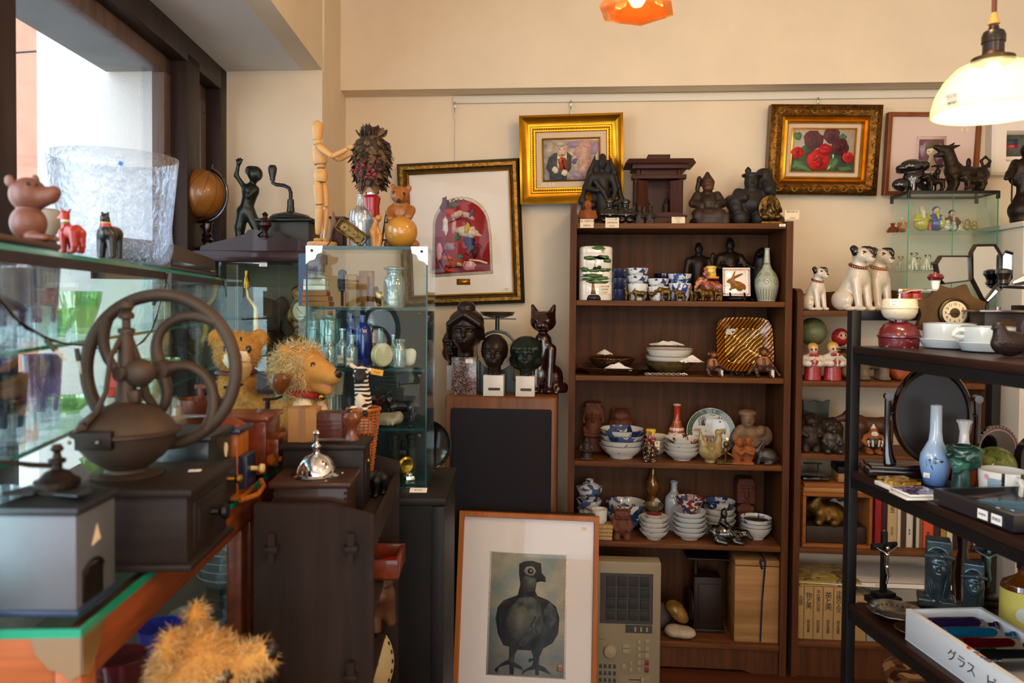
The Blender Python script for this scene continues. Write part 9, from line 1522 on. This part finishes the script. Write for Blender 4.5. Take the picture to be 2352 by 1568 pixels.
p=TP(853,.158);k=mpp(p);t=TH('toy_guardsman','wooden toy soldier in a red coat with a huge brown feather hat','wooden toy',p);PL('soldier_red','a8131a',.3,coat=.4);PL('soldier_skin','c99a78',.4);PL('feather_brown','3a2a1a',.8,var=.5,vs=40);PL('feather_tan','6a5030',.8,var=.4,vs=40)
g=G();g.la([(0,0),(17,0),(17,40),(15,88),(0,88)],k=k,seg=28,paint=lambda a,z,i:0);g.mk('trousers','black_gloss',t);g=G();g.la([(0,70),(20,70),(19,74),(18,100),(21,118),(18,124),(9,126),(0,126)],k=k,seg=32);g.mk('coat','soldier_red',t);g=G();g.la([(0,126),(11,126),(11,131),(9,131),(0,131)],k=k,seg=28);g.mk('collar','steel',t);g=G();g.la([(20.3,66),(20.5,73),(19,73)],k=k,seg=32);g.mk('belt','page_cream',t)
g=G();g.la([(0,131),(14,131),(17,138),(18,148),(17,158),(0,162)],k=k,seg=28);hd_=g.mk('head','soldier_skin',t);g=G();g.tu([(-8*k,-17*k,158*k),(-2*k,-18.5*k,146*k),(8*k,-16*k,136*k),(13*k,-12*k,133*k)],.0014,6);g.ell((13*k,-11*k,150*k),2.2*k,8);g.ell((-6*k,-16.5*k,150*k),2.2*k,8);g.mk('chin_strap','ink',hd_)
hz0,hz1=Zp(418)/mpp(TP(740,.05))*k,Zp(300)/mpp(TP(740,.05))*k;hz0=148*k;hz1=262*k;g=G();g.la([(0,hz0),(24*k,hz0),(34*k,hz0+30*k),(37*k,hz0+70*k),(32*k,hz1-15*k),(18*k,hz1),(0,hz1+3*k)],seg=24);hat=g.mk('hat_core','feather_brown',t);rr=random.Random(2);g=G()
for i in RG(900):
 a=rr.uniform(0,TAU);f=rr.random()**.8;z=hz0+(hz1-hz0)*f;r=np.interp(f,[0,.3,.6,.88,1],[24,34,37,32,16])*k*rr.uniform(.92,1.06);nrm=V_((cos(a),sin(a),.9 if f>.9 else.05));c_=V_((r*cos(a),r*sin(a),z));dn=(V_((rr.uniform(-.5,.5),rr.uniform(-.5,.5),-1))if f<.93 or rr.random()<.4 else V_((rr.uniform(-.7,.7),rr.uniform(-.7,.7),.8)));dn=(dn+nrm*rr.uniform(.1,.42)).normalized();sd_=dn.cross(nrm).normalized();L_=rr.uniform(14,24)*k;w_=rr.uniform(4.5,7)*k
 g.m=rr.randrange(3)//2;p1=c_+dn*L_*.35+nrm*.001;p2=c_+dn*L_*.75+nrm*.0015;p3=c_+dn*L_+nrm*rr.uniform(.001,.005)
 g.add([c_,p1-sd_*w_*.8,p1+nrm*.0015,p1+sd_*w_*.8,p2-sd_*w_,p2+nrm*.002,p2+sd_*w_,p3],[(0,1,2),(0,2,3),(1,4,5,2),(2,5,6,3),(4,7,5),(5,7,6)])
g.mk('feathers',['feather_brown','feather_tan'],hat,sharp=0)
PL('yellow_wood','b8792a',.4,coat=.2,var=.2,vs=24);p=TP(866,.04);k=mpp(p);t=TH('carved_ornament','curved yellowish wooden bird ornament beside the soldier','ornament',p);o=BD_('carved_body',[C((-.08,0,0),(-.12,0,.5),.1,.13),C((-.12,0,.5),(-.02,0,.85),.11,.08),C((.06,0,0),(.1,0,.35),.08,.07),C((.1,0,.35),(.02,0,.62),.06,.04),E((.06,-.05,.92),(.1,.09,.1))],'yellow_wood',t,.03,48,72*k,cut0=True);fit(o,74*k)
p=TP(886,.10);k=mpp(p);t=TH('tower_souvenir','small dark metal lattice tower souvenir between the ornament and the bear','souvenir',p);g=G()
for sx in(-1,1):
 for sy in(-1,1):g.tu([(sx*15*k,sy*10*k,0),(sx*9*k,sy*6*k,20*k),(sx*5*k,sy*4*k,44*k),(sx*1*k,sy*1*k,78*k)],[.002,.0018,.0014,.001],6)
for z,w_ in((20,20),(42,12),(60,7)):g.bx((0,0,z*k),(w_*k,w_*.7*k,3*k))
g.bx((0,0,1.5*k),(36*k,24*k,3*k));g.cyl((0,0,76*k),(0,0,88*k),.0008);g.mk('tower','iron',t)
PL('bear_wood','9a5c24',.4,coat=.25,var=.2,vs=16);PL('ball_wood','b8802c',.22,coat=.6,var=.15,vs=14);p=TP(922,.09);k=mpp(p);t=TH('carved_bear','carved wooden bear leaning on a large polished wooden ball','carved figure',p);
o=BD_('bear_body',[E((-8,14,40),(30,26,42)),E((-4,8,82),(26,22,30)),E((-3,-6,122),(21,20,20)),C((-1,-22,116),(3,-36,106),11,7),E((3,-42,104),(4,3,3),1),E((-20,0,140),(7,5,8)),E((16,0,138),(7,5,8)),C((-24,4,88),(-20,-26,66),11,9),C((20,4,88),(22,-26,70),12,9),E((-12,-24,124),(2.6,2,2.6),1),E((12,-24,122),(2.6,2,2.6),1),E((-28,6,10),(14,20,12)),E((26,10,10),(14,18,12))],['bear_wood','ink'],t,6,76,k,cut0=True)
g=G();g.ell((4*k,-22*k,36*k),37*k,40);b_=g.mk('ball','ball_wood',t)
ED=2.645;EH=atPD(600,603,ED).z;a=atD(503,ED,0);b=atD(712,ED,0);t=TH('show_cabinet','old glazed wooden cabinet with dark mahogany crest, brass clock inside','cabinet',(a+b)/2,FA);W=(b-a).length;u=ED/FPX;EX=lambda px:(px-607.5)*u;EZ=lambda py,d=ED:atPD(600,py,d).z;EDp=.19
box3(t,'body','red_mahogany',(-W/2,.006,0),(W/2,EDp,EZ(850)));box3(t,'top','red_mahogany',(EX(448),-.02,EH),(EX(716),EDp+.02,EZ(578)),.004);box3(t,'back_panel',PL('felt_grey','6f6857',.9,var=.1,vs=8),(-W/2,EDp-.006,EZ(850)),(W/2,EDp,EH));
for s in(-1,1):box3(t,'side_glass','case_glass',(s*W/2-.003,.006,EZ(850)),(s*W/2,EDp-.01,EH))
box3(t,'door_glass','case_glass',(-W/2+.003,0,EZ(850)),(EX(638),.003,EH));box3(t,'door_glass','case_glass',(EX(638)+.001,.004,EZ(850)),(W/2-.003,.007,EH))
g=G();cr=[(EX(460),EZ(578)),(EX(716),EZ(578)),(EX(716),EZ(562)),(EX(690),EZ(552)),(EX(660),EZ(548)),(EX(640),EZ(534)),(EX(622),EZ(533)),(EX(626),EZ(546)),(EX(612),EZ(549)),(EX(594),EZ(548)),(EX(590),EZ(542)),(EX(600),EZ(534)),(EX(588),EZ(529)),(EX(570),EZ(530)),(EX(560),EZ(541)),(EX(520),EZ(552)),(EX(480),EZ(562)),(EX(462),EZ(568))];g.pr(cr,.0,.016,'y');g.mk('crest','red_mahogany',t)
fin=[(0,0),(9,0),(9,5),(5,9),(5,18),(8,24),(14,32),(14,38),(11,40),(12,44),(6,48),(5,53),(7,57),(3,62),(0,63)]
for px in(606,404):g=G();g.la(fin,(EX(px),.008 if px>500 else.06,EZ(552 if px>500 else 578)),24,None,u);g.mk('finial','red_mahogany',t)
box3(t,'top_extension','red_mahogany',(EX(395),.03,EH),(EX(447),EDp,EZ(578)),.003)
CD('',(EX(604),-.002,EZ(613)),18*u,9*u,['','¥12800'],parent=t,mat=WC)
FZ=EZ(850)+.0008
def EP(px,dy,z):c_,s_=cos(FA),sin(FA);x=EX(px)*(1+dy/ED);return V_((et.location.x+x*c_-dy*s_,et.location.y+x*s_+dy*c_,z))
bpy.context.view_layer.update();et=t
h=EZ(632)-FZ;PL('plush_dark','3a2416',.95,bmp=.8,bs=400,var=.2,vs=30);h*=.78;q=EP(583,.132,FZ);fig('plush_dog','dark brown plush dog inside the old cabinet, behind its glass','plush toy',600,632,q.y,FZ,[E((0,.02,.3),(.3,.16,.32)),E((-.02,-.04,.74),(.26,.17,.24)),C((.08,-.14,.66),(.2,-.2,.58),.12,.09),E((-.28,0,.8),(.12,.07,.18)),E((.22,.02,.86),(.1,.07,.14)),E((.26,-.24,.6),(.04,.03,.03),1)],['plush_dark','ink'],.05,48,None,0,h).location=q
PL('gilt_dark','7a5420',.38,.9,bmp=.9,bs=110,var=.5,vs=60);q=EP(667,.10,FZ);t=TH('figural_clock','ornate dark gilt clock with oval dial and seated figure in the old cabinet','clock',q,FA);k=mpp(q)
BD_('clock_case',[B((0,0,14),(34,22,14),rd=.3),E((0,0,40),(32,22,24)),E((-6,-10,66),(20,16,18)),E((8,-6,60),(18,16,22)),E((2,2,100),(22,14,36)),E((0,4,140),(20,12,30)),E((-10,2,172),(12,9,16)),E((10,2,168),(12,9,16)),E((-2,-16,88),(8,7,9)),E((-20,-6,120),(9,8,22)),E((18,-6,90),(9,8,22)),E((-22,-4,60),(9,9,18)),C((6,-12,74),(20,-14,90),5,4),E((0,0,186),(8,7,10))],'gilt_dark',t,5,72,k,cut0=True)
g=G();g.la([(0,0),(16,0),(19,-2),(20,-6)],(2*k,-14*k,132*k),32,HX,k,sx=1,sy=1.25);dl=g.mk('dial','dial_cream',t);g=G();g.tu([(2*k+19*k*cos(a),-15*k,132*k+24*k*sin(a))for a in AN(36)],2.5*k,8,closed=True);g.mk('bezel','brass_old',t)
for a,l in((-.6,11),(2.4,8)):g=G();g.bx((2*k+l/2*k*sin(a),-14.6*k,132*k+l/2*k*cos(a)),(1.2*k,.0006,l*k),(0,a,0));g.mk('clock_hand','ink',dl)
CD('',(8*k,-15.5*k,114*k),9*k,8*k,['¥98000'],parent=t,mat=WC)
q=EP(600,.045,FZ);t=TH('drinking_horn','brass-mounted curved drinking horn in the old cabinet','drinking horn',q,FA);k=mpp(q);g=G();g.tu([(-44*k,0,188*k),(-40*k,0,165*k),(-22*k,0,140*k),(-22*k,0,90*k),(-12*k,0,56*k),(12*k,0,38*k)],[4*k,5*k,6*k,8*k,9*k,11*k],14);g.mk('horn','brass',t);g=G();g.la([(0,0),(26,0),(24,6),(10,14),(8,34),(16,42),(18,60),(12,70),(14,84),(20,92),(0,92)],(2*k,0,0),24,None,k);g.mk('mount','brass_old',t);g=G();g.la([(0,0),(8,0),(8,20),(5,26),(5,40),(0,40)],(-44*k,0,186*k),16,None,k);g.mk('tip','brass',t)
for i,(px,h_)in enumerate(((535,60),(560,75))):q=EP(px,.045,FZ);g=G();g.la([(0,0),(14,0),(15,4),(4,12),(4,26),(12,34),(14,h_),(12,h_),(10,36),(0,30)],k=mpp(q),seg=28);tag(g.mk('goblet','b_grey',None,q),('dim glass goblet at the left in the old cabinet','taller dim glass goblet beside the horn')[i],'goblet','goblets in the old cabinet')
ZE=EZ(578)+.0006
def EPt(px,dy):t0=et.location;c_,s_=cos(FA),sin(FA);x=EX(px)*(1+dy/ED);return V_((t0.x+x*c_-dy*s_,t0.y+x*s_+dy*c_,ZE))
p=EPt(457,.078);k=mpp(p);t=TH('desk_globe','antique brown globe tilted on a turned wooden stand by the window','globe',p);PL('globe_old','9a6224',.35,coat=.4,col2='7a4a1a',vs=12);cx_,cz_=-12*k,131*k
g=G();g.ell((cx_,0,cz_),57*k,48);gl=g.mk('globe_ball','globe_old',t);g=G()
for j in RG(6):a=j*PI/6;ax=V_((sin(.41),0,cos(.41)));e1=V_((cos(.41),0,-sin(.41)));e2=V_((0,1,0));d1=e1*cos(a)+e2*sin(a);g.tu([V_((cx_,0,cz_))+(ax*cos(b_)+d1*sin(b_))*57.1*k for b_ in AN(48)],.35*k,4,closed=True)
g.mk('gore_seam','brass_dark',gl);g=G();g.tu([(cx_+63*k*cos(a),0,cz_+63*k*sin(a))for a in[1.15-i*.17 for i in RG(18)]],3.4*k,8,1.6);g.cyl((cx_+24*k,0,cz_+54*k),(cx_+30*k,0,cz_+68*k),1.6*k);g.mk('meridian_arm','dark_lacquer',t)
g=G();g.la([(0,0),(30,0),(31,4),(24,9),(10,14),(9,20),(14,26),(9,32),(12,38),(8,44),(11,54),(10,64),(14,68),(0,69)],(4*k,0,0),28,None,k);g.mk('stand','dark_lacquer',t)
q=EPt(425,.15);g=G();g.la([(24,0),(22,4),(14,40),(12,58),(16,64),(0,64),(0,0)],k=mpp(q),seg=28);tag(g.mk('pewter_cup','pewter',None,q),'embossed pewter beaker behind the globe stand','beaker')
PL('bronze_grn','2c3029',.35,.55,bmp=.2,bs=60,var=.2,vs=16);p=EPt(543,.14);k=mpp(p);t=TH('bronze_statue','slender bronze woman bending back with one hand raised behind the globe','statue',p)
BD_('figure',[C((-22,0,4),(-22,0,60),8,12),C((-22,0,60),(-14,0,92),12,15),C((26,0,4),(24,0,46),7,9),C((24,0,46),(0,0,94),11,14),E((-8,0,96),(20,14,16)),C((-6,0,104),(4,0,140),14,17),E((4,-2,142),(20,14,16)),C((4,0,152),(12,0,166),8,7),E((16,-4,180),(17,16,18)),C((28,-8,174),(30,-10,168),5,3),E((4,2,188),(14,14,12)),C((-8,-4,148),(-26,-10,176),6,5),C((-26,-10,176),(-18,-14,204),5,4),C((-18,-14,204),(-20,-14,216),2.4,1.4),C((-17,-14,204),(-13,-14,216),2.4,1.4),C((-16,-14,203),(-8,-14,212),2.2,1.4),C((-20,-14,203),(-26,-14,212),2.2,1.4),C((18,-4,146),(6,-18,128),6,5),E((-22,-6,4),(9,14,4)),E((26,-6,4),(9,14,4))],'bronze_grn',t,5,84,k,cut0=True)
g=G();g.la([(0,0),(44,0),(44,3),(0,3)],(2*k,0,-.0),36,None,k,sy=.7);g.mk('base_plate','bronze_grn',t)
p=EPt(644,.105);k=mpp(p);t=TH('coffee_mill','black cast iron coffee mill with curved crank on top of the old cabinet','coffee mill',p);PL('mill_blk','1d1d1b',.4,.3,coat=.2);g=G();g.bx((0,0,34*k),(112*k,.12,66*k),None,.002);g.mk('box',PL('mill_olive','2e2c24',.5),t);g=G();g.bx((0,0,71*k),(134*k,.145,8*k),None,.005,3);g.la([(0,76),(46,76),(47,80),(40,86),(20,91),(9,94),(8,106),(0,106)],k=k,seg=40);g.mk('lid','mill_blk',t)
g=G();g.la([(0,104),(7,104),(8,112),(7,122),(0,124)],k=k,seg=20);g.tu([(0,0,122*k),(0,0,138*k),(-4*k,0,148*k),(-16*k,0,154*k),(-34*k,0,156*k),(-42*k,0,160*k),(-43*k,0,170*k)],4.4*k,10);cr_=g.mk('crank','mill_blk',t);g=G();g.la([(0,166),(6,166),(6,172),(9,184),(10,194),(7,200),(0,201)],(-43*k,0,0),20,None,k);g.mk('knob','mill_blk',cr_)
CD0,CD1=1.45,1.93;a=atD(582,CD0,0);b=atD(850,CD0,0);zl,zr=atPD(600,1150,CD0).z,atPD(850,1180,CD0).z;t=TH('wooden_shelf','low dark plank shelf with wedged pegs in its end panel, beside the counter','shelf',a,CA);CW2=(b-a).length;CLn=CD1-CD0;ct=t
CO=a.copy()
def CR_(x,y,z):c_,s_=cos(CA),sin(CA);return V_((CO.x+x*c_-y*s_,CO.y+x*s_+y*c_,z))
for y in(0,CLn):g=G();g.pr([(0,0),(CW2,0),(CW2,zr),(CW2*.62,zl),(0,zl)],y,y+.016,'y');g.mk('end_panel','crate_wood',t)
CTZ=1.02;
for z in(CTZ,.85,.72,.50):box3(t,'shelf','crate_wood',(.006,.017,z-.015),(CW2-.01,CLn-.001,z),.001)
box3(t,'top_lip','crate_wood',(CW2-.009,.017,CTZ-.03),(CW2-.001,CLn-.001,CTZ+.02))
for z in(atPD(625,1247,CD0).z,atPD(625,1540,CD0).z):
 for x in(.036,CW2-.04):g=G();g.bx((x,-.012,z),(.026,.022,.012),None,.002);pg=g.mk('tenon','crate_wood',t);g=G();g.pr([(x-.005,z-.028),(x+.005,z-.028),(x+.008,z+.03),(x-.006,z+.03)],-.019,-.012,'y');g.mk('wedge','crate_wood',pg)
def CRpx(px,y,z):
 x0,x1=proj(CR_(0,y,z))[0],proj(CR_(CW2,y,z))[0];return CR_(CW2*(px-x0)/(x1-x0),y,z)
wood('mill_walnut','2a1810','46291a',5,.45,'x',.15)
p=CRpx(726,.10,CTZ+.0005);k=mpp(p);t=TH('coffee_mill','wooden box coffee mill with shiny steel dome and curved crank, on the plank shelf','coffee mill',p,CA);zt=atPD(726,1098,dep(p)).z-p.z;w=172*k
g=G();g.bx((0,0,zt/2),(w*.93,.105,zt-.012),None,.001);g.bx((0,0,.005),(w,.118,.010),None,.002);bx=g.mk('box','mill_walnut',t);g=G();g.bx((0,0,zt),(w*1.06,.128,.013),None,.004,3);g.mk('top_board','mill_walnut',t)
g=G();g.la([(0,8),(56,8),(57,10),(46,14),(44,24),(38,38),(26,50),(12,56),(9,58),(8,68),(11,74),(6,80),(5,98),(8,104),(4,110),(0,112)],(0,0,zt),44,None,k);g.mk('dome','chrome',t);g=G();g.tu([(-10*k,0,zt+86*k),(0,0,zt+88*k),(40*k,-.01,zt+92*k),(88*k,-.02,zt+92*k)],[.003]*4,8,.6);cr_=g.mk('crank','dull_chrome',t);g=G();g.la([(0,0),(16,0),(14,8),(10,20),(12,30),(20,42),(20,52),(14,60),(0,62)],(84*k,-.02,zt+93*k),28,None,k);g.mk('knob',PL('knob_wood','6a3418',.25,coat=.5),cr_);CD('',(50*k,.01,zt+.0075),16*k,8*k,[''],parent=t,mat=WC).rotation_euler=(-PI/2,0,0)
for s in(-1,1):g=G();[g.bx((s*w*.45,-.0535,zt*.2+i*.011),(w*.05,.002,.006))for i in RG(6)];g.mk('finger_joint','crate_wood',bx)
p=CRpx(752,.235,CTZ+.0005);k=mpp(p);t=TH('coffee_mill','large dark wooden mill with brass label plate behind the domed one','coffee mill',p,CA);hb=atPD(740,1012,dep(p)).z-p.z;g=G();g.bx((0,0,hb/2),(178*k,.10,hb),None,.002);g.bx((0,0,hb-.004),(192*k,.115,.012),None,.003);g.mk('box','mill_box_wood',t);g=G();g.bx((90*k,0,hb*.5),(.004,.06,hb*.5),None,.001);dr=g.mk('drawer','mill_box_wood',t);g=G();g.la([(0,0),(.012,0),(.012,.003),(0,.004)],(.003+90*k,0,hb*.7),18,(0,PI/2,0));g.mk('label_plate','brass',dr)
zb=p.z+hb+.0032
def cbox(name,label,px,dy,z,wpx,hpx,dpt,m_,rz=CA,cat='box',grooves=0,tape=None):
 p=CRpx(px,dy,z);k=mpp(p);t=TH(name,label,cat,p,rz);g=G();h=hpx*k;g.bx((0,0,h/2),(wpx*k,dpt,h),None,.0015);o=g.mk('box_body',m_,t)
 for i in RG(grooves):g=G();g.bx((0,0,h*(.45+.14*i)),(wpx*k+.003,dpt+.003,.003),None,.001);g.mk('raised_band',m_,t)
 if tape:g=G();g.bx((0,-dpt/2-.0004,h*.5),(.014,.0008,h));g.bx((0,0,h+.0002),(.014,dpt,.0006));g.mk('packing_tape',tape,t)
 return p.z+h+.001
PL('cardboard','a0703c',.8,var=.06,vs=40);PL('tape_tan','8a6136',.4);wood('ridged_wood','3a170e','5a2618',5,.4,'x',.2)
cbox('cardboard_box','small tan cardboard box closed with tape beside the ridged wooden box',700,.225,zb,64,76,.055,'cardboard',CA,'box',0,'tape_tan');zz=cbox('ridged_box','reddish wooden box with raised bands in front of the zebra basket',757,.225,zb,66,66,.05,'ridged_wood',CA,'box',3);
zz2=cbox('dark_box','plain dark wooden box behind the ridged one, under the lion',748,.345,CTZ+.001,84,150,.07,'mill_box_wood',CA)
cbox('storage_box','dark storage box supporting the plush lion beside the counter',694,.44,CTZ+.001,50,100,.06,'crate_wood',CA)
p=CRpx(834,.40,CTZ+.0005);k=mpp(p);t=TH('wicker_basket','orange wicker basket holding the zebra','basket',p);hb=atPD(826,938,dep(p)).z-p.z;PL('wicker_orange','a8581c',.5,coat=.15,var=.25,vs=60);g=G();r0,r1=16*k,37*k
for i in RG(20):
 a=TAU*i/20;g.tu([((r0+(r1-r0)*f)*cos(a),(r0+(r1-r0)*f)*sin(a),hb*f)for f in(0,.3,.6,1)],.0018,5)
g.mk('stake','wicker_orange',t);g=G();n=26
for j in RG(n):
 f=(j+.5)/n;r=r0+(r1-r0)*f;g.tu([((r+.0022*cos(10*a+PI*(j%2)))*cos(a),(r+.0022*cos(10*a+PI*(j%2)))*sin(a),hb*f)for a in AN(40)],.0019,5,closed=True)
g.mk('woven_strand','wicker_orange',t);g=G();g.tu([(r1*cos(a),r1*sin(a),hb)for a in AN(36)],.0036,8,closed=True);g.mk('rim','wicker_orange',t);g=G();g.la([(0,.001),(r0,.001),(r0,.004),(0,.004)]);g.mk('basket_base','wicker_orange',t)
g=G();g.la([(0,hb*.72),(24*k,hb*.72),(25*k,hb*.78),(16*k,hb*.86),(0,hb*.88)],seg=28);tag(g.mk('folded_cloth','tissue',None,p),'pale cloth padding inside the wicker basket','cloth')
m,nt,b_=newmat('zebra_coat');b_.inputs['Roughness'].default_value=.9;w_=nd(nt,'ShaderNodeTexWave',Scale=30.0,Distortion=3.5,Detail=1.0);w_.bands_direction='Z';nt.links.new(coords(nt),w_.inputs[0]);nt.links.new(ramp(nt,((.5,'14100e'),(.56,'ddd0bc')),w_.outputs[1]),b_.inputs['Base Color'])
pz_=p+V_((-.002,-.004,hb*.95));t=TH('plush_zebra','striped zebra toy with black nose and yellow ear tag in the basket','plush toy',pz_,-.15);PL('zebra_black','15110f',.7);PL('zebra_pale','d8c6ac',.9)
hz=atPD(815,838,dep(pz_)).z-pz_.z;o=BD_('zebra_body',[E((0,.05,.2),(.18,.16,.2),0),C((0,.03,.3),(-.03,0,.72),.17,.14,0),E((0,-.12,.24),(.1,.08,.16),1),E((-.02,-.03,.82),(.17,.17,.15),0),C((.02,-.14,.8),(.06,-.28,.74),.12,.105,2),C((-.02,.02,.92),(-.04,.05,1.0),.03,.03,2),C((-.1,.02,.9),(-.24,.0,.98),.035,.045,1),C((.08,.02,.9),(.19,-.02,.9),.035,.045,1),C((-.1,-.1,.14),(-.14,-.32,.06),.07,.05,0),C((.1,-.1,.14),(.2,-.3,.04),.07,.05,0),E((-.145,-.36,.05),(.055,.05,.055),2),E((.215,-.33,.03),(.055,.05,.055),2),E((-.12,-.15,.87),(.03,.025,.03),2),E((.1,-.17,.88),(.03,.025,.03),2)],['zebra_coat','zebra_pale','zebra_black'],t,.03,76,hz)
g=G();g.bx((.34*hz,-.03*hz,.86*hz),(.26*hz,.0012,.12*hz),(0,.15,.1));g.mk('ear_tag',PL('tag_yellow','d89a1a',.5),t);text('ZEBRA'[:0]+'Original',.045*hz,'p_rust',t,(.34*hz,-.03*hz-.0012,.86*hz),(PI/2,.15,.1))
p=CR_(CW2-.045,.30,.8005+.0);
fig('dark_elephant','small dark carved elephants group on the aisle end of the plank shelf','carved figure',866,1036,CR_(CW2-.03,.40,CTZ).y,CTZ+.0,SCL(quad(0,.62,.38,.34,(.1,.06),.18,.1,.05,(.06,-.2),.09),(1,1,1)),'black_iron',.04,48,None,1.2,.062).location=CR_(CW2-.035,.32,CTZ+.001)
def tray(label,x,y,z,w,l,h,mat,rz,inner=None,name='wooden_tray'):
 t=TH(name,label,'tray',CR_(x,y,z),CA+rz);e=.008
 for c_,s_ in(((0,0,.004),(w,l,.008)),((0,-l/2+e/2,h/2),(w,e,h)),((0,l/2-e/2,h/2),(w,e,h)),((-w/2+e/2,0,h/2),(e,l-2*e,h)),((w/2-e/2,0,h/2),(e,l-2*e,h))):g=G();g.bx(c_,s_,None,.001);g.mk('tray_board',mat,t)
 return t
t=tray('wooden tray drawer lined with bright red cloth, sticking out of the plank shelf',CW2-.04,.30,.8512,.13,.12,.045,'wood_red',-.05);g=G();g.grid(lambda u_,v_:((u_-.5)*.11,(v_-.5)*.10,.014+.004*sin(u_*9)*cos(v_*7)),14,12,.003);g.mk('red_lining',PL('red_cloth','b00f16',.8,bmp=.5,bs=200),t)
for i,(x,y)in enumerate(((-.03,-.02),(.01,-.03))):tag(BD_('iron_frog',[E((0,0,.01),(.016,.02,.01)),E((0,-.02,.016),(.01,.01,.009)),C((.014,0,.008),(.022,-.016,.003),.005,.003),C((-.014,0,.008),(-.022,-.016,.003),.005,.003)],'black_iron',None,.006,28,1,CR_(CW2-.04+x,.30+y,.8512+.0215)),('small black iron frog in the red-lined tray, left','small black iron frog in the red-lined tray, right')[i],'figurine')
p=CR_(CW2-.035,.28,.73);t=TH('carved_mask','gnarled brown carved wooden mask hanging over the plank shelf edge','carved figure',p,CA);BD_('mask',[E((0,0,.10),(.06,.05,.05)),C((.03,0,.1),(.05,0,.02),.03,.018),C((-.03,0,.1),(-.04,0,.03),.025,.015),E((.02,-.04,.11),(.02,.016,.02)),E((-.02,-.04,.11),(.02,.016,.02)),B((0,0,.15),(.06,.04,.012),rd=.5),C((.0,-.02,.08),(.01,-.03,.0),.022,.016)],'carved_mid',t,.02,52,.74,cut0=True)
p=CR_(CW2-.02,.27,.2012+.17);t=TH('painted_plate','pottery plate with scalloped dark border leaning on the plank shelf','plate',CR_(CW2-.035,.33,.516),CA+.9);t.rotation_euler.x=-.3;g=G();g.la([(0,.006),(.055,.006),(.08,.0),(.082,.003),(.056,.01),(0,.01)],(0,0,.083+.02),40,HX);g.mk('plate',PL('plate_cream','b8a47a',.3,coat=.4,var=.15,vs=20),t);g=G()
for i in RG(22):a_=TAU*i/22;g.ell((.073*cos(a_),-.0045,.103+.073*sin(a_)),(.006,.0015,.006),8)
g.mk('scalloped_border','black_gloss',t);g=G();g.pr([(x,z)for x,z in blob(.0,.095,.03,.012,14,.3,4)],-.0112,-.0095,'y');g.mk('painted_fish','p_blue',t);g=G();g.bx((0,.03,.012),(.05,.05,.02),None,.002);g.mk('plate_stand','crate_wood',t)
t=tray('reddish wooden box of small oddments at the foot of the plank shelf',CW2-.02,.17,.5,.14,.2,.09,'wood_red',.0,name='oddments_box');t.location.z=.2012+.0;t.location=CR_(CW2-.02,.17,.5012);text('NN',.05,'ink',t,(.0705,.0,.045),(PI/2,0,PI/2))
rr=random.Random(4)
for i in RG(7):g=G();g.ell((0,0,.009),(.012,.009,.009),12);tag(g.mk('shell_button',('shell','brass','b_cobalt','porcelain')[i%4],None,CR_(CW2-.02+rr.uniform(-.05,.05),.17+rr.uniform(-.06,.06),.5012+.010)),'small rounded trinket in the reddish box of oddments','trinket','oddments in the reddish box')
